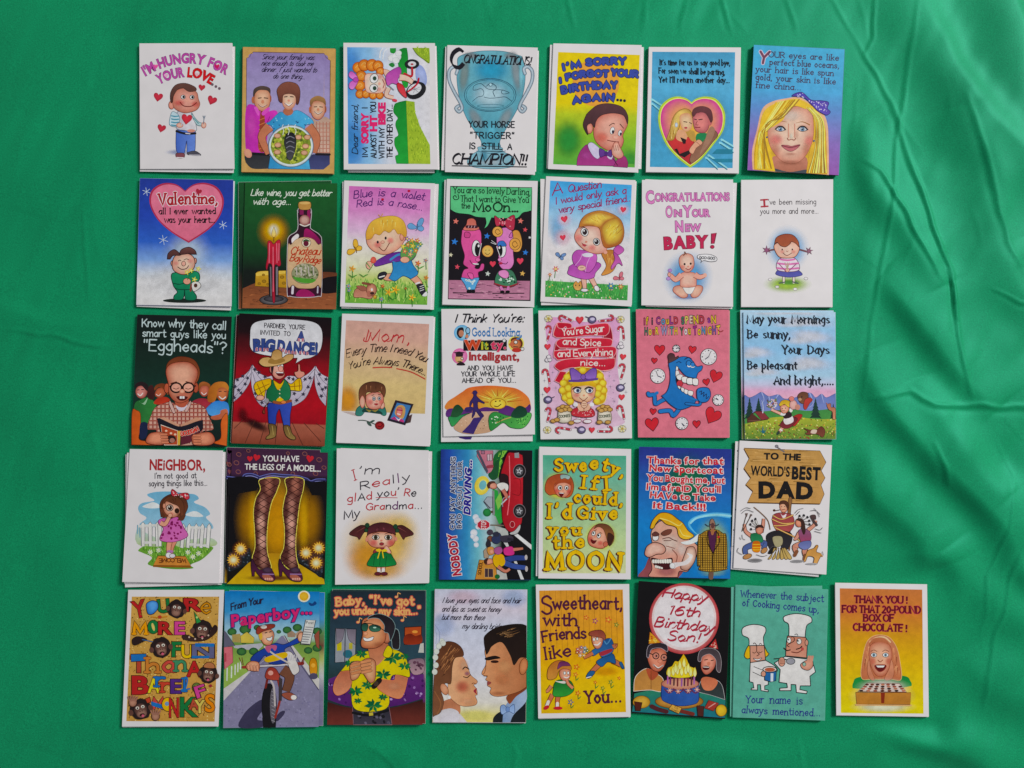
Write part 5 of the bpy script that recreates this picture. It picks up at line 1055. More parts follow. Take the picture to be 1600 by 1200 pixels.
def dance_print():
    card((355,480),[(100,50),(872,88),(812,1160),(35,1135)],'dark red card of a cowboy in a green vest under a white speech bubble', tint='3a2422',
         under=[([(78,65),(848,88),(795,1166),(27,1128)],[(0,'141014'),(.3,'5a1818'),(1,'7a3c2c')],'dark red card showing along the left edge of the cowboy card')])
    P('background_print'); full([(0,'100c10'),(.14,'1c0c10'),(.3,'5a141a'),(.42,'8c1c24'),(.7,'a02028'),(.83,'8c1c24'),(.84,'9c5a48'),(.93,'8c4c3c'),(1,'7a3c2c')])
    A(440,420,300,240,'a02028', .6); A(130,900,60,90,'240c10', .9,-10); A(240,980,150,50,'240c10', .9,25)
    for a, b in (((130,940),(60,1010)),((230,945),(150,1130)),((325,950),(270,1135)),((420,955),(400,1140)),((540,960),(630,1150)),((640,965),(780,1120)),((740,968),(805,1010))): Ln([a, b],5,'4a241c')
    P('bunting_print')
    for q in ([(208,475,1),(180,530),(120,580),(65,600,1),(52,790,1),(110,740),(170,660),(195,600)],[(212,478,1),(260,540),(330,580),(380,590),(380,820,1),(300,830),(240,770),(205,670),(200,570)],[(735,485,1),(690,540),(620,580),(480,590),(480,830,1),(560,820),(650,760),(700,660),(722,580)],[(738,488,1),(780,550),(842,585,1),(822,825,1),(770,760),(735,660),(728,570)]):
        S(q, 'c4bcc8','a8a0b0', ol=('2a2430',3))
    for x0, y0, x1, y1 in ((205,500,60,680),(205,540,56,750),(212,500,330,640),(210,540,300,790),(735,510,520,700),(730,560,560,800),(740,520,840,650),(738,560,826,750)): Ln([(x0, y0),((x0 + x1) / 2,(y0 + y1) / 2 + 20),(x1, y1)],4,'6a6478')
    for x, y in ((85,605),(130,575),(65,660),(95,690),(150,640),(115,715),(60,755),(170,590),(230,520),(265,545),(315,580),(235,720),(270,650),(290,795),(550,600),(650,600),(610,640),(560,720),(635,725),(580,775),(675,665),(690,590),(770,560),(825,600),(795,685),(785,740),(765,640),(820,670),(515,590)): star(x, y, 20,'343040',(x * 7) % 60)
    P('speech_bubble_print'); S([(190,260),(205,150),(300,108),(500,100),(700,118),(780,170),(795,270),(770,370),(700,420),(635,430,1),(570,470,1),(585,425,1),(420,415),(250,385),(195,340)],'c8c8cc','d0ced2', ol=('1c1418',4))
    P('lettering'); T("PARDNER, YOU'RE", [(310,168),(480,178),(648,186)],36,'28242c','h',6, sp=12, gap=3); T('INVITED TO',[(275,228),(525,240)],36,'28242c','h',6, sp=14, gap=3)
    BW = ['3c4880']
    T('A',[(585,275),(640,280)],76,'3c4880','b', fat=5, ol=('1c1c34',3)); T('BIG',[(225,362),(300,360),(388,368)],96,'34447c','b', fat=8, ol=('1c1c34',3), gap=3); T('DANCE!',[(418,368),(560,385),(748,392)],96,'34447c','b', fat=7, ol=('1c1c34',3), gap=3.4)
    for i, (x, y) in enumerate(((245,350),(275,350),(310,352),(335,352),(440,345),(465,358),(490,370),(515,372),(545,375),(570,380),(610,378),(640,380),(668,384),(598,270),(630,272))): G([(x - 8, y - 12),(x + 8, y - 12),(x + 10, y + 14),(x - 10, y + 14)],'c89098'); Ln([(x, y - 12),(x, y + 14)],5,'7a3440')
    P('cowboy_print')
    S([(345,800),(440,810),(535,790),(525,900),(525,990,1),(470,985,1),(450,900),(435,850),(410,900),(400,980),(345,965,1),(340,880)],'28388c','3c50a8',0, ol=('14183c',5))
    S([(345,975),(405,985),(408,1050),(395,1085),(330,1100),(328,1080),(355,1050)],'5a4428','8c7444', ol=('241a10',5)); S([(470,990),(520,990),(540,1050),(570,1085),(560,1105),(520,1095),(485,1060)],'5a4428','8c7444', ol=('241a10',5)); Ln([(375,990),(385,1060)],5,'a89058'); Ln([(500,1000),(520,1060)],5,'a89058')
    S([(365,600),(300,605),(235,630),(225,680),(260,740),(310,760,1),(325,690),(380,690)],'c89c28','d8b438', ol=('4a2c10',5)); S([(475,600),(530,640),(580,600),(615,600),(620,690),(560,695),(500,680)],'c89c28','d8b438', ol=('4a2c10',5))
    for a, b in (((250,640),(300,750)),((290,620),(320,690)),((235,690),(350,640)),((265,730),(320,690)),((520,650),(520,685)),((560,630),(565,690)),((600,605),(605,690)),((500,665),(615,655))): Ln([a, b],6,'8c5c20')
    S([(375,605),(440,640),(475,600),(520,660),(528,740),(500,780),(440,785,1),(380,790),(330,760),(335,690),(365,650)],'185c38','247048',0, ol=('0c2c1c',5)); S([(385,610),(420,690),(455,660),(475,605),(440,640)],'d0a830', ol=('4a2c10',3)); S([(410,780),(440,750),(475,785)],'d0a830')
    for y in (690,720,750): E(438, y, 6,6,'c8c0a0', n=8)
    Ln([(390,790),(450,800),(530,780)],22,'8c4c30'); E(470,792,22,14,'c87848', ol=('4a2010',3)); S([(310,830),(345,800),(345,770),(320,770),(335,800),(295,870),(315,885)],'7a3828', ol=('2c1410',4)); E(330,780,18,20,'8c8a90')
    E(275,755,34,22,'c88870','d8a490', ol=('5a2820',4)); S([(560,545),(590,530),(592,480),(605,480),(612,530),(640,540),(645,565),(610,590),(580,585)],'d09484','c88474', ol=('5a2820',5))
    E(368,518,14,28,'c0786c', ol=('5a2820',4)); B([(375,480),(420,460),(465,475),(470,520),(478,570),(440,600),(400,590),(375,550)],'b4685c','dca494',(420,530), ol=('5a2820',4)); S([(370,470),(390,470),(385,520),(375,560),(365,520)],'24181c'); E(432,485,14,16,'e0d8d4', ol=(INKB, 3)); E(456,487,11,15,'e0d8d4', ol=(INKB, 3)); E(446,512,20,24,'d89888', ol=('5a2820',3)); S([(405,540),(440,548),(472,540),(465,570),(425,570)],'5a1418', ol=('5a2820',3)); Ln([(412,545),(465,546)],7,'e0dcd8')
    S([(265,460),(290,425),(340,415),(365,420),(380,370),(420,352),(455,375),(460,420),(500,395),(550,395),(545,430),(490,465),(400,490),(310,495)],'a8804c','c8a470', ol=('3c2814',5)); S([(365,425),(400,440),(460,425),(480,450),(400,475),(340,460)],'94703c')
dance_print()

def mom_print():
    card((515,482),[(105,43),(868,65),(835,1150),(55,1118)],'white bordered peach card of a boy beside a framed portrait and a red rose',
         under=[([(104,50),(881,72),(840,1138),(60,1124)], None, 'white card squared up beneath the boy and red rose card')])
    P('background_print'); Q((138,98),(830,130),(795,878),(98,855),[(0,'c0988c'),(.2,'c49c8c'),(.45,'c4a884'),(.7,'c8b07c'),(1,'c4aa74')]); A(150,770,110,160,'cc8c38', .95); S([(100,858,1),(200,865),(240,900),(160,880)],'b8a8a4')
    P('lettering')
    T('Mom',[(300,280),(450,275),(612,290)],100,'a83438','h',13, nib=80, slant=.25, gap=3); T(',',[(650,292),(668,294)],80,'a83438','h',12); Ln([(345,200),(320,270),(285,270),(290,245)],9,'a83438')
    T('Every Time I need You',[(140,412),(300,372),(480,362),(640,385),(800,450)],66,'2c1a18','h',9, nib=60, slant=.3, gap=1.2, sp=6); T("You're Always There...", [(158,512),(320,470),(480,470),(640,495),(798,560)],62,'2c1a18','h',9, nib=60, slant=.3, gap=1.2, sp=6)
    Ln([(362,494),(440,490),(518,492)],10,'b03c34'); Ln([(560,502),(680,530),(795,588)],10,'b03c34')
    P('boy_print')
    S([(215,880),(230,830),(280,800),(300,840),(270,890),(235,895)],'2c645c','3c7c70', ol=('143430',4)); S([(400,850),(450,815),(472,860),(468,890),(440,890)],'2c645c','3c7c70', ol=('143430',4)); S([(270,860),(300,830),(400,845),(440,880),(330,868)],'1c3c38'); G([(300,840),(350,850),(330,866)],'8c7c3c'); G([(350,850),(410,842),(380,864)],'8c7c3c')
    B([(300,760),(310,720),(380,695),(440,715),(450,780),(430,825),(370,842),(315,820)],'b86454','e4ac9c',(375,765), ol=('6a2c24',4)); A(340,780,34,34,'d0605c', .75); A(428,780,28,34,'d0605c', .75)
    S([(245,750),(250,670),(300,622),(380,610),(450,635),(468,690),(455,740,1),(440,715),(420,690),(380,700),(310,700),(300,760),(280,770),(262,780)],'4a2c20','7a4c34', ol=('2a1410',4)); blades([(260,690),(310,635),(440,650),(455,690),(310,695)],30,50,['9c6c4c','3c2418'],7,4, .1,(0,1))
    B([(255,750),(275,725),(295,760),(292,810),(270,830),(250,790)],'c07464','e0a894', ol=('6a2c24',4)); B([(430,810),(450,780),(460,810),(445,835),(425,832)],'c07464','e0a894', ol=('6a2c24',3))
    eye(370,752,13,16,'3c4858'); eye(414,750,12,15,'3c4858'); Ln([(352,725),(370,718)],5,'4a2418'); Ln([(405,715),(425,720)],5,'4a2418'); E(394,775,11,9,'d08c7c'); S([(370,795),(390,790),(408,796),(388,808)],'9c3438')
    P('portrait_print'); G([(690,880),(675,950),(630,960),(650,900)],'4a3434'); G([(550,765),(698,798),(630,972),(482,932)],'28202c', ol=('14101a',3)); G([(562,785),(678,810),(622,950),(505,920)],'4474a8'); S([(545,880),(560,820),(600,805),(630,830),(625,890),(600,920)],'b89058'); B([(555,860),(570,825),(605,830),(605,880),(580,908),(558,895)],'a84c44','d0847c'); Ln([(562,845),(605,850)],10,'9c2c4c'); Ln([(565,878),(590,885)],7,'e0d8d4'); G([(508,918),(545,900),(560,930),(590,915),(622,935),(618,950)],'b03c74'); G([(548,905),(575,925),(600,910),(575,940)],'d8d4d8')
    P('rose_print'); Ln([(240,932),(300,935),(380,965)],7,'3c4c44'); S([(310,945),(340,955),(350,980),(325,972)],'3c5048'); S([(335,945),(360,930),(378,935),(355,950)],'3c5048'); E(418,975,40,36,'5a1418','9c2c30'); Ln([(400,960),(420,950),(440,965),(425,985),(405,980)],6,'3c0c10'); 
mom_print()

def think_print():
    card((678,475),[(62,42),(824,35),(842,1087),(80,1105)],'white card of a purple figure walking towards a smiling sunrise',
         under=[([(62,60),(816,58),(823,1144),(60,1150)], None, 'white card with a purple print jutting out below the sunrise card', lambda: (P('shadow_print'), G([(200,1105),(320,1105),(308,1130),(262,1130),(215,1118)],'3c2c68')))])
    P('badge_print'); E(235,240,68,66,'4c98c8','a0c8dc'); S([(190,250),(200,205),(240,195),(250,225),(240,270),(215,285)],'1c1a24'); E(228,245,22,28,'b07860'); E(283,222,18,26,'88b0cc', ol=(INKB, 6)); Ln([(275,250),(265,285)],12, INKB); E(275,270,14,16,'c08468')
    P('badge_print'); E(685,330,66,66,'d8c850','e0d890'); S([(640,310),(660,280),(710,280),(740,320),(730,360),(690,370)],'5a2c1c'); E(680,335,46,42,'a85838','c07850'); E(650,335,26,14,'b86448', rot=-10); E(682,318,15,14,'d8d0c8', ol=(INKB, 5)); E(690,385,40,18,'b03c34'); E(738,375,14,14,'d8d4d0', ol=(INKB, 4)); Ln([(665,355),(700,358)],6, INKB)
    P('badge_print'); E(215,435,65,66,'c86498','d888b0'); E(210,455,34,36,'b8905c','d0a878'); G([(160,405),(210,395),(260,405),(215,425)],'241820'); G([(180,415),(245,415),(240,440),(185,440)],'2c1c24'); E(235,455,12,10,'c8c0b0', ol=(INKB, 4)); S([(190,510),(210,485),(240,485),(260,510)],'241820'); Ln([(200,478),(225,478)],6, INKB)
    P('lettering')
    T("I Think You're:", [(172,155),(460,155),(752,150)],70, INKB, 'h',12, nib=60, slant=.3, gap=1.4, sp=7); T('Good Looking,',[(320,265),(732,268)],64,'4474a8','h',13, nib=85, serif=1.5, gap=2.2, sp=6)
    G([(246,305),(608,300),(608,388),(246,390)],'181418'); T('W',[(262,380),(385,378)],80,'b84830','b', fat=6, ol=('d8988c',3)); T('it',[(398,376),(450,376)],66,'b8b040','b', fat=5, gap=4); T('ty.',[(480,374),(598,372)],70,'c03c5c','b', fat=5, ol=('d8b0b0',2), gap=3); E(586,305,14,14,'d0d0d0', ol=(INKB, 4)); Ln([(415,320),(440,372)],8,'3c8c4c')
    T('Intelligent,',[(296,468),(708,470)],70,'9c3438','b', fat=4, gap=2.4)
    for s, a, b in (('AND YOU HAVE',(280,552),(658,552)),('YOUR WHOLE LIFE',(230,602),(676,600)),('AHEAD OF YOU...',(236,656),(686,654))): T(s, [a, b],38,'2a2a30','h',6.5, sp=11, gap=3)
    P('sunrise_print')
    SKY = [(105,880),(110,820),(180,770),(240,730),(300,695),(450,680),(600,690),(700,710),(780,770),(805,830),(800,890)]
    S(SKY + [(700,900),(300,910)],'c86438','d08848', ol=None); A(535,830,240,160,'e0b850', .95)
    for a in range(-170,-5,13): Ln([(535 + 80 * cos(a / 57.3),830 + 62 * sin(a / 57.3)),(535 + 215 * cos(a / 57.3),832 + 128 * sin(a / 57.3))],8,['e8d070','a84c28','e0b050'][a % 3], taper=True)
    S([(105,890),(150,870),(250,880),(320,895),(420,860),(520,870),(600,845),(680,870),(760,865),(800,835),(800,900),(700,940),(500,910),(300,930),(120,945)],'4c2464','5c3474'); E(535,832,66,44,'d8a83c','e4c458', ol=('7a3c1c',4)); E(515,812,7,6,'4a2410', n=8); E(550,808,7,6,'4a2410', n=8); Ln([(505,850),(530,855),(560,835)],7,'4a2410')
    S([(165,1030),(220,960),(320,905),(450,895),(540,900),(460,950),(455,1000),(480,1060),(340,1085),(230,1075)],'c0a088','b89478'); dots([(220,980),(330,920),(440,910),(440,1050),(250,1060)],30,5,['8c6c58','d8c0a8'],3)
    S([(125,940),(200,930),(300,910),(240,940),(160,1020),(130,980)],'2c7c4c','3c9450', ol=('143c24',4)); S([(455,970),(470,920),(520,900),(640,935),(800,905),(800,970),(740,1035),(640,1030),(580,990),(520,1030),(470,1055)],'2c7c3c','58a850',0, ol=('143c24',4)); Ln([(520,990),(590,960),(640,945)],9,'b0a060'); dots([(470,960),(520,920),(600,950),(500,1030)],22,7,['c8d8c0','1c5c2c'],5); dots([(620,980),(790,930),(760,1020)],26,6,['7cc060','1c5c2c'],6)
    S([(140,930),(165,860),(200,838),(240,870),(240,900),(200,940),(150,942)],'1c3c28','245030'); S([(645,940),(660,890),(710,848),(765,870),(775,920),(720,950)],'143428','1c4830')
    P('walker_print'); S([(325,730),(350,722),(360,740),(355,765),(390,800),(420,820),(415,830),(370,815),(365,850),(375,880),(415,930),(390,945),(350,895),(340,920),(320,950),(318,930),(330,870),(325,820),(308,850),(300,860),(300,820),(330,770)],'34285c', ol=('1c1434',4)); Ln([(318,742),(362,740)],8,'34285c'); Ln([(275,880),(312,875)],40,'34285c'); G([(330,950),(410,940),(370,1000),(330,1085),(232,1070),(300,1000)],'3c2c68')
think_print()

def sugar_print():
    card((830,475),[(60,55),(822,42),(840,1118),(78,1127)],'white card of a curly blonde girl under a winding red ribbon with candy canes',
         under=[([(63,60),(818,48),(836,1122),(82,1132)], None, 'white card squared up beneath the red ribbon girl card')])
    P('background_print'); B([(180,110),(450,150),(700,110),(740,200),(720,500),(740,700),(720,900),(780,990),(600,1040),(400,1045),(200,1010),(130,900),(150,500),(120,200)],'d0bcc8','cc88b8',(440,560), None, True); 
    for x, y in ((180,570),(205,700),(650,600),(690,640),(660,690),(690,810),(110,640),(790,735),(95,755)): star(x, y, 20,'6a6478',0,4, .12)
    dots([(620,560),(720,560),(720,860),(640,860)],18,4,['e8d0e0','8c6c94'],3)
    def cane(x, y, s, r):
        c, n = cos(r), sin(r); f = lambda a, b: (x + s * (a * c - b * n), y + s * (a * n + b * c))
        pts = [f(-.35,-.45), f(-.2,-.75), f(.1,-.8), f(.28,-.55), f(.2,0), f(0, .9)]; q = smooth(pts, False, 5)
        Ln(pts, 21,'6a3c44'); Ln(pts, 15,'d8ccd0')
        for i in range(2, len(q) - 2,4): Ln([q[i], q[i + 2]],15,'b03c48', sm=False)
    for x, y, s, r in ((140,240,68, .1),(755,240,64,-.3),(130,600,68,-.4),(755,560,70, .1),(140,920,64, .1),(752,900,66,-.4),(285,125,64,-1.3),(630,125,66,1.3),(265,1050,70,-1.6),(620,1050,66,1.4)): P('candy_cane_print'); cane(x, y, s, r)
    for x, y, s, r in ((405,135,62,0),(137,358,50,0),(765,442,50,10),(133,718,54,0),(755,778,50,0),(506,1052,48,0)): P('heart_print'); heart(x, y, s, 'b02c38', r, c2='cc4850')
    for x, y in ((145,122),(745,128),(135,1050),(760,1040)): P('flower_print'); flower(x, y, 36,'d0c890','a89050',6); Ln(ring(x, y, 32,28),3,'7a7048', True, False)
    for x, y in ((145,455),(745,345)):
        P('sweet_print')
        for dx, dy in ((-12,12),(10,10),(2,-14)): E(x + dx, y + dy, 18,16,'d8d0d4', ol=('5a5460',4))
    for x, y, a in ((508,130,-150),(140,798,-30),(745,698,-50),(420,1050,-150)): P('sweet_print'); E(x, y, 34,30,'4c4460','6a6084', ol=('2a243a',4)); E(x + 3, y - 4,20,13,'c0b8d0'); Ln([(x + 28 * cos(a / 57.3), y + 26 * sin(a / 57.3)),(x + 62 * cos(a / 57.3), y + 50 * sin(a / 57.3))],7,'4a4458')
    P('ribbon_print'); R1, R2, O = 'b02838','c03444','dc9ca0'
    S([(190,270),(190,210),(215,160),(260,155),(330,165),(335,200),(300,205),(290,190),(270,200)], R1, ol=(O, 5)); S([(620,170),(660,190),(680,280),(670,340),(640,360),(600,340)],'8c1c2c', ol=(O, 5)); S([(190,450),(195,370),(215,310),(300,280),(300,370),(230,380)],'94202e', ol=(O, 5)); S([(640,365),(700,370),(712,420),(690,530),(600,555),(640,440)],'8c1c2c', ol=(O, 5))
    S([(215,160,1),(230,200),(300,205),(420,185),(560,165),(640,165),(650,230),(620,265,1),(480,262),(330,278),(210,280,1),(185,250)], R2, R1, ol=(O, 5)); S([(215,310),(270,285),(450,285),(660,290),(670,350,1),(560,365),(400,370),(240,365,1),(212,340)], R2, R1, ol=(O, 5)); S([(190,390,1),(330,380),(560,358),(690,358),(708,400),(680,448,1),(520,440),(340,455),(220,468,1),(190,430)], R2, R1, ol=(O, 5)); S([(195,520),(240,475),(350,455),(560,460),(700,450,1),(690,530),(610,555),(480,545),(340,530),(240,560,1)], R2, R1, ol=(O, 5)); S([(240,560,1),(300,575),(270,640),(255,670,1),(195,640,1)], R1, ol=(O, 5))
    P('lettering'); LW = 'd8c8c4'
    T("You're Sugar", [(262,262),(420,248),(612,228)],56, LW, 'h',8.5, jit=.04); T('and Spice',[(264,336),(420,345),(582,350)],54, LW, 'h',8.5); T('and Everything',[(222,440),(440,435),(680,425)],54, LW, 'h',8.5, gap=1.6); T('nice...',[(414,510),(620,516)],48, LW, 'h',8.5)
    P('girl_print')
    S([(245,730),(260,640),(300,570),(380,530),(480,530),(580,560),(615,640),(630,740),(610,820),(550,835),(520,760),(340,770),(330,830),(280,810)],'a87824','c89c34', ol=('e0cc90',6))
    for x, y in ((270,660),(262,720),(285,780),(325,812),(300,610),(350,565),(430,552),(520,565),(575,600),(598,660),(605,720),(590,780),(550,810),(310,700),(565,700),(320,760),(555,750),(340,640),(410,645),(480,645),(540,640),(375,610),(500,605)): E(x, y, 33,31,'b8841c','e4c850', ctr=(x - 6, y - 8), n=12)
    limb([(395,950),(400,985)],26,24,'d8d4d8'); limb([(480,950),(478,985)],26,24,'d8d4d8'); E(385,975,34,16,'d8d0d4', ol=('7a2c34',5)); E(470,978,36,16,'d8d0d4', ol=('7a2c34',5)); S([(360,870),(500,870),(528,930),(440,945),(340,925)],'a82c38','b83c44', ol=('5a1418',4)); dots([(365,880),(500,880),(520,930),(350,925)],24,5,['e0b0b0'],3)
    B([(335,720),(345,690),(440,670),(530,690),(530,760),(500,805),(440,822),(370,805),(340,770)],'c88c6c','e8c0a4',(440,730), ol=('7a4428',3)); A(382,760,36,26,'d86c70', .8); A(495,752,34,26,'d86c70', .75); S([(330,690,1),(360,650),(450,640),(530,655),(540,700,1),(480,680),(400,685)],'d4ac3c','c09430')
    for x in (385,485): E(x, 722,30,22,'e0dcdc', ol=(INKB, 5)); E(x + 4,722,15,16,'4c5878'); E(x + 4,722,7,8, INKB, n=8); Ln([(x - 38,710),(x - 10,692),(x + 30,702)],10, INKB)
    E(440,762,10,8,'cc8c70'); smile(402,780,470,778,26,'6a2420',5)
    for q in ([(380,850),(360,830),(395,825),(430,860),(440,890),(400,890)],[(500,850),(510,825),(480,830),(450,860),(440,890),(480,885)]): S(q, 'd8a890', ol=('7a4428',3))
    E(370,838,20,18,'d8d4d8'); E(505,838,20,18,'d8d4d8'); E(442,838,26,30,'dcb098', ol=('7a4428',4)); Ln([(428,830),(456,830)],4,'8a5438'); Ln([(428,846),(456,846)],4,'8a5438')
    P('bow_print','girl_print'); S([(430,600),(360,540),(325,545),(330,600),(345,640),(420,625)],'6c4c98','8c68b4', ol=('3c2464',5)); S([(435,600),(500,540),(540,540),(545,580),(530,625),(450,622)],'6c4c98','8c68b4', ol=('3c2464',5)); E(433,608,20,22,'7c58a4', ol=('3c2464',4)); Ln([(320,640),(420,640),(550,625)],18,'5c3c88')
    for x, k in ((275,1),(610,1)):
        P('cookie_jar_print'); B([(x - 50,920),(x - 40,890),(x + 40,890),(x + 60,930),(x + 55,975),(x + 20,990),(x - 30,988),(x - 52,965)],'a8a090','d4ccbc', ol=('5a5040',4)); T('COOKIES',[(x - 44,948),(x, 945),(x + 50,940)],20,'3c4838','h',5)
        for i, (dx, dy) in enumerate(((-40,872),(-10,855),(25,860),(45,880),(5,880),(-25,888))): E(x + dx, dy, 26,18,'8c6430','c09858', ol=('4a2c14',3), n=10)
        for dx, dy in ((-90,975),(-60,965),(60,990)) if x < 400 else ((-40,985),(30,985)): E(x + dx, dy, 26,17,'8c6430','c09858', ol=('4a2c14',3), n=10)
sugar_print()

def hour_print():
    card((982,475),[(62,45),(835,48),(838,1115),(80,1112)],'pink card of a toothy blue creature in a bowler hat among clocks and hearts', tint='c87888',
         under=[([(84,42),(844,54),(843,1112),(90,1108)],'cc8490','pink edged card just showing beneath the blue creature card')])
    P('background_print'); full([(0,'c46c7c'),(.5,'cc7484'),(1,'c8707f')])
    P('lettering'); PC = ['9c3c5c','c8a838','28343c','8c3c74','5c88a8','c8a838','8c3c80','a83c48','3c6c58','c8b860','c8b0a0','c0a838','a83c48','7c3480','c8a840']
    T('if i CouLD SPEND aN',[(130,172),(430,165),(728,158)],64, PC, 'b', fat=2.5, ol=('2a1a24',5), gap=5, jit=.09, sp=8); T('HouR WiTH You ToNiGHT',[(135,258),(430,255),(765,252)],68,['3c6050','c8b040','b84848','d0b040','8c88a8','d0a888','4c8c88','c8a838','3c5c44','d0c8c8','c8a838','94307c','c8a838','4c88a8','b87c30','c8a838','6c5088','d0b048'],'b', fat=2.5, ol=('2a1a24',5), gap=5, jit=.1, sp=7); Ln([(745,215),(765,232),(788,222)],9,'8c3438')
    for x, y, s, r in ((260,385,84,0),(215,474,48,5),(532,382,62,8),(725,605,100,18),(650,652,56,-10),(205,898,52,5),(198,1005,108,-8),(698,935,130,28),(568,1003,62,0)): P('heart_print'); heart(x, y, s, 'bc3038', r, ol=('3a1420',5))
    def clock(x, y, r, a, b):
        P('clock_print'); E(x, y, r, r, 'd4d0d2', ol=('2a2028',5))
        for i in range(12): E(x + r * .78 * sin(i * pi / 6), y - r * .78 * cos(i * pi / 6),6 if i % 3 == 0 else 3.5,6 if i % 3 == 0 else 3.5,'3a3038', n=6)
        Ln([(x, y),(x + r * .7 * sin(a), y - r * .7 * cos(a))],4,'1c141c'); Ln([(x, y),(x + r * .5 * sin(b), y - r * .5 * cos(b))],7,'3c3c50')
    for k in ((398,372,31,1.3,1.0),(668,440,68, .4,4.1),(245,600,62,-.35,1.95),(748,800,46,-1.2,-.8),(446,995,52,2.3,2.6)): clock(*k)
    P('creature_print'); b1, b2 = '3070b0','2868a8'
    Ln([(310,790),(270,810),(225,830),(215,760),(175,760),(165,745)],38,'14244c'); Ln([(310,790),(270,810),(225,830),(215,760),(175,760),(165,745)],28, b1); Ln([(215,755),(240,740)],26, b1); Ln([(420,880),(375,930),(345,890),(265,895)],40,'14244c'); Ln([(420,880),(375,930),(345,890),(265,895)],30, b1)
    S([(335,500),(360,470),(440,440),(500,445),(540,480),(570,520),(615,515),(610,550),(580,575),(565,620,1),(480,600),(410,530),(395,560),(395,610),(400,660),(440,720),(520,760,1),(560,800),(540,840),(480,870),(420,880),(350,840),(275,765,1),(320,730),(345,650),(345,560)], b1, b2,1, ol=('14244c',6))
    S([(400,600),(420,625),(430,690),(405,660)],'1c0c14'); E(428,662,26,30,'b83c48', ol=('3c1018',4), rot=20)
    for q in ([(398,520),(415,530),(408,565),(395,560)],[(395,555),(420,560),(425,595),(395,605)],[(400,600),(430,585),(455,600),(435,635),(408,625)],[(445,610),(490,610),(490,655),(450,650)],[(488,620),(535,622),(538,668),(490,665)],[(535,625),(578,625),(578,675),(540,672)],[(410,680),(435,690),(430,710),(415,700)],[(440,695),(465,705),(460,735),(440,722)],[(468,710),(500,722),(490,752),(465,740)],[(500,722),(540,730),(530,765),(498,755)]): S(q, 'd8d4d2', ol=('1c141c',4))
    E(503,495,22,24,'3878b8', ol=('14244c',5)); E(535,505,18,20,'3878b8', ol=('14244c',5)); S([(490,510),(505,518),(522,512),(515,525),(495,524)],'d8d8e0'); S([(520,520),(538,525),(552,518),(545,530),(525,530)],'d8d8e0'); Ln([(400,490),(420,480),(440,490)],5,'14244c'); Ln([(470,460),(500,445),(525,458)],8,'14244c')
    Ln([(480,830),(590,840),(600,800)],26,'14244c'); Ln([(480,830),(590,840),(600,800)],16, b1); Ln([(520,790),(580,800)],16, b1); S([(570,760),(575,710),(620,695),(670,705),(685,760),(660,810),(610,820),(580,800)], b1, ol=('14244c',6)); Ln([(590,735),(610,725),(605,755),(630,735),(625,770),(650,750),(648,790),(670,770)],6,'14244c')
    S([(335,470),(330,430),(350,410),(380,418),(390,445),(415,432),(410,455),(340,490)],'40282c','5a3c3c', ol=('1c0c10',4))
hour_print()

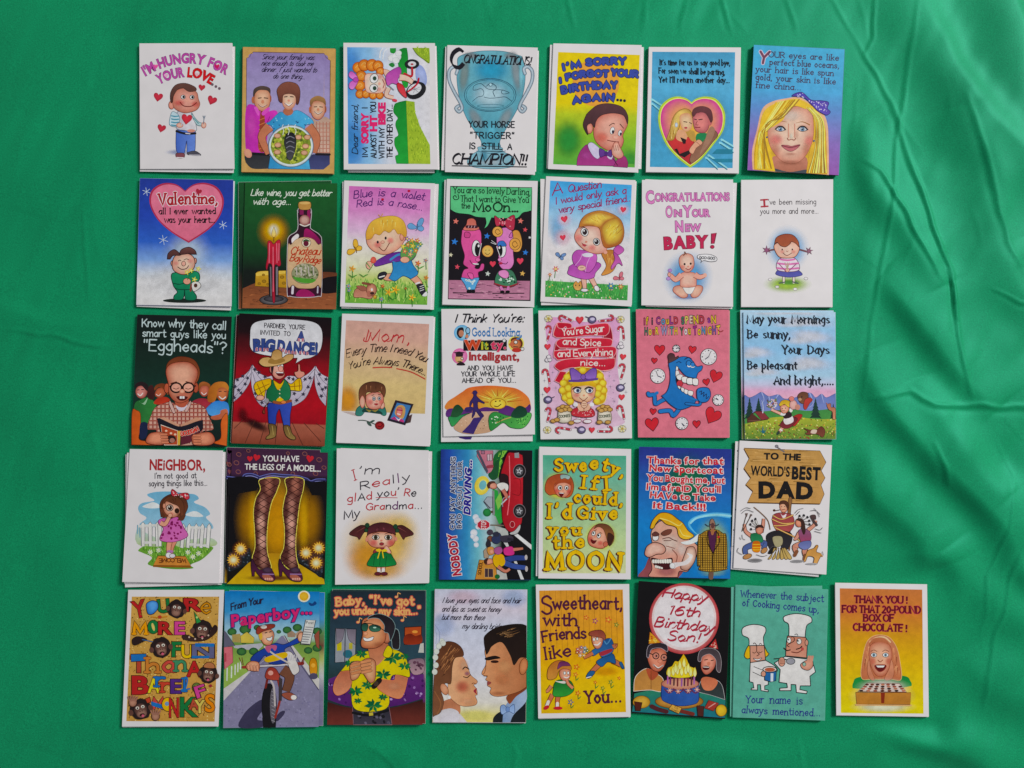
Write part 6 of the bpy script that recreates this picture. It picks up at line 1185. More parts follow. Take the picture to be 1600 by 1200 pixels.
def morning_print():
    card((1145,475),[(88,68),(855,68),(860,1128),(100,1128)],'sky blue card of a girl running through an alpine meadow with animals', tint='a8bccc',
         under=[([(62,50),(840,54),(846,1122),(76,1126)],[(0,'a8c4d8'),(.5,'9cb8d0'),(.62,'b890a8'),(.68,'3c4454'),(.8,'2c4430'),(1,'70803c')],'sky blue card showing along the left edge of the alpine meadow card')])
    P('background_print'); full([(0,'a8c4dc'),(.12,'90b8dc'),(.3,'88b4dc'),(.5,'a0c0dc'),(.57,'b8b8d0'),(.62,'d0a0bc'),(.68,'d4a4b8'),(1,'d4a4b8')])
    for x, y, rx, ry in ((600,150,240,40),(650,270,200,60),(200,400,140,50),(640,490,190,60),(250,560,160,40),(480,60,300,30)): A(x, y, rx * 1.3, ry * 1.3,'d0d0d8', .75,6); A(x - rx * .5, y + ry * .6, rx * .8, ry * .8,'d4d4da', .6)
    S([(100,800,1),(100,760),(140,780),(190,760),(240,735),(300,770),(380,755),(430,790),(520,780),(640,740),(690,780),(740,750),(780,780),(855,745,1),(858,900,1),(100,920,1)],'6070a8','7884b8', ol=('4a5488',3))
    for a in ([(240,735),(260,800),(220,850)],[(380,755),(350,800)],[(640,740),(670,830),(620,870)],[(740,750),(760,830)],[(300,770),(320,840)]): Ln(a, 10,'9ca4cc', taper=True)
    S([(100,920,1),(300,890),(500,880),(640,890),(860,870,1),(860,980,1),(100,1000,1)],'3c7c40','4c8c44'); S([(100,1000,1),(300,950),(500,940),(700,960),(860,955,1),(859,1126,1),(102,1126,1)],'a0a840','5c7c34')
    MD = [(105,1000),(500,950),(858,965),(858,1124),(104,1124)]
    dots(MD, 230,7,['c0c060','8c3c30','4c6c2c','d8d088','6a3c2c','88a040','c8a040'],3); blades([(105,1050),(858,1040),(858,1124),(104,1124)],90,28,['2c5c2c','6c9038','4c7c34'],7,4); S([(200,1020),(240,1060),(250,1015),(262,1060),(285,1030),(255,1080)],'2c6070')
    P('lettering'); N = '18202c'
    for s, a, b in (('May your Mornings',(120,158),(808,160)),('Be sunny,',(126,284),(480,286)),('Your Days',(415,415),(806,414)),('Be pleasant',(126,542),(535,544)),('And bright,....',(346,668),(842,672))): T(s, [a, b],66, N, 'h',13, nib=12, gap=3, sp=9, serif=1.7)
    for x, y0, y1, w in ((140,780,960,46),(215,780,910,36),(690,785,955,50),(838,830,960,30)):
        P('fir_tree_print')
        n = 6; pts = [(x, y0)]
        for i in range(n): h = y0 + (y1 - y0) * (i + 1) / n; pts += [(x + w * (i + 1) / n, h),(x + w * (i + .4) / n * .7, h - 6)]
        pts += [(x - (px - x), py) for px, py in reversed(pts[1:])]; G(pts, '1c3c34','183028')
    P('cabin_print'); G([(118,960),(160,910),(230,965),(300,955),(290,965),(120,992)],'4a2c24'); G([(118,955),(185,895),(250,895),(305,955),(240,968),(185,902)],'7a3438', ol=('2a1414',3)); Ln([(130,975),(225,970)],5,'7a5444'); Ln([(250,910),(252,850),(240,800)],9,'c0c8d8', taper=True)
    P('girl_print')
    S([(480,960),(540,920),(580,925),(560,965),(510,1020)],'a0302c', ol=('4a1414',3)); limb([(430,1010),(385,1070)],30,20,'d8a08c','6a3424'); E(378,1075,20,12,'2c3c30', rot=-50); Ln([(395,1045),(410,1055)],12,'d8d4d0')
    S([(410,980),(440,945),(500,940),(540,960),(480,1030),(420,1035),(392,1010)],'5a2028','7a2c34', ol=('2a1014',3)); S([(430,950),(490,930),(505,980),(450,1005),(425,985)],'d8d0d0'); S([(425,910),(480,900),(490,940),(430,955)],'2c1a20'); S([(390,905),(440,905),(430,930),(395,925)],'d8d4d4'); limb([(400,915),(355,895),(320,880)],20,16,'d8a490','6a3424'); E(485,885,14,18,'d8d4d0')
    B([(395,870),(405,845),(450,840),(470,870),(450,905),(415,910)],'c07058','e4a890', ol=('6a2c20',3)); S([(385,840),(410,805),(450,800),(482,820),(480,860),(455,855),(430,835),(400,850)],'b89030','d8b848', ol=('6a4c14',3)); E(412,872,5,5, INKB, n=6); E(440,868,5,5, INKB, n=6); Ln([(412,890),(435,890)],5,'8a2424')
    P('bouquet_print'); dots([(280,800),(360,795),(375,850),(330,880),(285,850)],50,9,['5a4c54','c8b0b8','6a7c4c','8c4c54','d0c8cc'],3)
    P('flying_animal_print'); S([(540,770),(570,735),(620,740),(630,780),(600,830),(560,820)],'5a3828','7a5038', ol=('2a1810',3)); S([(600,800),(640,780),(665,800),(640,830),(610,880),(590,860)],'a83c38', ol=('4a1414',3)); E(560,795,14,12,'b08c6c'); E(575,775,6,7, INKB, n=6); E(505,840,32,40,'c08888','d8a8a0', ol=('6a3c34',3)); E(490,790,22,20,'c87870', ol=('6a3c34',3)); E(540,860,22,24,'b88070')
    P('deer_print'); S([(785,840),(815,830),(820,860),(855,870),(856,960,1),(835,960),(830,900),(800,880)],'a86850','c08468', ol=('4a2818',3)); Ln([(790,845),(782,825)],6,'a86850')
    P('calf_print'); S([(590,1035),(640,1050),(700,1045),(740,1020),(770,1060),(750,1110),(700,1085),(630,1090),(605,1080),(625,1065)],'5a2c24','7a4434', ol=('2a1410',3)); S([(660,1050),(700,1050),(690,1080),(650,1075)],'c8b4a4')
morning_print()
# ================================================================== fourth row
def legs_print():
    card((345,695),[(94,48),(893,65),(865,1165),(52,1160)],'black and gold card of two legs in fishnet stockings and heels', tint='2a2228',
         under=[([(50,20),(830,42),(840,1150),(30,1152)],[(0,'40243c'),(.2,'3c2440'),(.24,'141014'),(.88,'141418'),(.92,'6a5020'),(1,'b08c28')],'purple and black card jutting out beside the fishnet legs card', lambda: (P('heart_print'),[heart(x, y, 36,'7a4448',10) for x, y in ((72,60),(62,160),(75,225))]))])
    P('background_print'); full([(0,'3c2238'),(.17,'402440'),(.2,'1a141c'),(.25,'100e12'),(.7,'100e12'),(.78,'14120f'),(1,'14120f')])
    A(240,620,140,310,'9c6c20', .9); A(735,620,140,310,'9c6c20', .9); A(275,640,70,330,'d0a030', .8); A(690,640,60,330,'d0a030', .8); A(480,600,190,420,'c08c30',1.0); A(480,700,230,360,'c48c2c', .9)
    G([(50,1160),(230,985),(380,905),(500,905),(640,985),(860,1120),(866,1162)],'a87c28','c0a030'); A(430,1110,270,30,'5a2c1c', .8)
    S([(60,1050),(45,950),(90,890),(200,870),(245,870),(235,980),(120,1040)],'1c2024'); S([(640,960),(640,880),(720,900),(840,900),(840,1100),(760,1050)],'1c2024')
    dots([(60,900),(240,880),(230,980),(70,1050)],40,8,['3c4450','54606c','2c3438'],3); dots([(640,880),(850,900),(850,1090),(650,980)],46,8,['3c4450','54606c','2c3438'],4)
    for x, y in ((165,868),(105,960),(710,900),(815,860),(795,985)):
        A(x, y, 76,74,'c87020', .95); star(x, y, 56,'e0a848',10,14, .62); A(x, y, 40,38,'f0e0b0',1.0)
    P('curtain_print')
    for x, y, r in ((150,80,20),(130,150,22),(70,165,18),(145,225,20),(290,238,16),(700,75,20),(820,125,22),(790,240,20),(600,240,16),(470,130,14),(860,190,18),(230,50,16),(560,70,14)): Ln(ring(x, y, r, r * .8,20,9),6,'7a4c48', True, False)
    for q in ([(50,262),(110,270),(170,275),(200,245),(260,240),(320,262)],[(320,265),(420,240),(520,248),(600,252),(670,262)],[(670,265),(720,280),(750,300),(800,285),(870,285)]): Ln([(x, y + 8) for x, y in q],26,'2c2c54'); Ln(q, 5,'6c70b0'); Ln([(x, y + 20) for x, y in q],5,'8c90c8')
    G([(55,275),(200,262),(320,290),(300,380),(60,420)],'100e12'); G([(700,290),(760,310),(872,300),(868,420),(760,420)],'100e12')
    P('lettering'); T('YOU HAVE',[(350,138),(652,142)],52,'d8d4d0','b', fat=1.5, gap=2, sp=7); T('THE LEGS OF A MODEL...',[(200,206),(500,212),(832,224)],52,'d8d4d0','b', fat=1.5, gap=2, sp=5)
    for x, y, s, r in ((242,118,46,5),(298,108,54,12),(742,118,58,10)): P('heart_print'); heart(x, y, s, 'b83038', r)
    for m, L, mid in ((0,[(325,290),(485,280),(470,380),(425,480),(400,600),(385,760),(390,900),(420,1030),(330,1040),(262,960),(285,850),(280,700),(272,560),(290,450),(330,370)],350),(1,[(540,280),(680,280),(690,360),(660,480),(640,640),(625,800),(630,930),(650,1040),(570,1040),(495,950),(525,850),(530,700),(515,560),(530,450),(550,380)],585)):
        P('leg_print'); S(L, '4a2824','5a322c',0, ol=('dccc60',6)); q = smooth(L)
        cx = (400,350,335,345,355) if m == 0 else (620,590,585,590,595)
        for k, y in enumerate((340,500,650,800,950)): A(cx[k], y, 46,110,['cc8470','d49484','d8a090','d8a090','cc9080'][k], .95)
        for dx, s in ((-1,1),(1,-1)):
            for y in range(200,1150,58):
                a = []
                for t in range(0,40):
                    x = mid - 130 + t * 7; yy = y + (t * 4.2 if s > 0 else 168 - t * 4.2)
                    if inside(q, x, yy): a.append((x, yy))
                if len(a) > 3: Ln([a[0], a[-1]],4.5,'2c0e0e')
    for dx, sh in ((0,0),(230,0)):
        P('shoe_print'); S([(262 + dx, 950),(290 + dx, 1000),(330 + dx, 1040),(420 + dx, 1040),(452 + dx, 1110),(430 + dx, 1140),(360 + dx, 1130),(310 + dx, 1080),(285 + dx, 1050),(280 + dx, 1095,1),(262 + dx, 1095,1),(252 + dx, 1000)],'34182c','50203c', ol=('140a10',4))
        S([(345 + dx, 1090),(400 + dx, 1085),(440 + dx, 1120),(420 + dx, 1136),(370 + dx, 1125)],'a05c4c'); Ln([(350 + dx, 1078),(440 + dx, 1080)],10,'8c6c94'); E(390 + dx, 1045,42,24,'2a1c28','4a3448')
        for k in range(4): E(372 + dx + k * 18,1118,8,10,'d09c8c', n=8)
legs_print()

def neighbor_print():
    card((185,695),[(95,35),(873,48),(842,1155),(32,1143)],'white card of a girl in a pink spotted dress beside a picket fence',
         under=[([(72,66),(894,60),(874,1152),(48,1155)], None, 'upper white card fanned out beneath the picket fence girl card'),([(60,80),(860,92),(862,1166),(55,1188)], None, 'lowest white card fanned out beneath the picket fence girl card')])
    P('lettering'); T('NEiGHBOR,',[(262,208),(480,212),(720,212)],92,'9c3034','b', fat=4, gap=2.6, jit=.04); T("I'm not good at", [(302,282),(650,278)],46,'24202a','h',6, sp=11, jit=.06); T('saying things like this...',[(255,345),(742,340)],46,'24202a','h',6, sp=8, jit=.06)
    P('background_print')
    S([(245,410),(320,392),(440,390),(560,405),(640,415),(670,450),(630,480),(720,520),(765,575),(730,605),(780,660),(785,700),(700,690),(200,680),(235,610),(180,570),(165,520),(200,485),(300,465),(250,430)],'6ca4c0','8cb4c8')
    S([(200,515),(250,490),(290,478),(340,500),(345,525),(260,530)],'d0d4d4'); S([(560,585),(600,560),(650,555),(700,585),(700,600),(620,600)],'d0d4d4')
    S([(160,690),(240,740),(350,780),(560,790),(780,780),(770,850),(200,850)],'a8bcc0','a8b880'); S([(165,880),(220,845),(340,850),(350,800),(420,790),(500,850),(620,850),(780,850),(770,890),(690,960),(600,1000),(620,1030),(440,1035),(250,1000),(280,940),(200,900)],'6c9c3c','5c8c34'); blades([(170,870),(340,850),(500,850),(775,855),(760,900),(600,1010),(270,990),(280,930)],190,40,['4c7c2c','8cb84c','a0c868','3c6c28'],8,4)
    P('picket_fence_print')
    for x in (205,265,325,345): G([(x - 17,662),(x, 642),(x + 17,662),(x + 15,846),(x - 13,846)],'d2d0cc', ol=('5c6468',4))
    for x in (540,590,648,700,755): G([(x - 15,680),(x + 2,655),(x + 18,682),(x + 2,862),(x - 26,856)],'d2d0cc', ol=('5c6468',4))
    for a, b in (((165,680),(190,680)),((222,675),(250,675)),((282,672),(310,672)),((222,815),(250,815)),((282,815),(310,815)),((608,690),(632,690)),((664,692),(684,692)),((600,830),(622,830)),((655,835),(676,835)),((712,840),(735,840))): Ln([a, b],22,'c8c8c4')
    Ln([(160,670),(158,740)],7,'6c9cb0'); Ln([(176,690),(180,770)],6,'6c9cb0')
    for x, y in ((265,895),(335,878),(580,895),(622,935),(668,905)): P('flower_print'); flower(x, y, 26,'d8dcd0','c8c890',7)
    P('doormat_print'); G([(330,925),(560,930),(605,1010),(290,1005)],'b8783c','c08040', ol=('5a3818',4)); G([(290,1006),(605,1011),(603,1024),(290,1018)],'8c5424'); T('WELCOME',[(565,952),(450,946),(338,950)],32,'5a2c14','h',7)
    P('girl_print')
    S([(355,600,1),(345,500),(380,440),(460,408),(550,440),(580,510),(560,570),(540,620),(500,620)],'4a281c','6c3c28', ol=('2c140c',4))
    limb([(460,800),(440,850),(430,920)],56,34,'c88870','6a3424'); limb([(430,800),(420,850),(420,910)],40,30,'d09478','6a3424'); E(432,890,28,12,'a870a8'); E(420,920,26,24,'d8d4d4', ol=('5a5058',4)); E(450,925,24,18,'d0ccd0', ol=('5a5058',4))
    S([(335,630),(380,610),(420,625),(480,600),(515,625),(545,690),(580,755),(520,795),(430,812),(345,790),(375,700),(340,665)],'b85c9c','c46ca8', ol=('5a1c48',4)); dots([(390,630),(500,615),(570,750),(440,800),(355,785),(385,700)],30,12,['7c2054'],4)
    B([(372,520),(385,475),(460,470),(520,510),(515,570),(470,605),(430,598),(390,570)],'a06048','d8a48c',(440,540), ol=('5a2c1c',4)); A(500,575,22,20,'5a3024', .6); A(440,575,30,20,'cc6c60', .7)
    S([(360,530),(372,470),(420,430),(480,430),(540,480),(545,580),(520,600),(505,520),(450,490),(400,470),(385,500)],'54301f','6a3c28', ol=('2c140c',3)); blades([(380,470),(480,430),(530,500),(430,490)],24,50,['8c5840','3c2014'],6,5, .2,(.3,1)); E(382,510,12,22,'c88c74', ol=('5a2c1c',3)); S([(355,590),(365,560),(388,590),(378,612)],'54301f'); S([(510,600),(560,580),(540,630),(500,625)],'54301f')
    E(428,525,28,26,'d0bcb0', ol=('2c140c',6)); E(430,525,18,20,'2a1810'); E(488,550,20,22,'2a1810'); E(424,517,6,6,'e0d8d0', n=6)
    limb([(350,650),(390,660),(430,590)],36,24,'d09880','6a3424'); E(432,588,17,17,'d8a088', ol=('6a3424',3))
    P('bow_print','girl_print'); S([(500,415),(450,370),(440,410),(460,430)],'a82c38','bc3c48', ol=('4a1018',4)); S([(500,410),(575,402),(592,440),(570,458),(530,430)],'a82c38','bc3c48', ol=('4a1018',4)); dots([(450,380),(500,410),(580,410),(575,450),(460,425)],14,6,['e0c0c0'],5)
neighbor_print()

def grandma_print():
    card((512,695),[(76,30),(842,46),(842,1153),(62,1166)],'white card of a pigtailed girl in a green dress against a golden glow',
         under=[([(108,27),(871,55),(846,1148),(80,1150)], None, 'white card peeking out beneath the pigtailed girl in green card')])
    P('glow_print'); A(445,830,360,330,'d4b060',1.0); A(330,960,220,210,'cc9038', .8); A(600,700,180,170,'d8b868', .7); A(440,1040,250,110,'d0a050', .7)
    P('lettering'); r, k, p = 'a8343c','2c2830','5c2c5c'
    for s, a, b, h, c in (('I',(225,298),(240,292),92,[r]),("'m", (262,250),(440,240),70,[k]),('Really',(275,375),(690,295),66,[k, r, r, k, p, k]),('glAd',(165,478),(370,455),62,[r, r, k, r]),("you'", (415,438),(598,420),62,[k, k, r, k]),('Re',(638,425),(735,432),62,[r, k]),('Grandma...',(320,545),(790,530),58,[r, r, r, k, p, k, r, k, k, k]),('My',(138,622),(270,600),70,[k])):
        T(s, [a, b], h, c, 'h',9, slant=.12, jit=.09, gap=2.6, serif=2.4 if s == 'I' else 0)
    Ln([(402,440),(480,440),(580,442)],5, r)
    P('girl_print')
    for m in (-1,1):
        f = lambda x, y: (448 + m * (x - 448), y)
        S([f(560,690), f(620,670), f(700,720), f(712,750), f(650,770), f(632,790), f(600,740)],'3c1c1c','54282a', ol=('200c0c',4)); Ln([f(590,690), f(660,730)],6,'7a4440', taper=True)
    A(445,1085,80,18,'a86c28', .7); limb([(425,1010),(428,1060)],32,26,'d09880','6a3424'); limb([(465,1010),(462,1060)],32,26,'d09880','6a3424'); Ln([(426,1040),(428,1065)],28,'d8d0cc'); Ln([(464,1040),(462,1065)],28,'d8d0cc'); E(418,1075,28,15,'5a2028', ol=('2c0c10',3)); E(472,1075,28,15,'5a2028', ol=('2c0c10',3))
    S([(385,880),(450,850),(510,865),(530,900),(500,920),(395,915)],'7a2c34','8c343c', ol=('3c1014',4)); S([(395,900),(510,900),(545,940),(572,995),(520,1012),(450,1018),(370,1015),(328,1000),(350,950)],'146030','1c7c3c', ol=('0c2c18',5))
    for x in (390,440,490): Ln([(x, 930),(x - 8,1005)],4,'0c3c20')
    B([(330,800),(335,750),(440,725),(550,745),(562,800),(530,845),(450,858),(370,848)],'b8705c','e4b49c',(445,780), ol=('6a2c20',4)); E(325,790,10,18,'c88470'); E(570,785,10,18,'c88470'); A(385,815,46,40,'d04c50', .8); A(525,815,44,40,'d04c50', .8)
    S([(330,760,1),(340,690),(400,655),(480,650),(550,680),(568,755,1),(540,738),(440,720),(355,738)],'3c1a1e','5a2830', ol=('200c0c',4)); blades([(345,690),(550,690),(550,730),(350,730)],26,40,['7a4048','2c1014'],6,5, .1,(0,1))
    for x in (400,505): E(x, 772,30,20,'d8d0c8', ol=(INKB, 5)); E(x, 772,17,18,'3c3820'); E(x, 772,8,9, INKB, n=8); Ln([(x - 28,745),(x, 735),(x + 28,742)],5,'3c1a14')
    E(448,798,10,8,'c87c68'); E(450,826,18,12,'8c3438', ol=('4a1418',3)); B([(470,860),(490,840),(510,860),(530,900),(510,905),(480,885)],'c88470','e0b09c', ol=('6a2c20',3))
    P('bow_print','girl_print'); E(330,672,18,20,'1c3c28', ol=('0c1c10',3)); E(322,712,16,16,'1c3c28', ol=('0c1c10',3)); E(565,682,18,20,'1c3c28', ol=('0c1c10',3)); E(580,715,16,16,'1c3c28', ol=('0c1c10',3)); S([(400,875),(430,865),(450,880),(420,892)],'d8b83c'); S([(450,880),(480,868),(500,885),(465,892)],'d8b83c'); Ln([(435,885),(418,945)],9,'d8b83c'); Ln([(455,885),(465,942)],9,'d8b83c')
grandma_print()

def driving_print():
    card((673,692),[(85,52),(848,62),(835,1143),(68,1140)],'sideways blue card of a man in a red convertible by a stop sign', tint='2c4478',
         under=[([(82,56),(846,66),(833,1147),(66,1144)],'2a3040','dark edged card squared up beneath the red convertible card')])
    P('background_print'); full([(0,'243478'),(.1,'2c4c9c'),(.3,'3c84b0'),(.42,'6cacb8'),(.55,'a8bcc0'),(.62,'7c8c84'),(.68,'101014'),(1,'0c0c10')], True)
    S([(640,62,1),(845,64,1),(836,1140,1),(630,1140,1),(600,900),(660,700),(620,560),(590,400),(560,200)],'121014'); G([(515,385),(530,385),(560,400),(600,660),(570,680),(540,610),(520,600)],'2c8c3c'); G([(540,480),(585,400),(600,500),(560,560)],'78b050'); G([(515,300),(600,100),(635,62),(570,62),(530,100),(505,200)],'1c5c2c'); G([(560,300),(600,120),(640,64),(600,64),(560,200)],'6cac40'); blades([(520,300),(560,90),(620,90),(560,300)],60,30,['143c1c','4c8c34','8cc050'],8,3)
    G([(512,400),(530,395),(535,600),(512,600)],'7c7c80'); G([(690,765),(720,755),(840,850),(840,890)],'d0d0d0'); G([(690,980),(715,985),(778,1138),(750,1138)],'c8c8c8'); G([(530,690),(640,720),(650,780),(560,770)],'a8aca8'); G([(545,1060),(625,1060),(640,1138),(560,1138)],'b0b0ac'); G([(600,820),(640,830),(660,880),(640,880)],'c0c0c0')
    for x, y, r in ((375,620,26),(390,650,30),(360,750,30),(375,800,26),(350,780,20),(380,850,22),(395,700,22)): E(x, y, r, r, 'b8c0d0','d4d4dc')
    P('house_print'); G([(385,62),(520,64),(520,240),(470,256),(385,110)],'b47080', ol=('3c1c28',3)); G([(378,70),(398,62),(480,235),(468,258)],'4c4858'); G([(470,95),(512,92),(512,148),(472,150)],'c0a8b0', ol=('3c1c28',4)); Ln([(492,94),(492,148)],4,'3c1c28'); G([(420,66),(450,66),(450,92),(422,92)],'94687c', ol=('3c1c28',4)); Ln([(475,200),(512,195)],26,'8c3c48'); P('house_print'); G([(440,490),(470,450),(515,450),(515,540),(480,545)],'98a0a8', ol=('2a2c34',4)); Ln([(445,490),(495,545)],8,'3c3c48')
    P('tree_print'); E(470,580,34,34,'1c5c30','2c7c40'); E(510,575,10,10,'4a3424'); S([(490,290),(480,260),(510,230),(545,150),(570,150),(560,280),(520,310)],'1c4c2c')
    P('school_print'); G([(405,975),(545,985),(545,1040),(555,1140),(370,1138)],'b8803c', ol=('3c2410',4)); G([(450,1045),(520,1050),(522,1120),(450,1120)],'3c2c34', ol=('c0a070',3)); Ln([(480,1048),(480,1120)],4,'c0a070'); T('SCHOOL',[(418,1100),(432,995)],26,'4a2410','h',5); G([(440,900),(480,860),(500,900),(480,960),(445,960)],'a08c78', ol=('2c2420',3)); E(555,1115,22,20,'1c5c2c')
    P('stop_sign_print'); Ln([(500,685),(640,690)],10,'6a5c50'); G([(440 + 56 * cos(pi / 8 + i * pi / 4),683 + 42 * sin(pi / 8 + i * pi / 4)) for i in range(8)],'a82c38', ol=('d0c4c8',5)); T('STOP',[(462,718),(462,650)],44,'d8d0d0','b', fat=1)
    P('convertible_print')
    S([(640,90),(690,82),(750,95),(770,160),(765,600),(745,690),(700,740),(640,730),(600,650),(595,540),(610,450),(640,420),(650,330),(590,270),(600,200)],'942028','b02c34',0, ol=('3c0c10',5)); Ln([(655,110),(660,400),(640,600)],8,'dc7078'); Ln([(690,300),(745,310),(745,430),(680,425)],4,'5a1418'); S([(580,270),(640,270),(650,330),(640,420),(590,440)],'241418'); Ln([(590,510),(655,445)],10,'b0bcc0'); Ln([(600,530),(600,470),(640,440)],5,'94a0a8')
    for y in (235,568): E(740, y, 50,56,'141214', ol=('6a6468',6)); E(738, y, 34,38,'4a484c'); star(738, y, 30,'b0b0b4',10,5, .4); E(738, y, 8,8,'3c3c40')
    S([(660,750),(700,730),(745,680),(745,720),(715,760),(670,765)],'b0b0b0', ol=('2a2a2c',4)); E(680,680,20,26,'8c2028', ol=('d0a8a8',3)); G([(698,85),(735,80),(738,125),(700,125)],'8c8c90')
    P('driver_print'); E(428,355,62,80,'d0b848','dcc860', rot=15); E(434,352,34,46,'6ca8b0', rot=15); Ln(ring(434,352,34,44,15),7,'e0d070', True, False); B([(485,340),(510,325),(550,345),(548,375),(520,385),(490,370)],'a86050','d09480', ol=('4a2018',3)); S([(468,350),(485,325),(520,318),(540,330),(500,345),(490,380),(475,375)],'4a2c24'); S([(550,350),(600,330),(645,350),(640,400),(590,400)],'d0ccc8', ol=('4a4444',3)); limb([(600,390),(630,440),(625,460)],30,22,'b87060','4a2018')
    P('pedestrian_print'); B([(450,985),(480,965),(515,970),(520,1000),(480,1015),(455,1010)],'a8604c','d09478', ol=('3c1c14',3)); S([(445,1000),(450,970),(480,962),(470,990),(470,1010)],'3c2018'); S([(520,950),(560,920),(610,940),(620,1010),(560,1040),(525,1010)],'c89428','d8ac34', ol=('4a3010',4)); limb([(620,980),(700,960),(790,960)],50,36,'30407c','14182c'); limb([(620,1000),(700,1030),(790,1040)],46,34,'384c8c','14182c'); E(795,955,12,22,'b0a8a8'); E(798,1050,12,24,'b0a8a8'); limb([(560,1030),(620,1070),(660,1050)],26,20,'b87460','3c1c14')
    P('pedestrian_print'); S([(470,900),(480,870),(520,870),(530,920),(490,935)],'c08848', ol=('4a2c14',3)); B([(490,905),(505,885),(525,895),(522,920),(500,925)],'b07058','d09880'); S([(530,880),(580,865),(600,900),(570,930),(535,920)],'8c4c78','a8588c', ol=('3c1430',3)); S([(610,880),(680,865),(695,930),(620,935)],'c03c7c', ol=('4a1030',3)); limb([(690,890),(770,880)],26,16,'b87460','3c1c14')
    P('pedestrian_print'); E(495,800,24,26,'6a4030', ol=('1c1010',3)); S([(460,840),(480,800),(500,830),(500,860),(470,870)],'28242c'); S([(510,790),(570,750),(590,800),(560,840),(520,830)],'2c3454', ol=('10121c',3)); S([(580,780),(660,770),(690,800),(640,830),(590,820)],'34303c'); E(495,745,26,24,'3c3440'); S([(520,750),(560,740),(570,775),(530,780)],'2a2c3c'); limb([(640,800),(690,810)],24,18,'24222c')
    P('lettering'); WO = ('c8ccd4',4)
    T('NOBODY',[(252,1098),(232,930),(208,760)],70,'9c2438','b', fat=5, ol=('d8d0d4',6), gap=3); T('CAN SAY ANYTHING',[(200,722),(205,420),(208,120)],42,'1c2450','b', fat=1.5, ol=WO, gap=2.2, sp=10); T('BAD ABOUT YOUR',[(256,712),(260,430),(264,155)],40,'1c2450','b', fat=1.5, ol=WO, gap=2.2, sp=10); T('DRIVING...',[(328,598),(335,380),(342,150)],56,'28247c','b', fat=4, ol=('d0d0dc',5), slant=.25, gap=3)
driving_print()

def sweety_print():
    card((830,690),[(68,42),(832,62),(828,1147),(60,1140)],'white bordered pale green card of two laughing faces among gold block letters',
         under=[([(60,60),(800,70),(800,1132),(39,1121)], None, 'white card jutting out beside the gold block letters card')])
    P('background_print'); Q((97,112),(792,118),(788,1098),(97,1098),[(0,'4c9c80'),(.2,'6ca890'),(.5,'98b88c'),(.8,'b4c490'),(1,'c4c898')])
    A(232,370,150,135,'d4c848', .95,0, .35); A(582,790,145,135,'d8d050', .95,0, .35)
    P('lettering'); Y, O, D = 'd4ac28',('241a14',4),(-10,6,'5a241c')
    for s, p, h, w in (('Sweety,',[(200,240),(400,245),(560,225),(720,280),(765,290)],96,22),('If',[(420,385),(560,400)],104,22),('I',[(615,405),(650,402)],112,24),('could,',[(362,500),(560,518),(760,528)],92,22),("I'd", [(140,635),(330,640)],118,24),('Give',[(390,635),(560,645),(718,640)],96,22),('you',[(150,770),(280,775),(410,775)],88,22),('the',[(190,890),(330,885),(445,875)],100,22),('MOON',[(135,1065),(440,1058),(745,1072)],140,32)):
        sf = 2.6
        T(s, p, h, Y, 'h', w, ol=O, serif=sf, gap=6, sh=D, jit=.03)
    P('girl_print'); S([(115,400),(140,310),(230,270),(320,285),(355,360),(340,440),(290,468),(200,440),(150,445)],'94442c','b85c34', ol=('4a1c14',4)); B([(190,390),(210,340),(280,325),(330,360),(325,420),(280,465),(220,450)],'b4604c','e0a088',(270,390), ol=('5a2418',3)); S([(195,380,1),(215,325),(270,310),(330,330),(335,370,1),(290,345),(230,350)],'a04c30','8c3c24'); A(215,410,32,30,'c84844', .8); A(312,415,24,28,'c84844', .8); E(240,385,18,20,'e0d8d4', ol=(INKB, 4)); E(242,387,9,11, INKB, n=8); E(295,385,16,18,'e0d8d4', ol=(INKB, 4)); E(296,387,8,10, INKB, n=8); E(265,408,10,8,'d08c74'); S([(230,425),(265,430),(275,428),(255,460),(240,450)],'5a1418', ol=('3c0c0c',3)); Ln([(236,428),(268,431)],6,'e0dcd8'); S([(245,280),(285,275),(325,290),(310,315),(280,305),(250,312)],'7c9c98','a0b4b0', ol=('3c5050',3))
    P('boy_print'); B([(472,790),(500,730),(560,690),(640,740),(650,830),(600,890),(520,880),(480,850)],'b4604c','e0a088',(560,790), ol=('5a2418',4)); S([(520,730,1),(560,685),(640,695),(685,750),(690,820),(655,870),(635,830),(620,780),(600,730),(560,710)],'5a3424','a06c3c',1, ol=('3c1c10',3)); S([(640,760),(690,790),(660,870),(635,840)],'3c2018'); E(620,855,20,22,'b86450', ol=('5a2418',3)); A(495,815,30,34,'c84844', .8); A(575,845,34,28,'c84844', .75); E(520,765,15,20,'e0d8d4', ol=(INKB, 4), rot=20); E(564,785,16,20,'e0d8d4', ol=(INKB, 4), rot=20); E(560,782,8,10, INKB, n=8); E(518,762,7,9, INKB, n=8); Ln([(525,745),(545,735)],5,'5a3420'); Ln([(570,755),(590,765)],5,'5a3420'); E(535,792,11,10,'d08c74'); S([(498,815),(520,825),(545,825),(525,850),(505,842)],'5a1418', ol=('3c0c0c',3))
sweety_print()

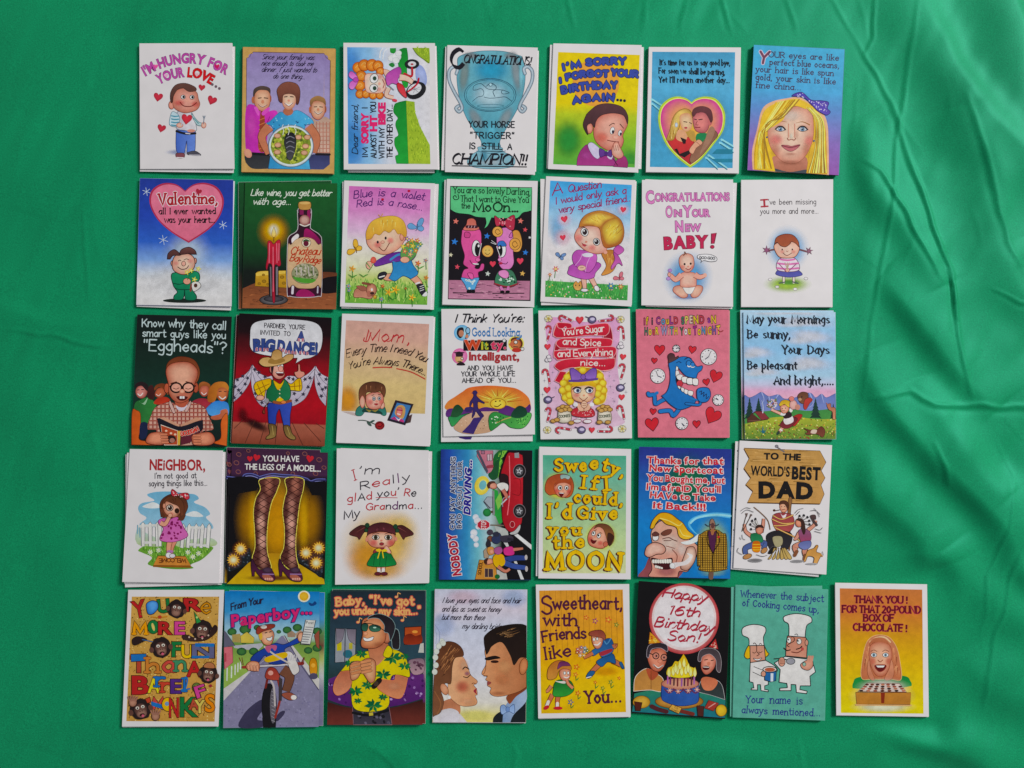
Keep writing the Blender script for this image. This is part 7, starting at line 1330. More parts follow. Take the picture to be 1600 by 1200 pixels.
def sportcoat_print():
    card((985,690),[(72,42),(842,62),(830,1142),(60,1125)],'blue card of a big nosed laughing man beside a checked sport coat', tint='34589c',
         under=[([(76,46),(838,66),(826,1147),(62,1130)],'3c5c98','blue edged card squared up beneath the checked sport coat card')])
    P('background_print'); full([(0,'28347c'),(.1,'2c3c88'),(.35,'2c64a8'),(.6,'2c78b8'),(1,'2870b0')]); A(480,330,270,270,'1c6450',1.0); A(480,330,200,200,'1c6848', .9)
    Ln([(835,620),(700,608),(560,630),(490,680),(520,740),(580,790)],40,'5ca8d0', taper=True); Ln([(835,620),(700,610),(560,635),(500,680)],16,'90c8e0'); A(690,900,180,300,'88c888',1.0); A(690,900,150,270,'c0c48c', .9)
    P('lettering'); r, o = 'b83038',('d8c8c8',5)
    for s, a, b, h in (('Thanks for that',(140,180),(775,190),76),('New Sportcoat',(160,245),(770,268),74),('You Bought me, but',(140,325),(785,350),72),("I'm afraiD You'll", (136,400),(750,425),72),('HAVe to Take',(165,468),(705,495),70),('it Back!!!',(190,555),(625,575),78)): T(s, [a, ((a[0] + b[0]) / 2,(a[1] + b[1]) / 2 + 4), b], h * .8, r, 'b', fat=2.5, ol=o, gap=2.4, jit=.07, sp=5)
    P('laughing_man_print')
    S([(66,1110,1),(120,1050),(160,960),(250,900),(400,900),(450,1050),(400,1135,1),(66,1126,1)],'6a3440','8c4c50'); 
    S([(160,960,1),(180,850),(170,780),(190,720),(260,660),(360,700),(440,780),(560,870),(548,960),(480,1080),(410,1080),(395,1132,1),(200,1130,1),(150,1120),(180,1060)],'c89c88','c88c7c',1, ol=('2a1614',6)); A(330,850,150,120,'d8c4b8', .8); A(300,1080,110,60,'a86868', .8); A(430,900,60,80,'d8c8c0', .7)
    S([(175,970),(260,985),(340,970),(350,1000),(330,1060),(240,1060),(200,1030)],'3c1418', ol=('2a1010',4))
    for i in range(8): S([(182 + i * 20,984 + (2 if i < 5 else -3)),(202 + i * 20,984),(202 + i * 20,1012),(184 + i * 20,1012)],'d8d4cc', ol=('5a4a48',2))
    for i in range(4): S([(206 + i * 16,1030 + i * 5),(222 + i * 16,1034 + i * 5),(220 + i * 16,1054 + i * 3),(206 + i * 16,1050 + i * 3)],'d8d4cc', ol=('5a4a48',2))
    B([(120,920),(140,870),(200,840),(270,860),(295,900),(270,935),(220,940),(160,965),(125,950)],'b07868','d8b0a0',(200,890), ol=('2a1614',6))
    E(210,800,26,28,'d8d4d4', ol=('2a1614',5), rot=30); S([(180,770),(210,750),(240,770),(230,785),(195,790)],'5a3430', ol=('2a1614',3)); S([(255,765),(300,735),(345,735),(330,770),(280,785)],'6a3c30', ol=('2a1614',3)); Ln([(270,810),(320,800),(350,815),(390,830)],6,'5a2c24'); Ln([(280,825),(340,825)],5,'5a2c24'); Ln([(350,900),(390,950),(380,1010)],6,'8c5448'); Ln([(300,870),(370,890)],5,'8c5448')
    S([(165,720),(190,650),(250,595),(330,600),(400,650),(440,680),(480,740),(530,785),(480,815),(430,810),(400,780),(380,715),(300,690),(250,650),(215,680),(195,720)],'c89428','d4ac40', ol=('3c2408',6)); Ln([(250,640),(320,660),(400,700),(430,680)],8,'e0c870'); Ln([(410,730),(440,780),(500,790)],7,'e0c870'); Ln([(230,670),(240,650),(260,660)],6,'5a3808')
    B([(460,920),(480,880),(530,880),(548,940),(530,1010),(480,1070),(440,1070),(420,1040)],'a07060','d8b8a8',(500,950), ol=('2a1614',5)); S([(330,1030),(360,1010),(440,1000),(490,960),(470,930),(520,950),(480,1020),(400,1040),(360,1060)],'d8d4d4','d0c8c8'); E(350,1035,22,24,'d8d8dc', ol=('8c7c80',3)); S([(420,840),(500,820),(570,770),(600,790),(560,830),(480,860)],'d4d8d8')
    P('coat_print'); Ln([(675,1080),(672,1132)],40,'6a5044'); S([(660,690),(670,650),(690,648),(708,690),(700,740),(670,740)],'8c6c5c', ol=('241814',4)); Ln([(625,690),(650,705),(670,690)],8,'2c3444'); Ln([(700,700),(720,700),(735,690)],8,'2c3444'); E(686,700,15,24,'5a3834')
    CT = [(640,740),(590,770),(565,800),(558,1020),(580,1035),(575,1070),(680,1085),(800,1065),(800,1045),(808,1020),(800,790),(770,765),(720,735)]
    S(CT, 'a07c34','ac883c', ol=('241808',5)); cq = smooth(CT)
    for x in range(566,806,19):
        ys = [y for y in range(740,1085,6) if inside(cq, x, y)]
        if len(ys) > 3: Ln([(x, ys[0]),(x, ys[-1])],5,'4a3414')
    for y in range(762,1080,19):
        xs = [x for x in range(560,806,6) if inside(cq, x, y)]
        if len(xs) > 3: Ln([(xs[0], y),(xs[-1], y)],5,'5a4018')
    S([(650,745),(690,770),(715,745),(710,850),(690,930),(660,860)],'4a2040', ol=('1c0c14',4)); S([(672,735),(700,735),(692,775),(675,775)],'9c6444'); Ln([(650,750),(640,830),(690,935)],7,'241808'); Ln([(720,745),(745,830),(690,935),(690,1075)],7,'241808'); Ln([(600,800),(602,1040)],5,'241808'); Ln([(775,790),(778,1040)],5,'241808'); E(735,795,10,10,'b03030'); Ln([(735,1005),(765,1010)],8,'4a2c10')
sportcoat_print()

def dad_print():
    def squiggles(): P('ink_print'); [E(x, y, 5,8,'3a3638', n=7) for x, y in ((82,120),(80,270),(66,610),(50,780))]; Ln([(30,960),(28,925),(50,915),(58,930)],4,'8a8688')
    card((1137,682),[(100,34),(868,72),(820,1150),(48,1096)],'white card of a pipe smoking man tied up below a wooden sign',
         under=[([(64,40),(826,78),(758,1170),(26,1106)], None, 'white card with ink specks fanned out beneath the wooden sign card', squiggles)])
    P('wooden_sign_print')
    SG = [(135,97),(770,120),(820,215),(780,285),(812,345),(778,405),(805,480),(770,562),(165,550),(210,455),(150,400),(192,345),(135,265),(180,180)]
    G([(x - 5, y + 7) for x, y in SG],'4a2c18'); G(SG, 'b08850','b88c54', ol=('4a3018',4)); blades(SG, 120,120,['94703c','c8a068','a07840','7a5828'],6,4, .02,(1, .03))
    Ln([(405,85),(470,128)],12,'6a6468'); E(408,82,14,12,'7c7880', ol=('2a282c',3))
    P('lettering'); K_ = '141214'
    T('TO THE',[(305,190),(455,192),(605,200)],54, K_, 'b', fat=3.5, gap=2.6, jit=.05, sp=8); T("WORLD'S", [(192,322),(350,330),(515,335)],84, K_, 'b', fat=3.5, gap=2.4, jit=.05); T('BEST',[(538,352),(660,358),(768,362)],106, K_, 'b', fat=7, gap=3.2, jit=.04); T('DAD',[(268,508),(480,508),(696,520)],132, K_, 'b', fat=11, gap=4)
    P('tied_man_print'); S([(510,515),(536,520),(525,640),(520,920),(505,920),(500,640)],'7a5434','8c6440',0, ol=('2c1c10',4))
    S([(370,700),(385,650),(450,635),(530,650),(555,700),(545,760),(500,800),(420,790),(390,760)],'8c3c40','a04c4c', ol=('3c1414',4)); S([(440,640),(460,660),(490,645),(470,690)],'d8ccd0')
    B([(432,580),(445,550),(490,550),(500,590),(490,625),(460,635),(440,615)],'b06850','d8a488', ol=('4a2018',3)); S([(430,570),(440,540),(480,535),(508,560),(505,610),(492,590),(475,565),(450,562)],'4a2c20', ol=('241408',3)); Ln([(435,612),(395,620)],7,'3c2418'); E(388,616,11,10,'4a2c1c'); Ln([(450,612),(478,606)],5,'6a2018'); E(450,585,4,4, INKB, n=6); E(475,583,4,4, INKB, n=6)
    S([(320,830),(400,785),(520,800),(538,860),(500,940),(450,970),(440,890),(380,870),(390,930),(350,940)],'201e22','2c2a30', ol=('0c0c0e',3)); S([(335,970),(370,920),(405,925),(380,970),(350,980)],'1a181a', ol=('4a484c',3)); S([(440,960),(490,940),(500,985),(470,1000)],'1a181a', ol=('4a484c',3)); S([(375,840),(450,835),(455,900),(400,920)],'9c9474', ol=('3c3424',3))
    for x in (350,385,420,455,490,520): S([(430 + (x - 430) * .4,940),(430 + (x - 430) * .6,935),(x + 14,1010),(x - 14,1020)],'a89058','b89c60', ol=('4a3818',4))
    for q in ([(380,660),(450,690),(545,655)],[(372,690),(460,725),(555,720)],[(385,745),(480,740),(545,725)],[(395,760),(480,800),(560,840),(640,900)]): Ln(q, 13,'6a4420'); Ln(q, 8,'d0a868')
    def dancer(head, hair, body, torso, arms, legs, feathers):
        P('dancer_print')
        for x, y in feathers: S([(head[0], head[1] - 10),(x - 8, y + 10),(x, y),(x + 8, y + 8)],'c8c4c0', ol=('4a4648',3)); E(x, y + 3,9,12,'28262a', n=8)
        for a in legs: limb(*a, '2a1c18')
        for a in arms: limb(a, 28,18,'c88c78','5a2c20')
        S(torso, body[0], body[1], ol=('141014',3)); B([(head[0] - 30, head[1]),(head[0] - 18, head[1] - 32),(head[0] + 22, head[1] - 30),(head[0] + 32, head[1] + 6),(head[0] + 10, head[1] + 34),(head[0] - 18, head[1] + 28)],'a85c48','cc8c74', ol=('4a2018',3)); S([(head[0] + p[0], head[1] + p[1]) for p in hair],'34201c')
    dancer((265,780),[(-34,-10),(-20,-40),(20,-42),(36,-16),(0,-22)],('1c6440','2c7c50'),[(190,820),(240,805),(285,830),(290,880),(210,885)],[[(200,830),(150,790),(140,730)],[(280,800),(295,740),(300,685)]],[([(220,900),(150,930),(150,980)],46,34,'4c5c8c'),([(270,890),(310,890),(300,940)],44,32,'4c5c8c')],[(195,770),(190,730),(205,700),(232,685)])
    S([(210,880),(268,880),(268,960),(210,955)],'b85c24','c87c2c'); 
    for y in (900,925,945): Ln([(210, y),(268, y)],6,'d8b040')
    E(165,1000,38,20,'b08050', ol=('3c2410',4), rot=-20); E(305,950,30,20,'b08050', ol=('3c2410',4), rot=-40); Ln([(120,790),(155,660),(165,645)],6,'4a3c34'); Ln([(130,780),(200,650)],6,'4a3c34'); G([(145,640),(170,640),(158,675)],'5c4c48'); G([(190,645),(208,655),(180,680)],'5c4c48'); Ln([(220,590),(280,640),(335,700),(355,775)],7,'6a4c30')
    dancer((595,720),[(-25,-25),(0,-40),(40,-20),(55,60),(40,100),(20,60),(15,0),(0,-15)],('7c5070','94405c'),[(590,790),(640,770),(690,800),(690,870),(620,890)],[[(600,800),(570,850),(555,850)],[(670,780),(720,740),(735,700)]],[([(610,900),(560,920),(575,970)],44,30,'c08470'),([(650,930),(640,960),(650,1000)],40,28,'c08470')],[(600,660),(635,655),(665,670),(680,700),(682,730)])
    S([(610,880),(690,870),(690,920),(640,945),(590,915)],'5c6494','6c74a4', ol=('1c2040',3)); Ln([(575,960),(560,990)],30,'7a4c34'); Ln([(645,990),(640,1030)],28,'7a4c34'); S([(690,660),(730,655),(735,690),(715,690),(750,735),(735,745),(705,700)],'4a3838', ol=('1c1414',3))
    P('dog_print'); S([(670,950),(720,930),(740,905),(755,915),(740,960),(780,980),(760,1030),(740,1065),(715,1060),(720,1010),(670,1000),(650,1040),(635,1040),(650,990)],'b88444','c8985c', ol=('4a2c14',4)); Ln([(770,975),(790,1000)],9,'b88444')
    P('motion_line_print')
    for q in ([(110,620),(150,595),(190,600)],[(118,640),(160,612),(215,630)],[(120,820),(125,850),(145,862)],[(100,840),(110,860)],[(560,640),(590,610),(630,600)],[(570,655),(600,625)],[(690,620),(740,620),(765,670)],[(720,600),(770,650)],[(730,770),(770,780),(790,760)],[(725,790),(780,805)],[(240,985),(290,1000),(330,990)],[(90,930),(80,960),(120,985)],[(790,960),(798,990)]): Ln(q, 4,'4a484c')
    E(230,1033,60,16,'8c8a8c','6c6a6c'); E(580,1040,56,12,'9c9a9c','7c7a7c'); E(700,1062,50,8,'9c9a9c')
dad_print()
# ================================================================== fifth row
def monkey(x, y, s, rot=0, mouth=1):
    c, n = cos(rot / 57.3), sin(rot / 57.3); f = lambda a, b: (x + s * (a * c - b * n), y + s * (a * n + b * c))
    s *= 1.14; P('monkey_print'); rd = random.Random(int(x)); q = [f((1 + rd.uniform(-.06, .1)) * cos(i * .26),(1 + rd.uniform(-.06, .1)) * sin(i * .26)) for i in range(24)]; G(q, '241a1a')
    E(*f(-.95, .1), s * .22, s * .28,'5a3c34', rot=rot); E(*f(.95, .1), s * .22, s * .28,'5a3c34', rot=rot); E(*f(0, .05), s * .62, s * .6,'3c2826','6a4a40', rot=rot); E(*f(0, .42), s * .5, s * .4,'5a3c36','8c6a5c', rot=rot)
    for a in (-.26, .26): E(*f(a, -.18), s * .17, s * .15,'d8d0c4', n=10); E(*f(a, -.16), s * .08, s * .09,'140e0e', n=8)
    E(*f(-.1, .2), s * .06, s * .05,'1c1010', n=6); E(*f(.1, .2), s * .06, s * .05,'1c1010', n=6)
    if mouth: E(*f(0, .55), s * .25, s * .13,'2a1012', rot=rot); E(*f(.05, .66), s * .13, s * .13,'b8586c', rot=rot)
def barrel_print():
    card((185,915),[(82,35),(882,35),(835,1170),(30,1175)],'white bordered sandy card of dark chimp heads among jumbled bright letters',
         under=[([(84,42),(877,42),(832,1176),(34,1181)], None, 'white card squared up beneath the chimp heads card')])
    P('background_print'); Q((112,92),(840,92),(802,1134),(66,1130),[(0,'bc9450'),(1,'b88c48')]); dots([(114,94),(838,94),(800,1132),(68,1128)],700,5.5,['8c6428','6a4820','5a3c18','d8bc80'],3)
    P('lettering'); o = ('2a140c',5); R, Y, B_, G_, P_ = 'a82c2c','d8b028','2c68a8','1c6c38','c04888'
    def L(s, x0, x1, y, h, c, f='b', w=18, fat=4.5, r=0):
        T(s, [(x0, y + r),(x1, y - r)], h, c, f, w, ol=o, fat=fat, serif=2 if f == 'h' else 0, gap=4)
    L('Y',135,235,262,145, R, r=10); L('U',335,425,222,112, G_, r=4); L('R',552,690,212,108, R); L('e',690,775,230,130,'b87c28','h',14); L('M',130,232,402,92,'d8902c','h',24); E(290,345,48,58, G_, ol=o); E(290,345,12,34,'c8b068', rot=-15); L('RE',338,550,405,108,[R, P_]); L('F',450,520,590,125, G_); L('U',530,615,600,110, Y); L('N',622,790,600,110,'5c5c7c'); G([(640,480),(800,482),(798,510),(640,510)], B_); G([(612,585),(760,585),(755,606),(612,606)], B_)
    L('T',105,235,722,140,'a84434'); G([(104,572),(232,568),(230,628),(106,635)], B_, ol=o); L('h',240,340,722,110,'b87438','h',26); L('a',375,470,715,125,'b84840','h',24); L('n',480,565,710,125,'3c7c58','h',22); L('A',575,690,755,128, R)
    L('B',122,245,900,150, R, fat=8); L('A',250,340,890,125,'d0c03c'); L('r',318,390,840,120, B_, 'h',20); L('r',365,435,885,115,'b84434','h',20); L('E',440,520,895,118,'4c2c74'); L('l',540,570,880,100, B_, 'h',18); Ln([(525,870),(560,850),(575,780),(555,770),(550,860),(595,860)],12, B_); E(652,850,38,40,'5c6c34', ol=o); E(650,850,14,20,'b08850'); L('F',660,735,925,100, P_, 'b', fat=3, r=12)
    L('M',292,372,1022,84,'b84840','h',22); G([(275,965),(390,1000),(380,1032),(272,1000)], B_); E(412,990,50,58,'d8a82c', ol=o); E(405,985,18,18,'6c8cb0'); L('N',425,500,1095,165, R); L('K',520,650,1090,165, G_); L('A',592,668,1030,88,'a84c38'); L('Y',640,715,1060,110,'c8b45c'); L('S',725,800,1050,150,'d07c28')
    P('balloon_print'); B([(235,200),(235,150),(280,125),(325,140),(330,190),(290,235),(250,238)],'2c64ac','5c98d4',(295,155), ol=o)
    monkey(485,195,66,10,0); monkey(700,375,76,5); P('ladle_print'); S([(530,420),(570,410),(640,435),(720,430),(770,380),(800,330),(825,345),(815,390),(740,450),(640,465),(550,450)],'241614','3c2824', ol=('120a0a',3))
    for x, y in ((590,430),(640,445),(700,440),(750,415)): E(x, y, 8,8,'c0a898', n=8)
    P('party_hat_print'); G([(630,215),(690,300),(650,318)],'2c8040', ol=o); E(655,265,10,10,'a8c878', n=8); P('horn_print'); Ln([(275,262),(340,265),(405,258)],9,'b8782c'); E(345,262,16,14,'a83c2c')
    monkey(355,515,74,-10); P('hand_print'); S([(115,450),(150,425),(200,430),(240,450),(200,470),(150,495),(120,490)],'2a1c1c', ol=('120a0a',3)); Ln([(200,450),(285,468)],7,'3c6490')
    monkey(752,735,68,10); P('cap_print'); S([(710,680),(740,640),(790,650),(800,690)],'a86c48', ol=o); P('cherry_print'); E(768,835,14,12,'8c2c34'); monkey(185,1030,78,-15); P('fez_print'); G([(222,945),(262,928),(270,972),(240,982)],'b04430', ol=o)
    for x, y in ((120,960),(310,1075)): P('hand_print'); E(x, y + 15,34,36,'7a5040','a87c68', ol=('2a1410',4)); [Ln([(x + d * 12, y),(x + d * 20, y - 44 + abs(d) * 6)],12,'946858') for d in (-2,-1,0,1,2)]
barrel_print()
def paperboy_print():
    card((340,915),[(60,46),(852,50),(842,1176),(46,1188)],'blue sky card of a paperboy riding a bicycle down a suburban road', tint='5c7c9c',
         under=[([(100,38),(894,57),(880,1168),(100,1174)],[(0,'2c74b0'),(.2,'4c8cb8'),(.3,'5c8450'),(.4,'6a4438'),(.5,'a8b068'),(.62,'b8b8b8'),(.75,'7c7890'),(1,'74708c')],'sky blue card jutting out beside the paperboy card')])
    P('background_print'); full([(0,'2470b0'),(.15,'4088b8'),(.28,'90b4c4'),(.34,'a8bcb8'),(.38,'6c8c44'),(.55,'88a450'),(1,'88a450')])
    G([(50,930),(530,420),(560,415),(848,880),(842,1176),(48,1186)],'78748c','807c98'); G([(50,860),(420,600),(300,690),(50,960)],'c0bcbc'); G([(545,415),(580,440),(848,780),(846,870)],'c0bcb8'); Ln([(560,420),(700,670),(842,868)],8,'4c4860', sm=False); G([(130,500),(370,480),(380,500),(330,545),(140,520)],'a8a8b0'); dots([(60,950),(500,500),(840,950),(838,1170),(55,1176)],200,8,['6c6884','8c88a4','747090'],4)
    for x, y, r in ((120,385,40),(230,365,50),(330,350,30),(580,370,38),(665,350,40),(510,385,20),(200,550,42),(300,548,40),(755,540,36),(830,520,40),(830,380,40),(220,470,26)): P('bush_print'); E(x, y, r, r * .8,'143c28','3c6c38', n=12)
    P('house_print'); G([(190,420),(245,385),(305,435),(300,480),(195,478)],'c0ac50', ol=('4a4428',3)); G([(120,410),(190,400),(190,475),(125,470)],'a08c54'); P('house_print'); G([(52,510),(125,510),(128,640),(56,700)],'c06870', ol=('4a2428',3)); G([(52,370),(70,390),(145,500),(52,515)],'5c5c6c', ol=('2a2a34',3)); G([(58,565),(72,560),(74,630),(58,640)],'a84450'); P('house_print'); G([(650,400),(690,370),(730,400),(725,440),(655,440)],'a88c78'); P('house_print'); G([(580,400),(620,375),(650,400),(645,430),(585,430)],'947c68'); P('house_print'); G([(805,415),(848,370),(848,530),(825,510)],'8c4c3c', ol=('3c2018',3))
    P('picket_fence_print'); [Ln([(x, 790 - i * 24),(x + 2,690 - i * 14)],11,'c8ccc4') for i, x in enumerate((78,115,145,168,190))]
    P('sun_print'); E(720,90,50,48,'d4d4c0'); E(720,90,38,37,'d09c30','d8ac44'); P('bird_print'); S([(760,140),(790,150),(810,130),(825,150),(800,168),(770,165)],'1c3c70')
    P('hydrant_print'); S([(765,660),(780,610),(815,610),(830,660),(825,735),(775,735)],'b87c28','c88c34', ol=('5a3410',4)); E(797,665,18,18,'d8a048'); E(800,755,36,26,'4c4860')
    P('rider_shadow_print'); S([(180,1180),(220,1070),(300,990),(375,950),(400,1000),(330,1110),(380,1130),(370,1180)],'38344c'); S([(480,1110),(520,1055),(560,1045),(550,1080),(500,1130)],'38344c')
    P('bicycle_print'); E(430,1000,62,185,'18161a', ol=('0c0a0c',4)); G([(372,1100),(490,1100),(485,1182),(380,1184)],'18161a'); E(462,1000,26,150,'5c5860'); [Ln([(450, y),(478, y + 16)],3,'a8a4ac') for y in range(880,1150,30)]; Ln([(445,795),(470,850),(478,1000)],16,'b0a8a8'); Ln([(420,760),(400,850)],18,'6a2420'); Ln([(500,770),(525,920),(480,1100)],18,'8c342c'); S([(420,690),(480,690),(520,760),(500,790),(400,770)],'8c342c','a04438', ol=('2c1010',4)); E(442,728,22,20,'c89488'); G([(510,760),(540,780),(535,960),(510,960)],'3c3436')
    Ln([(210,680),(350,672),(620,655),(700,650)],22,'4a3c3c'); Ln([(340,672),(600,658)],14,'c0bcc0'); Ln([(215,680),(300,676)],24,'8c342c'); Ln([(610,658),(710,648)],26,'8c342c'); [Ln([(x, 660),(x + d, 600)],5,'6a2420') for x, d in ((205,-25),(215,-12),(700,18),(712,12),(690,28))]
    P('paperboy_print'); limb([(540,700),(600,760),(570,880)],90,60,'6a4434','2c1810'); S([(540,900),(600,890),(655,920),(655,945),(600,955),(545,925)],'8c4c3c', ol=('2c1410',4)); E(635,932,24,20,'d4d0cc'); S([(560,570),(620,560),(680,690),(660,735),(620,730)],'c8c4c0', ol=('3c3838',4)); [Ln([(590 + i * 20,620),(600 + i * 20,580)],12,'b8b4b8') for i in range(4)]
    S([(395,520),(480,480),(560,490),(680,430),(690,470),(570,520),(560,560),(575,640),(440,655),(400,580),(330,650),(275,620),(310,570)],'28449c','24387c', ol=('101c44',5)); S([(400,600),(560,555),(570,600),(420,640)],'cca830'); Ln([(390,510),(480,580),(600,650)],14,'b8b0a8'); S([(400,530),(430,560),(450,520),(480,545),(490,500),(410,500)],'b05878')
    B([(345,420),(370,380),(440,365),(470,400),(465,450),(440,495),(390,490),(360,450)],'b46c50','e0a888',(415,430), ol=('4a2414',4)); S([(340,400),(365,390),(375,430),(355,455)],'c8a040'); S([(322,390),(335,345),(400,325),(470,322),(475,345),(440,362),(380,380),(340,405)],'7a3028','943c30', ol=('2c100c',4)); E(385,345,26,15,'d0c8c0'); T('POST',[(366,350),(404,342)],14,'2a1a1a','b'); Ln([(395,395),(412,390)],7, INKB); Ln([(432,388),(448,382)],7, INKB); S([(405,440),(440,432),(458,420),(450,455),(425,460)],'e0dcd8', ol=('4a1c18',4))
    B([(240,660),(280,630),(340,640),(350,690),(320,715),(250,700)],'b0684c','dca080', ol=('4a2414',4)); fingers(255,665,4,25,2,36,16,'d09478','5a2c1c',80); E(695,430,28,40,'c88468','dca488', ol=('4a2414',4))
    P('newspaper_print'); G([(735,285),(818,290),(770,495),(692,490)],'c8c8c4', ol=('2a2a2c',4)); T('Post',[(738,318),(800,322)],26,'1c1c20','b'); [Ln([(735 - i * 7,345 + i * 20),(795 - i * 7,350 + i * 20)],7,'7c7c80') for i in range(7)]; Ln([(700,485),(765,490)],8,'3c3c40')
    P('lettering'); T('From Your',[(115,208),(250,170),(380,145)],56,'241c34','h',8, slant=.25, gap=1.8); T('Paperboy',[(120,342),(400,300),(680,258)],100,'c03468','b', fat=5, ol=('24206c',6), gap=2.6, slant=.1); [E(x, 230,16,15,'c03468', ol=('24206c',5)) for x in (708,742,775)]
paperboy_print()
def skin_print():
    card((503,915),[(75,46),(855,47),(836,1160),(42,1164)],'dark teal card of a grinning man in sunglasses and a palm print shirt', tint='2c3c40',
         under=[([(88,30),(868,38),(864,1151),(62,1156)],[(0,'28403c'),(.03,'24303c'),(.5,'2c4450'),(.6,'a08890'),(.7,'5c3068'),(.82,'64346c'),(.85,'4a2420'),(1,'6a3028')],'dark teal card jutting out beside the palm shirt man card')])
    P('background_print'); full([(0,'1c2830'),(.2,'243440'),(.5,'2c4450'),(.62,'24383c'),(1,'20282c')])
    S([(55,780,1),(200,740),(600,720),(850,740,1),(845,940,1),(570,1010),(250,1010),(50,950,1)],'5c2c6c','4a2060'); dots([(60,780),(850,750),(840,930),(560,1000),(240,990),(58,940)],60,13,['a88cb8','8c68a0','3c1850'],4); S([(48,970,1),(250,1020),(570,1020),(842,950,1),(838,1158,1),(44,1160,1)],'2c1414','6a3028'); S([(720,640),(760,612),(848,615),(848,720),(760,740)],'7c6470','a88890', ol=('3c2c34',3)); dots([(740,640),(840,630),(840,700),(760,710)],9,15,['5c3c4c'],2)
    P('window_print'); G([(112,355),(285,362),(278,630),(108,642)],'8c9098', ol=('141c20',5)); G([(125,480),(165,470),(165,540),(125,545)],'b8ac30'); G([(225,480),(255,475),(255,530),(225,530)],'a8a040'); E(215,570,40,34,'2c6474'); [S(q, '6c6470','847c88', ol=('2c2830',3)) for q in ([(115,358,1),(190,362,1),(170,450),(125,490,1)],[(205,362,1),(284,364,1),(280,495,1),(225,450)])]; Ln([(195,365),(190,632)],8,'3c4048')
    P('picture_print'); G([(690,348),(830,340),(828,485),(688,492)],'a04428','b85c30', ol=('2c1410',6)); S([(690,420),(740,400),(780,420),(828,410),(826,480),(692,488)],'6a2418','8c3420'); E(775,385,24,12,'d89048'); P('lamp_print'); G([(820,485),(848,478),(850,560),(803,558)],'b8b8b0')
    P('lettering'); c, o = 'd8a068',('b04c48',7)
    T('Baby, "I\'ve got',[(122,168),(400,150),(620,162),(765,158)],66, c, 'h',17, serif=1.8, ol=o, gap=3.4, jit=.05, sp=8); T('you under my skin..."',[(110,244),(400,236),(620,244),(825,234)],58, c, 'h',15, serif=1.8, ol=o, gap=3, jit=.05, sp=7)
    for x, y in ((620,95),(300,305),(670,290)): E(x, y, 14,11, c, ol=('b04c48',4)); Ln([(x + 12, y),(x + 14, y - 34),(x + 34, y - 26)],7, c)
    P('man_print'); S([(255,1010,1),(560,1010,1),(585,1160,1),(262,1160,1)],'24242c','3c3844', ol=('8c6468',4)); dots([(270,1060),(560,1060),(575,1150),(270,1150)],20,14,['4c4858','18181c','605c6c'],2); Ln([(260,1060),(400,1080),(550,1040)],22,'141418'); G([(392,1060),(425,1056),(428,1082),(394,1086)],'b8a848')
    SHT = [(155,715,1),(200,660),(250,590),(380,545),(540,520),(640,545),(700,600),(735,740),(720,765,1),(640,745),(580,760),(560,880),(560,990),(500,1040),(350,1052),(260,1010),(245,870),(250,720)]
    S(SHT, 'c4b424','ccbc28', ol=('3c3410',4)); rd = random.Random(4)
    for x, y, s in ((590,600,90),(690,670,60),(510,740,72),(380,830,60),(280,880,70),(430,1000,84),(330,570,56),(230,650,50),(690,590,44),(510,930,46),(300,960,40),(560,540,36)):
        for i in range(7):
            a = i * .9 + rd.random() * .4; ex, ey = x + s * cos(a) * .95, y + s * sin(a) * .7; G([(x, y),(x + (ex - x) * .5 - (ey - y) * .25, y + (ey - y) * .5 + (ex - x) * .25),(ex, ey),(x + (ex - x) * .5 + (ey - y) * .2, y + (ey - y) * .5 - (ex - x) * .2)], rd.choice(['146038','1c7038','0f5030']))
    S([(385,520,1),(540,470,1),(560,540),(470,660),(420,640),(395,580)],'a86448','c08060'); S([(510,580),(550,500),(590,545),(560,600)],'c8b828', ol=('3c3410',4)); 
    S([(155,720,1),(235,715),(250,800),(210,880),(130,915),(95,870),(110,790)],'a86048','cc8868', ol=('d07850',4)); S([(715,770,1),(690,880),(650,940),(560,920),(470,860),(450,800),(490,780),(600,790),(620,745)],'b06c50','c8845f', ol=('d07850',4)); A(600,840,90,50,'cc9070', .7); A(150,830,40,60,'cc9070', .7)
    B([(235,660),(280,630),(330,640),(330,700),(300,770),(250,790),(235,740)],'a8644a','dca47c', ol=('3c1c10',4)); B([(325,640),(380,605),(440,625),(450,700),(440,790),(400,810),(350,740),(325,700)],'a8644a','dca47c', ol=('3c1c10',4)); fingers(330,640,4,2,28,74,22,'c88860','4a2014',-12); fingers(245,670,3,4,32,70,22,'c08058','4a2014',-15); Ln([(435,840),(480,790)],44,'1c1614'); E(452,818,20,22,'3c3028')
    S([(560,380),(610,360),(640,380),(650,470),(640,530),(590,520),(580,460)],'18161a','242024', ol=('8ca4a4',4)); E(540,430,34,52,'8c4c38','b47458', ol=('3c1810',4))
    B([(335,300),(380,265),(470,260),(530,310),(535,400),(520,470),(450,520),(350,520),(325,480),(340,400)],'a0583c','d8986f',(410,400), ol=('3c1810',4)); S([(380,280,1),(400,255),(480,235),(570,270),(610,330),(600,400),(570,460),(555,400),(520,385),(520,330),(480,280),(430,270)],'18141a','2c262c', ol=('7c9494',4)); A(470,490,60,30,'8c4c34', .4)
    S([(335,325),(360,310),(385,330),(375,375),(345,378),(330,355)],'1c3c34','2c5c48', ol=('0c1010',4)); S([(395,340),(440,325),(490,345),(480,378),(430,385),(400,370)],'1c3c34','3c7058', ol=('0c1010',4)); Ln([(340,318),(420,320),(520,375)],6,'10100f'); E(440,350,14,6,'a8c8b8'); Ln([(355,300),(380,290)],7,'2c1410'); E(365,400,20,16,'b8704c','d49878'); S([(345,430),(380,440),(430,425),(420,455),(375,465),(350,455)],'e4dcd8', ol=('4a1c14',4))
skin_print()
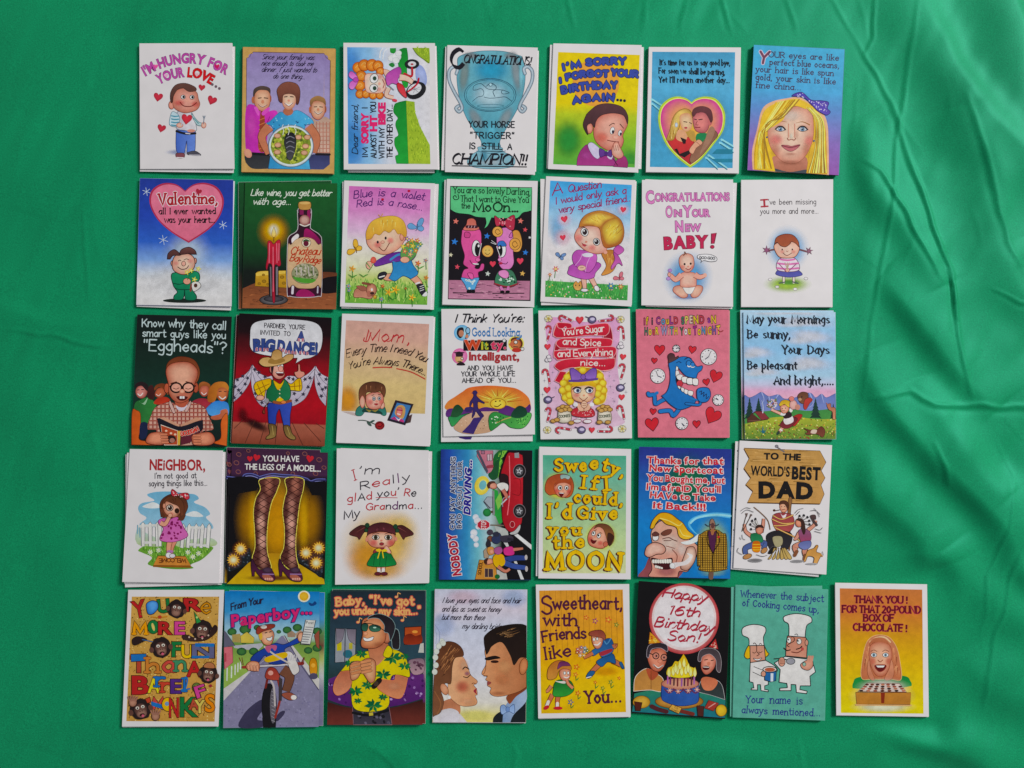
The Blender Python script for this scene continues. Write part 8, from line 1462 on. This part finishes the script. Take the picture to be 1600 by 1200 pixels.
card((668,912),[(62,45),(832,48),(820,1158),(42,1155)],'pale card of a bride with closed eyes leaning towards a dark haired groom', tint='c0bcc4',
     under=[([(58,50),(828,52),(816,1163),(39,1160)], None, 'pale card squared up beneath the bride and groom card')])
P('background_print'); full([(0,'b8bccc'),(.15,'c4bcc8'),(.3,'bcc0d0'),(.6,'c8c8d4'),(.85,'d0ccc4'),(.95,'d0c888'),(1,'d4cc80')]); A(300,110,180,80,'d0b8c4', .7); A(720,120,140,100,'a4b4d0', .7); A(130,340,130,130,'a8b4d0', .7); A(400,1100,190,60,'d8d07c', .8)
P('lettering')
for s, a, b in (('I love your eyes and face and hair',(122,160),(776,164)),('and lips as sweet as honey',(118,232),(608,236)),('but more than these',(118,300),(475,304)),('my darling bride',(288,376),(612,380))): T(s, [a, b],46,'241c2c','h',6, nib=60, slant=.4, gap=1.3, sp=8)
P('bride_print'); S([(48,1155,1),(50,1100),(130,1040),(200,1040),(265,1080),(330,1156,1)],'b8b4b8','d0ccd0'); S([(190,960),(260,990),(275,1060),(250,1090),(130,1060),(110,1000)],'a86c50','b87c5c')
S([(130,1050,1),(200,1040),(262,1075),(255,1156,1),(100,1156,1)],'c0bcc0','d0ccd4')
S([(195,680),(230,620),(290,605),(335,690),(360,760),(415,810),(405,835),(385,845),(410,880),(415,925),(398,935),(415,985),(390,1015),(300,1022),(230,990),(170,900)],'d4a47e','c48c66',0, ol=('5a2c18',3)); A(290,860,78,70,'b0443c', .85); A(300,680,50,70,'d0a484', .8); A(330,980,80,36,'d8a884', .6)
Ln([(295,712),(315,695),(345,712)],9,'2c140c'); Ln([(300,775),(330,782),(358,760)],7,'2c140c'); A(330,750,30,24,'946070', .7); S([(385,890),(412,870),(405,900),(415,925),(390,905)],'94303a'); Ln([(370,835),(385,828),(405,838)],5,'6a3420')
S([(45,1090),(48,900),(70,640),(130,500),(210,485),(280,530),(300,600),(230,620),(205,700),(195,830),(150,830),(110,880),(135,980),(110,1070),(60,1100)],'54301f','7a5038',1, ol=('241008',3)); blades([(90,640),(200,500),(285,560),(280,600),(200,640),(150,820),(90,800)],60,80,['a8744c','2c140c','8c5c3c'],8,3, .2,(-.5, .8)); Ln([(60,900),(110,1000),(80,1090)],8,'8c5c3c')
E(140,880,30,50,'b47454','cc9474', ol=('5a2c18',3), rot=-25); E(180,946,14,14,'d8d8d8')
for x, y in ((118,480),(95,520),(75,565),(66,615),(70,680),(60,735),(130,495)): E(x, y, 22,24,'c8ccc4', ol=('9ca49c',2))
Ln([(100,480),(100,400),(65,340)],5,'9ca4c4'); Ln([(70,500),(80,430),(66,380)],4,'b0b8d0')
P('groom_print'); S([(545,1156,1),(555,1110),(620,1060),(820,980,1),(818,1156,1)],'14181c','1c2024'); S([(625,1156,1),(640,1040),(700,960),(824,870,1),(822,980),(720,1090),(690,1156,1)],'7c94b8','a0b0c8',0); S([(660,940),(740,880),(822,830,1),(822,880),(740,940),(690,1000),(670,985)],'6a3420','8c4c30')
S([(480,540),(560,450),(700,500),(822,620,1),(824,860,1),(760,900),(640,935),(560,938),(520,910),(530,870),(500,850),(510,820),(485,800),(495,775),(460,760),(455,735),(490,660)],'c88e66','a86a48',0, ol=('4a2010',3)); A(640,690,110,90,'cc9468', .8); A(590,915,90,24,'8c5038', .3); A(620,800,80,60,'c08058', .6)
S([(470,480),(480,430),(560,370),(680,340),(780,335),(826,350,1),(826,620,1),(770,620),(720,680),(690,600),(620,490),(540,520),(510,570),(490,590),(478,540)],'18100e','241814'); blades([(540,420),(700,380),(800,400),(700,460)],34,80,['7a5838','4a3420','94704c'],7,3, .1,(.9,-.3))
S([(480,620),(560,600),(610,620),(560,630),(500,640)],'18100e'); E(560,650,34,12,'2c1410'); Ln([(490,645),(480,730),(465,755)],5,'7a4830'); Ln([(470,768),(500,770)],7,'5a2c1c'); S([(500,815),(530,820),(525,835),(500,845)],'8c4440'); E(800,690,34,70,'a4603c','c08058', ol=('5a2c18',4), rot=10)
S([(612,1020),(640,1010),(670,1040),(720,1005),(722,1080),(675,1065),(625,1090),(608,1060)],'7c98c4','94acd0', ol=('3c5078',4)); E(668,1048,16,22,'6c88b8', ol=('3c5078',3))
def friends_print():
    card((826,905),[(60,45),(838,40),(850,1145),(80,1160)],'white bordered orange card of a leaping boy offering flowers to a ponytailed girl',
         under=[([(64,52),(834,46),(846,1151),(84,1166)], None, 'white card squared up beneath the leaping boy card')])
    P('background_print'); Q((88,95),(785,86),(812,1108),(105,1120),[(0,'c88c3c'),(.3,'cc9038'),(.55,'d09c30'),(.7,'d4ac2c'),(.85,'d0b028'),(1,'cca42c')]); [Ln([(x, 95),(x + 14,560 + (x * 7) % 140)],3,'a4702c') for x in range(130,790,46)]; A(640,770,140,50,'c8902c', .6)
    P('lettering'); p = '4a1c34'
    T('S',[(112,292),(196,290)],150, p, 'h',18); T('weetheart,',[(205,254),(450,248),(780,250)],104, p, 'h',17, serif=1.2, gap=3, jit=.05); T('with',[(128,385),(405,388)],96, p, 'h',17, serif=1.4); T('Friends',[(122,525),(280,500),(480,492)],90, p, 'h',16, serif=1.2, jit=.05); T('like',[(140,670),(360,636)],96, p, 'h',16, serif=1.2); P('lettering'); T('You...',[(475,1035),(775,1020)],100, p, 'h',18, serif=2, gap=3.4)
    for x, y, r, c in ((480,320,24,'c04c38'),(555,348,28,'8c2c6c'),(665,338,32,'c85838'),(732,380,24,'3c7c34'),(400,732,28,'c85030'),(392,795,24,'c86438'),(410,950,26,'c04c30'),(350,1025,28,'30508c'),(555,860,18,'c85c30'),(618,908,22,'5c8430'),(685,858,24,'4c8038'),(755,825,18,'c05030')):
        P('flower_print'); flower(x, y, r, c, 'd8b050',5, .5)
        if y > 780 and x != 755: Ln([(x, y + r * .6),(x + 4, y + 50)],5,'3c6c2c'); S([(x + 4, y + 46),(x + 30, y + 22),(x + 16, y + 44)],'3c7c34')
    P('girl_print'); limb([(200,960),(180,1000),(150,1060)],34,26,'b86c4c','5a2818'); limb([(250,970),(240,1010),(240,1070)],34,26,'b86c4c','5a2818'); Ln([(165,1020),(150,1060)],26,'d4ccc4'); Ln([(240,1035),(238,1070)],26,'d4ccc4'); E(148,1070,26,16,'b02c34', rot=-30); E(245,1075,38,14,'b02c34'); S([(215,870),(250,840),(330,840),(365,870),(375,930),(310,975),(210,975),(205,920)],'145c2c','349038', ol=('0c2c14',4)); limb([(190,890),(160,930),(145,935)],26,18,'c07c5c','5a2818'); S([(220,850),(280,850),(340,830),(300,870)],'d0ccc4')
    S([(155,820),(165,740),(220,685),(290,680),(350,720),(345,765),(260,760),(230,820),(180,840)],'a86430','c08844', ol=('5a2c14',4)); B([(255,790),(275,750),(340,755),(350,800),(325,845),(280,840)],'b4644c','dc9c80',(305,790), ol=('5a2418',3)); S([(240,750),(260,690),(320,690),(345,720),(280,725)],'5c2850','7a3c68', ol=('2c1024',3)); E(300,782,10,14,'e0d8d4', ol=(INKB, 3)); E(330,782,9,13,'e0d8d4', ol=(INKB, 3)); Ln([(295,815),(318,822),(335,812)],8,'e0d8d4'); limb([(370,910),(330,870),(318,840)],24,18,'c88464','5a2818')
    P('boy_print'); limb([(610,690),(560,740),(520,780)],44,30,'b06848','5a2818'); limb([(700,680),(740,700),(770,720)],40,28,'b06848','5a2818'); S([(480,815),(505,770),(545,765),(550,785),(510,825)],'2c5888', ol=('10182c',4)); Ln([(482,822),(520,812)],8,'d4d0cc'); S([(755,700),(775,690),(798,740),(780,745)],'2c5888', ol=('10182c',4)); S([(565,690),(620,650),(700,620),(725,680),(720,705),(660,690),(610,730)],'244c7c','2c5c8c', ol=('10182c',4)); S([(525,600),(580,560),(640,500),(690,500),(710,560),(690,620),(610,650),(595,610),(540,640)],'24487c','346494', ol=('10182c',4)); S([(595,610),(690,580),(690,605),(610,640)],'94303c'); Ln([(620,490),(650,540),(685,495)],10,'4c80a8'); limb([(535,615),(490,640),(460,655)],30,22,'b06848','5a2818'); limb([(700,560),(728,550),(712,575)],24,18,'b06848','5a2818')
    B([(525,490),(540,465),(600,465),(620,500),(605,560),(570,580),(540,550)],'b4644c','dca084',(570,520), ol=('5a2418',3)); S([(505,465),(520,435),(600,424),(638,460),(635,510),(612,490),(560,480)],'7a3830','9c5440', ol=('3c1410',4)); E(545,502,10,15,'e0d8d4', ol=(INKB, 3)); E(572,498,9,14,'e0d8d4', ol=(INKB, 3)); Ln([(548,545),(575,548),(598,528)],9,'e0dcd8')
    P('bouquet_print')
    for i, (x, y) in enumerate(((410,585),(440,570),(470,575),(405,610),(435,605),(465,605),(490,595),(430,635),(460,635))): flower(x, y, 20,['b04068','7c4c90','5c90b8','a83c34','c86c8c','4c88b0','3c6c34','c8b0a0','d0a048'][i],'e0d0b0',5)
friends_print()
def sixteen_print():
    card((978,902),[(108,30),(872,85),(828,1178),(48,1125)],'black card of two parents in party hats behind a flaming candle cake', tint='1c1a1c',
         under=[([(106,36),(868,90),(824,1183),(50,1131)],'2a2628','dark edged card squared up beneath the flaming cake card')])
    P('background_print'); full('0f0d10'); S([(70,970,1),(200,945),(420,940),(650,960),(830,1025,1),(825,1172,1),(52,1120,1)],'2c7458','246c7c')
    P('speech_balloon_print'); E(485,345,292,296,'a83c40','d8a8a4'); E(485,340,268,270,'d0c0c0'); E(485,336,250,250,'d4ced0')
    P('lettering'); c = 'a03040'
    for s, a, b, h in (('Happy',(302,165),(672,205),78),('16th',(342,310),(612,335),80),('Birthday',(235,410),(728,460),82),('Son!',(340,525),(605,545),82)): T(s, [a, b], h, c, 'h',16, nib=70, slant=.35, gap=2)
    P('father_print'); S([(65,950,1),(80,830),(170,760),(250,800),(310,850),(300,950),(200,940)],'a87440','b88448', ol=('d8d0c8',4)); S([(170,760),(210,860),(270,800)],'a04c34'); B([(180,660),(200,610),(300,590),(340,640),(330,720),(280,785),(220,770),(188,710)],'a04c38','d08870',(260,690), ol=('2c0c08',4)); S([(172,650),(190,570),(270,545),(340,565),(345,620),(290,590),(215,600),(190,670)],'241e24','3c343c', ol=('a8a0a8',3)); [E(x, y, 26,26,'b87868', ol=('14100f',7)) for x, y in ((250,655),(318,668))]; [E(x, y, 8,9, INKB, n=8) for x, y in ((254,656),(318,668))]; Ln([(190,630),(225,645)],7,'14100f'); E(285,700,22,18,'b8644c','d48c74'); Ln([(230,730),(270,755),(310,735)],12,'d8ccc4'); Ln([(228,728),(268,762),(312,734)],5,'4a1410'); Ln([(210,780),(210,930)],4,'6a4020')
    P('mother_print'); S([(600,940),(640,850),(740,850),(800,900),(826,1020,1),(700,980),(620,960)],'242a2c','343c3c', ol=('b8b8b8',3)); S([(625,860),(660,830),(740,845),(765,880),(720,940),(650,935)],'b8684c','c47858'); B([(625,720),(640,650),(700,630),(750,680),(740,750),(700,800),(660,810),(630,770)],'a04c3c','d4907c',(690,710), ol=('2c0c08',4)); S([(600,690),(620,610),(700,590),(770,620),(795,700),(785,790),(755,770),(750,690),(700,640),(640,660),(625,700)],'3c3438','54484c', ol=('a8a0a4',3)); Ln([(655,690),(680,685)],7,'2c100c'); Ln([(710,695),(730,690)],7,'2c100c'); E(690,720,14,16,'c47860'); E(668,755,28,17,'4a1414', ol=('3c0c0c',3)); Ln([(648,748),(690,750)],7,'d8ccc4')
    P('party_hat_print'); G([(200,455),(190,555),(290,545),(240,490)],'c88c34', ol=('7a3c18',4)); dots([(200,470),(195,545),(280,540)],8,10,['a84428','d8b858'],3); P('party_hat_print'); G([(748,510),(690,580),(770,600)],'a83434', ol=('4a1010',4)); dots([(745,530),(700,578),(765,592)],8,7,['d8b0a0'],3)
    P('cake_print'); E(445,1035,200,62,'8c5c24','c0904c', ol=('4a2c10',4)); S([(300,880,1),(605,895,1),(605,1030),(540,1065),(440,1072),(340,1045),(296,1005)],'2c4c90','34589c',0, ol=('14204c',5)); E(452,888,156,48,'a86858','c49078', ol=('5a2c34',4)); [Ln([(x, 930),(x + 38,965),(x + 78,940)],11,'5c2c4c') for x in (320,398,476,540)]; [flower(x, y, 26,'c08c78','d8b0a0',6) for x, y in ((365,942),(435,950),(520,945),(592,935))]
    [Ln([(x, y),(x - 2, y + 60)],13, k) for x, y, k in ((350,825,'a05c98'),(372,830,'6a3060'),(402,838,'4a2c30'),(432,845,'6a2c30'),(466,845,'8c5494'),(490,842,'4a2830'),(518,842,'7a2c40'),(548,835,'5a2c30'),(570,828,'a868a0'))]
    P('flame_print'); S([(340,810),(350,760),(385,740),(410,700),(440,700),(480,640,1),(510,690),(530,740),(570,760),(585,800),(540,830),(450,838),(380,830)],'c8a02c','d8c440'); [S([(x, y + 62),(x - 15, y + 30),(x, y - 20),(x + 14, y + 30)],'e0d85c','e8e0a0', ol=('a87c20',3)) for x, y in ((360,770),(395,760),(430,750),(465,760),(500,750),(540,765),(575,770),(450,710),(485,690),(415,735),(520,735))]
    P('plate_print'); E(130,1040,72,52,'a87c2c','c8a048', ol=('5a3c10',4)); P('plate_print'); E(795,1110,46,50,'b08c2c','d0b040', ol=('5a3c10',4)); P('cup_print'); G([(70,1035),(135,1045),(120,1115),(80,1112)],'4a2018', ol=('1c0c08',4)); P('cup_print'); G([(592,1070),(650,1075),(645,1160),(600,1155)],'4a2420', ol=('1c0c08',4)); P('napkin_print'); G([(655,1090),(690,1025),(775,1050),(730,1115)],'943830', ol=('4a1410',3)); Ln([(690,1085),(745,1050)],8,'c09088'); P('sweet_print'); Ln([(215,1075),(270,1100),(340,1120)],34,'4a2024'); Ln([(460,1115),(560,1140)],30,'6a2c24'); P('gift_tag_print'); G([(385,1060),(465,1090),(440,1138),(358,1100)],'c89c4c', ol=('4a2c10',4)); T('TO:',[(398,1090),(432,1104)],20,'2a1408','b'); T('TOMMY',[(375,1108),(435,1132)],18,'2a1408','b')
sixteen_print()
def chef_print():
    card((1132,902),[(92,62),(862,100),(835,1192),(68,1168)],'teal card of a short and a tall chef in white hats tasting soup', tint='5ca490',
         under=[([(56,80),(815,70),(802,1182),(46,1160)],'64a896','teal card fanned out beneath the two chefs card')])
    P('background_print'); full([(0,'58a08c'),(.5,'549a88'),(1,'5ca08e')])
    P('lettering'); c = '2c3478'
    T('Whenever the subject',[(135,165),(450,180),(825,208)],56, c, 'h',8, serif=1.8, gap=2.8, jit=.08, sp=9); T('of Cooking comes up,',[(150,238),(450,262),(785,298)],56, c, 'h',8, serif=1.8, gap=2.8, jit=.08, sp=9); P('lettering'); T('Your name is',[(180,1048),(430,1052),(650,1060)],62, c, 'h',8, serif=1.8, gap=2.8, jit=.08, sp=12); T('always mentioned...',[(145,1130),(450,1145),(798,1158)],56, c, 'h',8, serif=1.8, gap=2.8, jit=.08, sp=12)
    W, o, K_ = 'd0cecc',('1c2424',7),'c08c78'
    P('short_chef_print'); S([(165,650),(195,575),(230,570),(220,660),(190,680)],'d0a834', ol=o); S([(330,575),(355,620),(370,640),(345,665),(330,650)],'d0a834', ol=o); G([(212,570),(332,568),(342,690),(215,712)], K_, ol=o); S([(205,570,1),(200,510),(150,480),(155,420),(240,393),(330,410),(345,450),(325,500),(330,568,1)], W, ol=o); S([(215,712,1),(342,692,1),(420,740),(440,780),(400,800),(365,860,1),(365,895,1),(335,905,1),(335,935,1),(365,940,1),(365,955,1),(305,945,1),(300,895,1),(275,895,1),(275,940,1),(222,938,1),(225,925,1),(245,922,1),(238,878,1),(208,870,1)], W, ol=o); Ln([(245,745),(320,775)],5,'1c2424'); Ln([(235,790),(310,825)],5,'1c2424')
    Ln([(240,555),(252,548),(268,570),(270,620),(290,640),(270,655)],6,'3c1c18'); Ln([(235,625),(250,632),(262,622)],5,'3c1c18'); Ln([(285,622),(300,628),(315,618)],5,'3c1c18'); Ln([(290,560),(300,550),(310,560)],5,'3c1c18'); S([(240,675),(275,682),(312,672),(290,692),(260,692)],'e0dcd8', ol=('3c1c18',4))
    P('soup_pot_print'); G([(330,775),(432,785),(428,862),(385,872),(335,858)],'2c6098', ol=o); G([(385,800),(408,800),(406,868),(384,870)],'c8d0d8'); E(378,768,58,24,'d0ccc8', ol=o); E(378,770,44,17,'a85840'); E(325,805,20,24, K_, ol=('1c2424',5))
    P('tall_chef_print'); S([(525,490,1),(675,500,1),(690,540),(685,672,1),(510,655,1),(515,560)],'b87c68','c08874', ol=o); E(685,545,14,26, K_, ol=('1c2424',5)); S([(537,490,1),(535,395),(498,365),(500,325),(600,303),(710,325),(728,370),(685,405),(672,500,1)], W, ol=o); S([(505,660,1),(690,682,1),(740,730),(758,790,1),(712,825,1),(718,905,1),(632,905,1),(628,935,1),(690,950,1),(685,970,1),(600,960,1),(595,895,1),(555,893,1),(555,945,1),(460,945,1),(462,925,1),(525,920,1),(520,885,1),(455,875,1),(465,770,1),(415,715,1)], W, ol=o)
    E(538,525,17,24,'d8d4d0', ol=('1c2424',4)); E(622,535,20,24,'d8d4d0', ol=('1c2424',4)); E(532,520,6,8, INKB, n=6); E(612,530,7,9, INKB, n=6); Ln([(560,500),(575,495),(580,530),(525,565),(540,580)],6,'2c1814'); Ln([(495,590),(520,610),(548,605)],9,'2c1814'); Ln([(600,600),(630,590),(645,575)],9,'2c1814'); Ln([(560,622),(610,628),(655,600)],7,'5a1c18'); E(650,598,12,14,'a84c48'); Ln([(585,480),(600,472),(612,485)],5,'1c2424')
    Ln([(415,680),(470,678),(530,690)],9,'28342c'); E(552,700,36,26,'8c8c94', ol=('1c2424',5)); E(478,705,28,38, K_, ol=('1c2424',5)); [Ln([(462,690 + d),(500,690 + d)],4,'5a3024') for d in (0,16,30)]
    P('hand_print'); B([(640,720),(690,690),(735,700),(735,745),(700,775),(655,765),(635,740)],'b87c68','cc9884', ol=('1c2424',5)); [Ln([(x, 700),(x + 8,660)],16, K_) for x in (695,712,728)]; E(665,725,14,16,'8cb0a0', ol=('1c2424',4))
chef_print()
card((1290,902),[(80,45),(845,58),(860,1162),(90,1150)],'white bordered orange and yellow card of an amazed blonde behind a chocolate box',
     under=[([(75,60),(840,70),(855,1166),(86,1154)], None, 'white card showing along one side beneath the chocolate box card')])
P('background_print'); Q((118,92),(805,103),(816,1137),(128,1130),[(0,'b87040'),(.2,'bc7438'),(.38,'c08c30'),(.55,'c8a02c'),(.8,'ccb428'),(1,'ccc02c')])
P('lettering')
for s, a, b in (('THANK YOU !',(240,212),(682,216)),('FOR THAT 20-POUND',(140,292),(790,300)),('BOX OF',(318,366),(570,368)),('CHOCOLATE !',(232,442),(678,452))): T(s, [a, ((a[0] + b[0]) / 2,(a[1] + b[1]) / 2), b],56,'5a1420','h',12, nib=5, serif=1.6, ol=('a83c48',3), gap=3, sp=5)
P('woman_print'); A(470,990,290,130,'d4d0a8',1.0); S([(225,925,1),(230,880),(290,830),(640,820),(710,870),(718,905,1),(640,920),(480,940),(300,930)],'1c7838','2c8c44')
S([(300,840),(305,700),(335,560),(380,500),(450,480),(530,500),(590,580),(620,700),(630,850),(540,850),(380,850)],'b87858','b06848',1, ol=('d8b07c',4)); blades([(320,700),(360,560),(430,500),(380,700),(340,840),(310,830)],40,90,['d0946c','8c4c34','c88860'],8,3, .1,(0,1)); blades([(560,560),(610,700),(625,840),(550,840),(570,700)],40,90,['d0946c','8c4c34','c88860'],8,4, .1,(0,1)); Ln([(370,540),(420,505),(490,500),(540,540)],12,'dcb890')
B([(362,620),(380,560),(450,535),(530,560),(555,640),(540,740),(500,810),(455,830),(410,805),(370,720)],'a85c44','dca488',(455,650), ol=('7a3c28',3)); A(395,700,36,40,'c86450', .7); A(525,700,34,40,'c86450', .7); S([(360,560),(400,510),(480,505),(530,560),(470,540),(400,545)],'b06c4c','a05c40')
for x in (402,500): E(x, 648,25,18,'d8d8d8', ol=('4a2418',4)); E(x, 648,13,14,'7c94a0'); E(x, 648,6,7, INKB, n=6); Ln([(x - 24,618),(x, 606),(x + 26,618)],5,'7a4430')
Ln([(436,690),(455,705),(476,690)],6,'8c4430'); S([(410,735),(460,728),(505,735),(490,770),(455,788),(425,770)],'5a1818', ol=('943c34',5)); G([(420,736),(495,736),(480,752),(435,752)],'dcd8d4')
for q in ([(365,690),(375,760),(410,850),(375,852),(350,800),(352,720)],[(545,690),(530,760),(490,850),(545,852),(570,800),(562,720)]): S(q, 'c08468','b87458', ol=('8c4c34',3))
P('chocolate_box_print'); A(480,920,250,90,'d8d4c8',1.0); A(480,1080,290,60,'d4d4b8', .95); G([(348,882),(615,885),(675,958),(268,952)],'c8b8b0', ol=('5a3428',4))
for r in range(4):
    for c in range(7 if r else 6): E(345 - r * 16 + c * (44 + r * 5),895 + r * 17,17,8,['4a2820','a86c54','6a3828','8c4c3c','2c1814'][(r * 3 + c * 2) % 5], n=10)
G([(252,960),(712,962),(705,1062),(260,1058)],'b07838','a87034', ol=('6a4018',4)); G([(460,962),(495,962),(488,1050),(464,1050)],'7a2c1c'); G([(246,1058),(720,1064),(714,1074),(250,1070)],'c8a070')
flush()
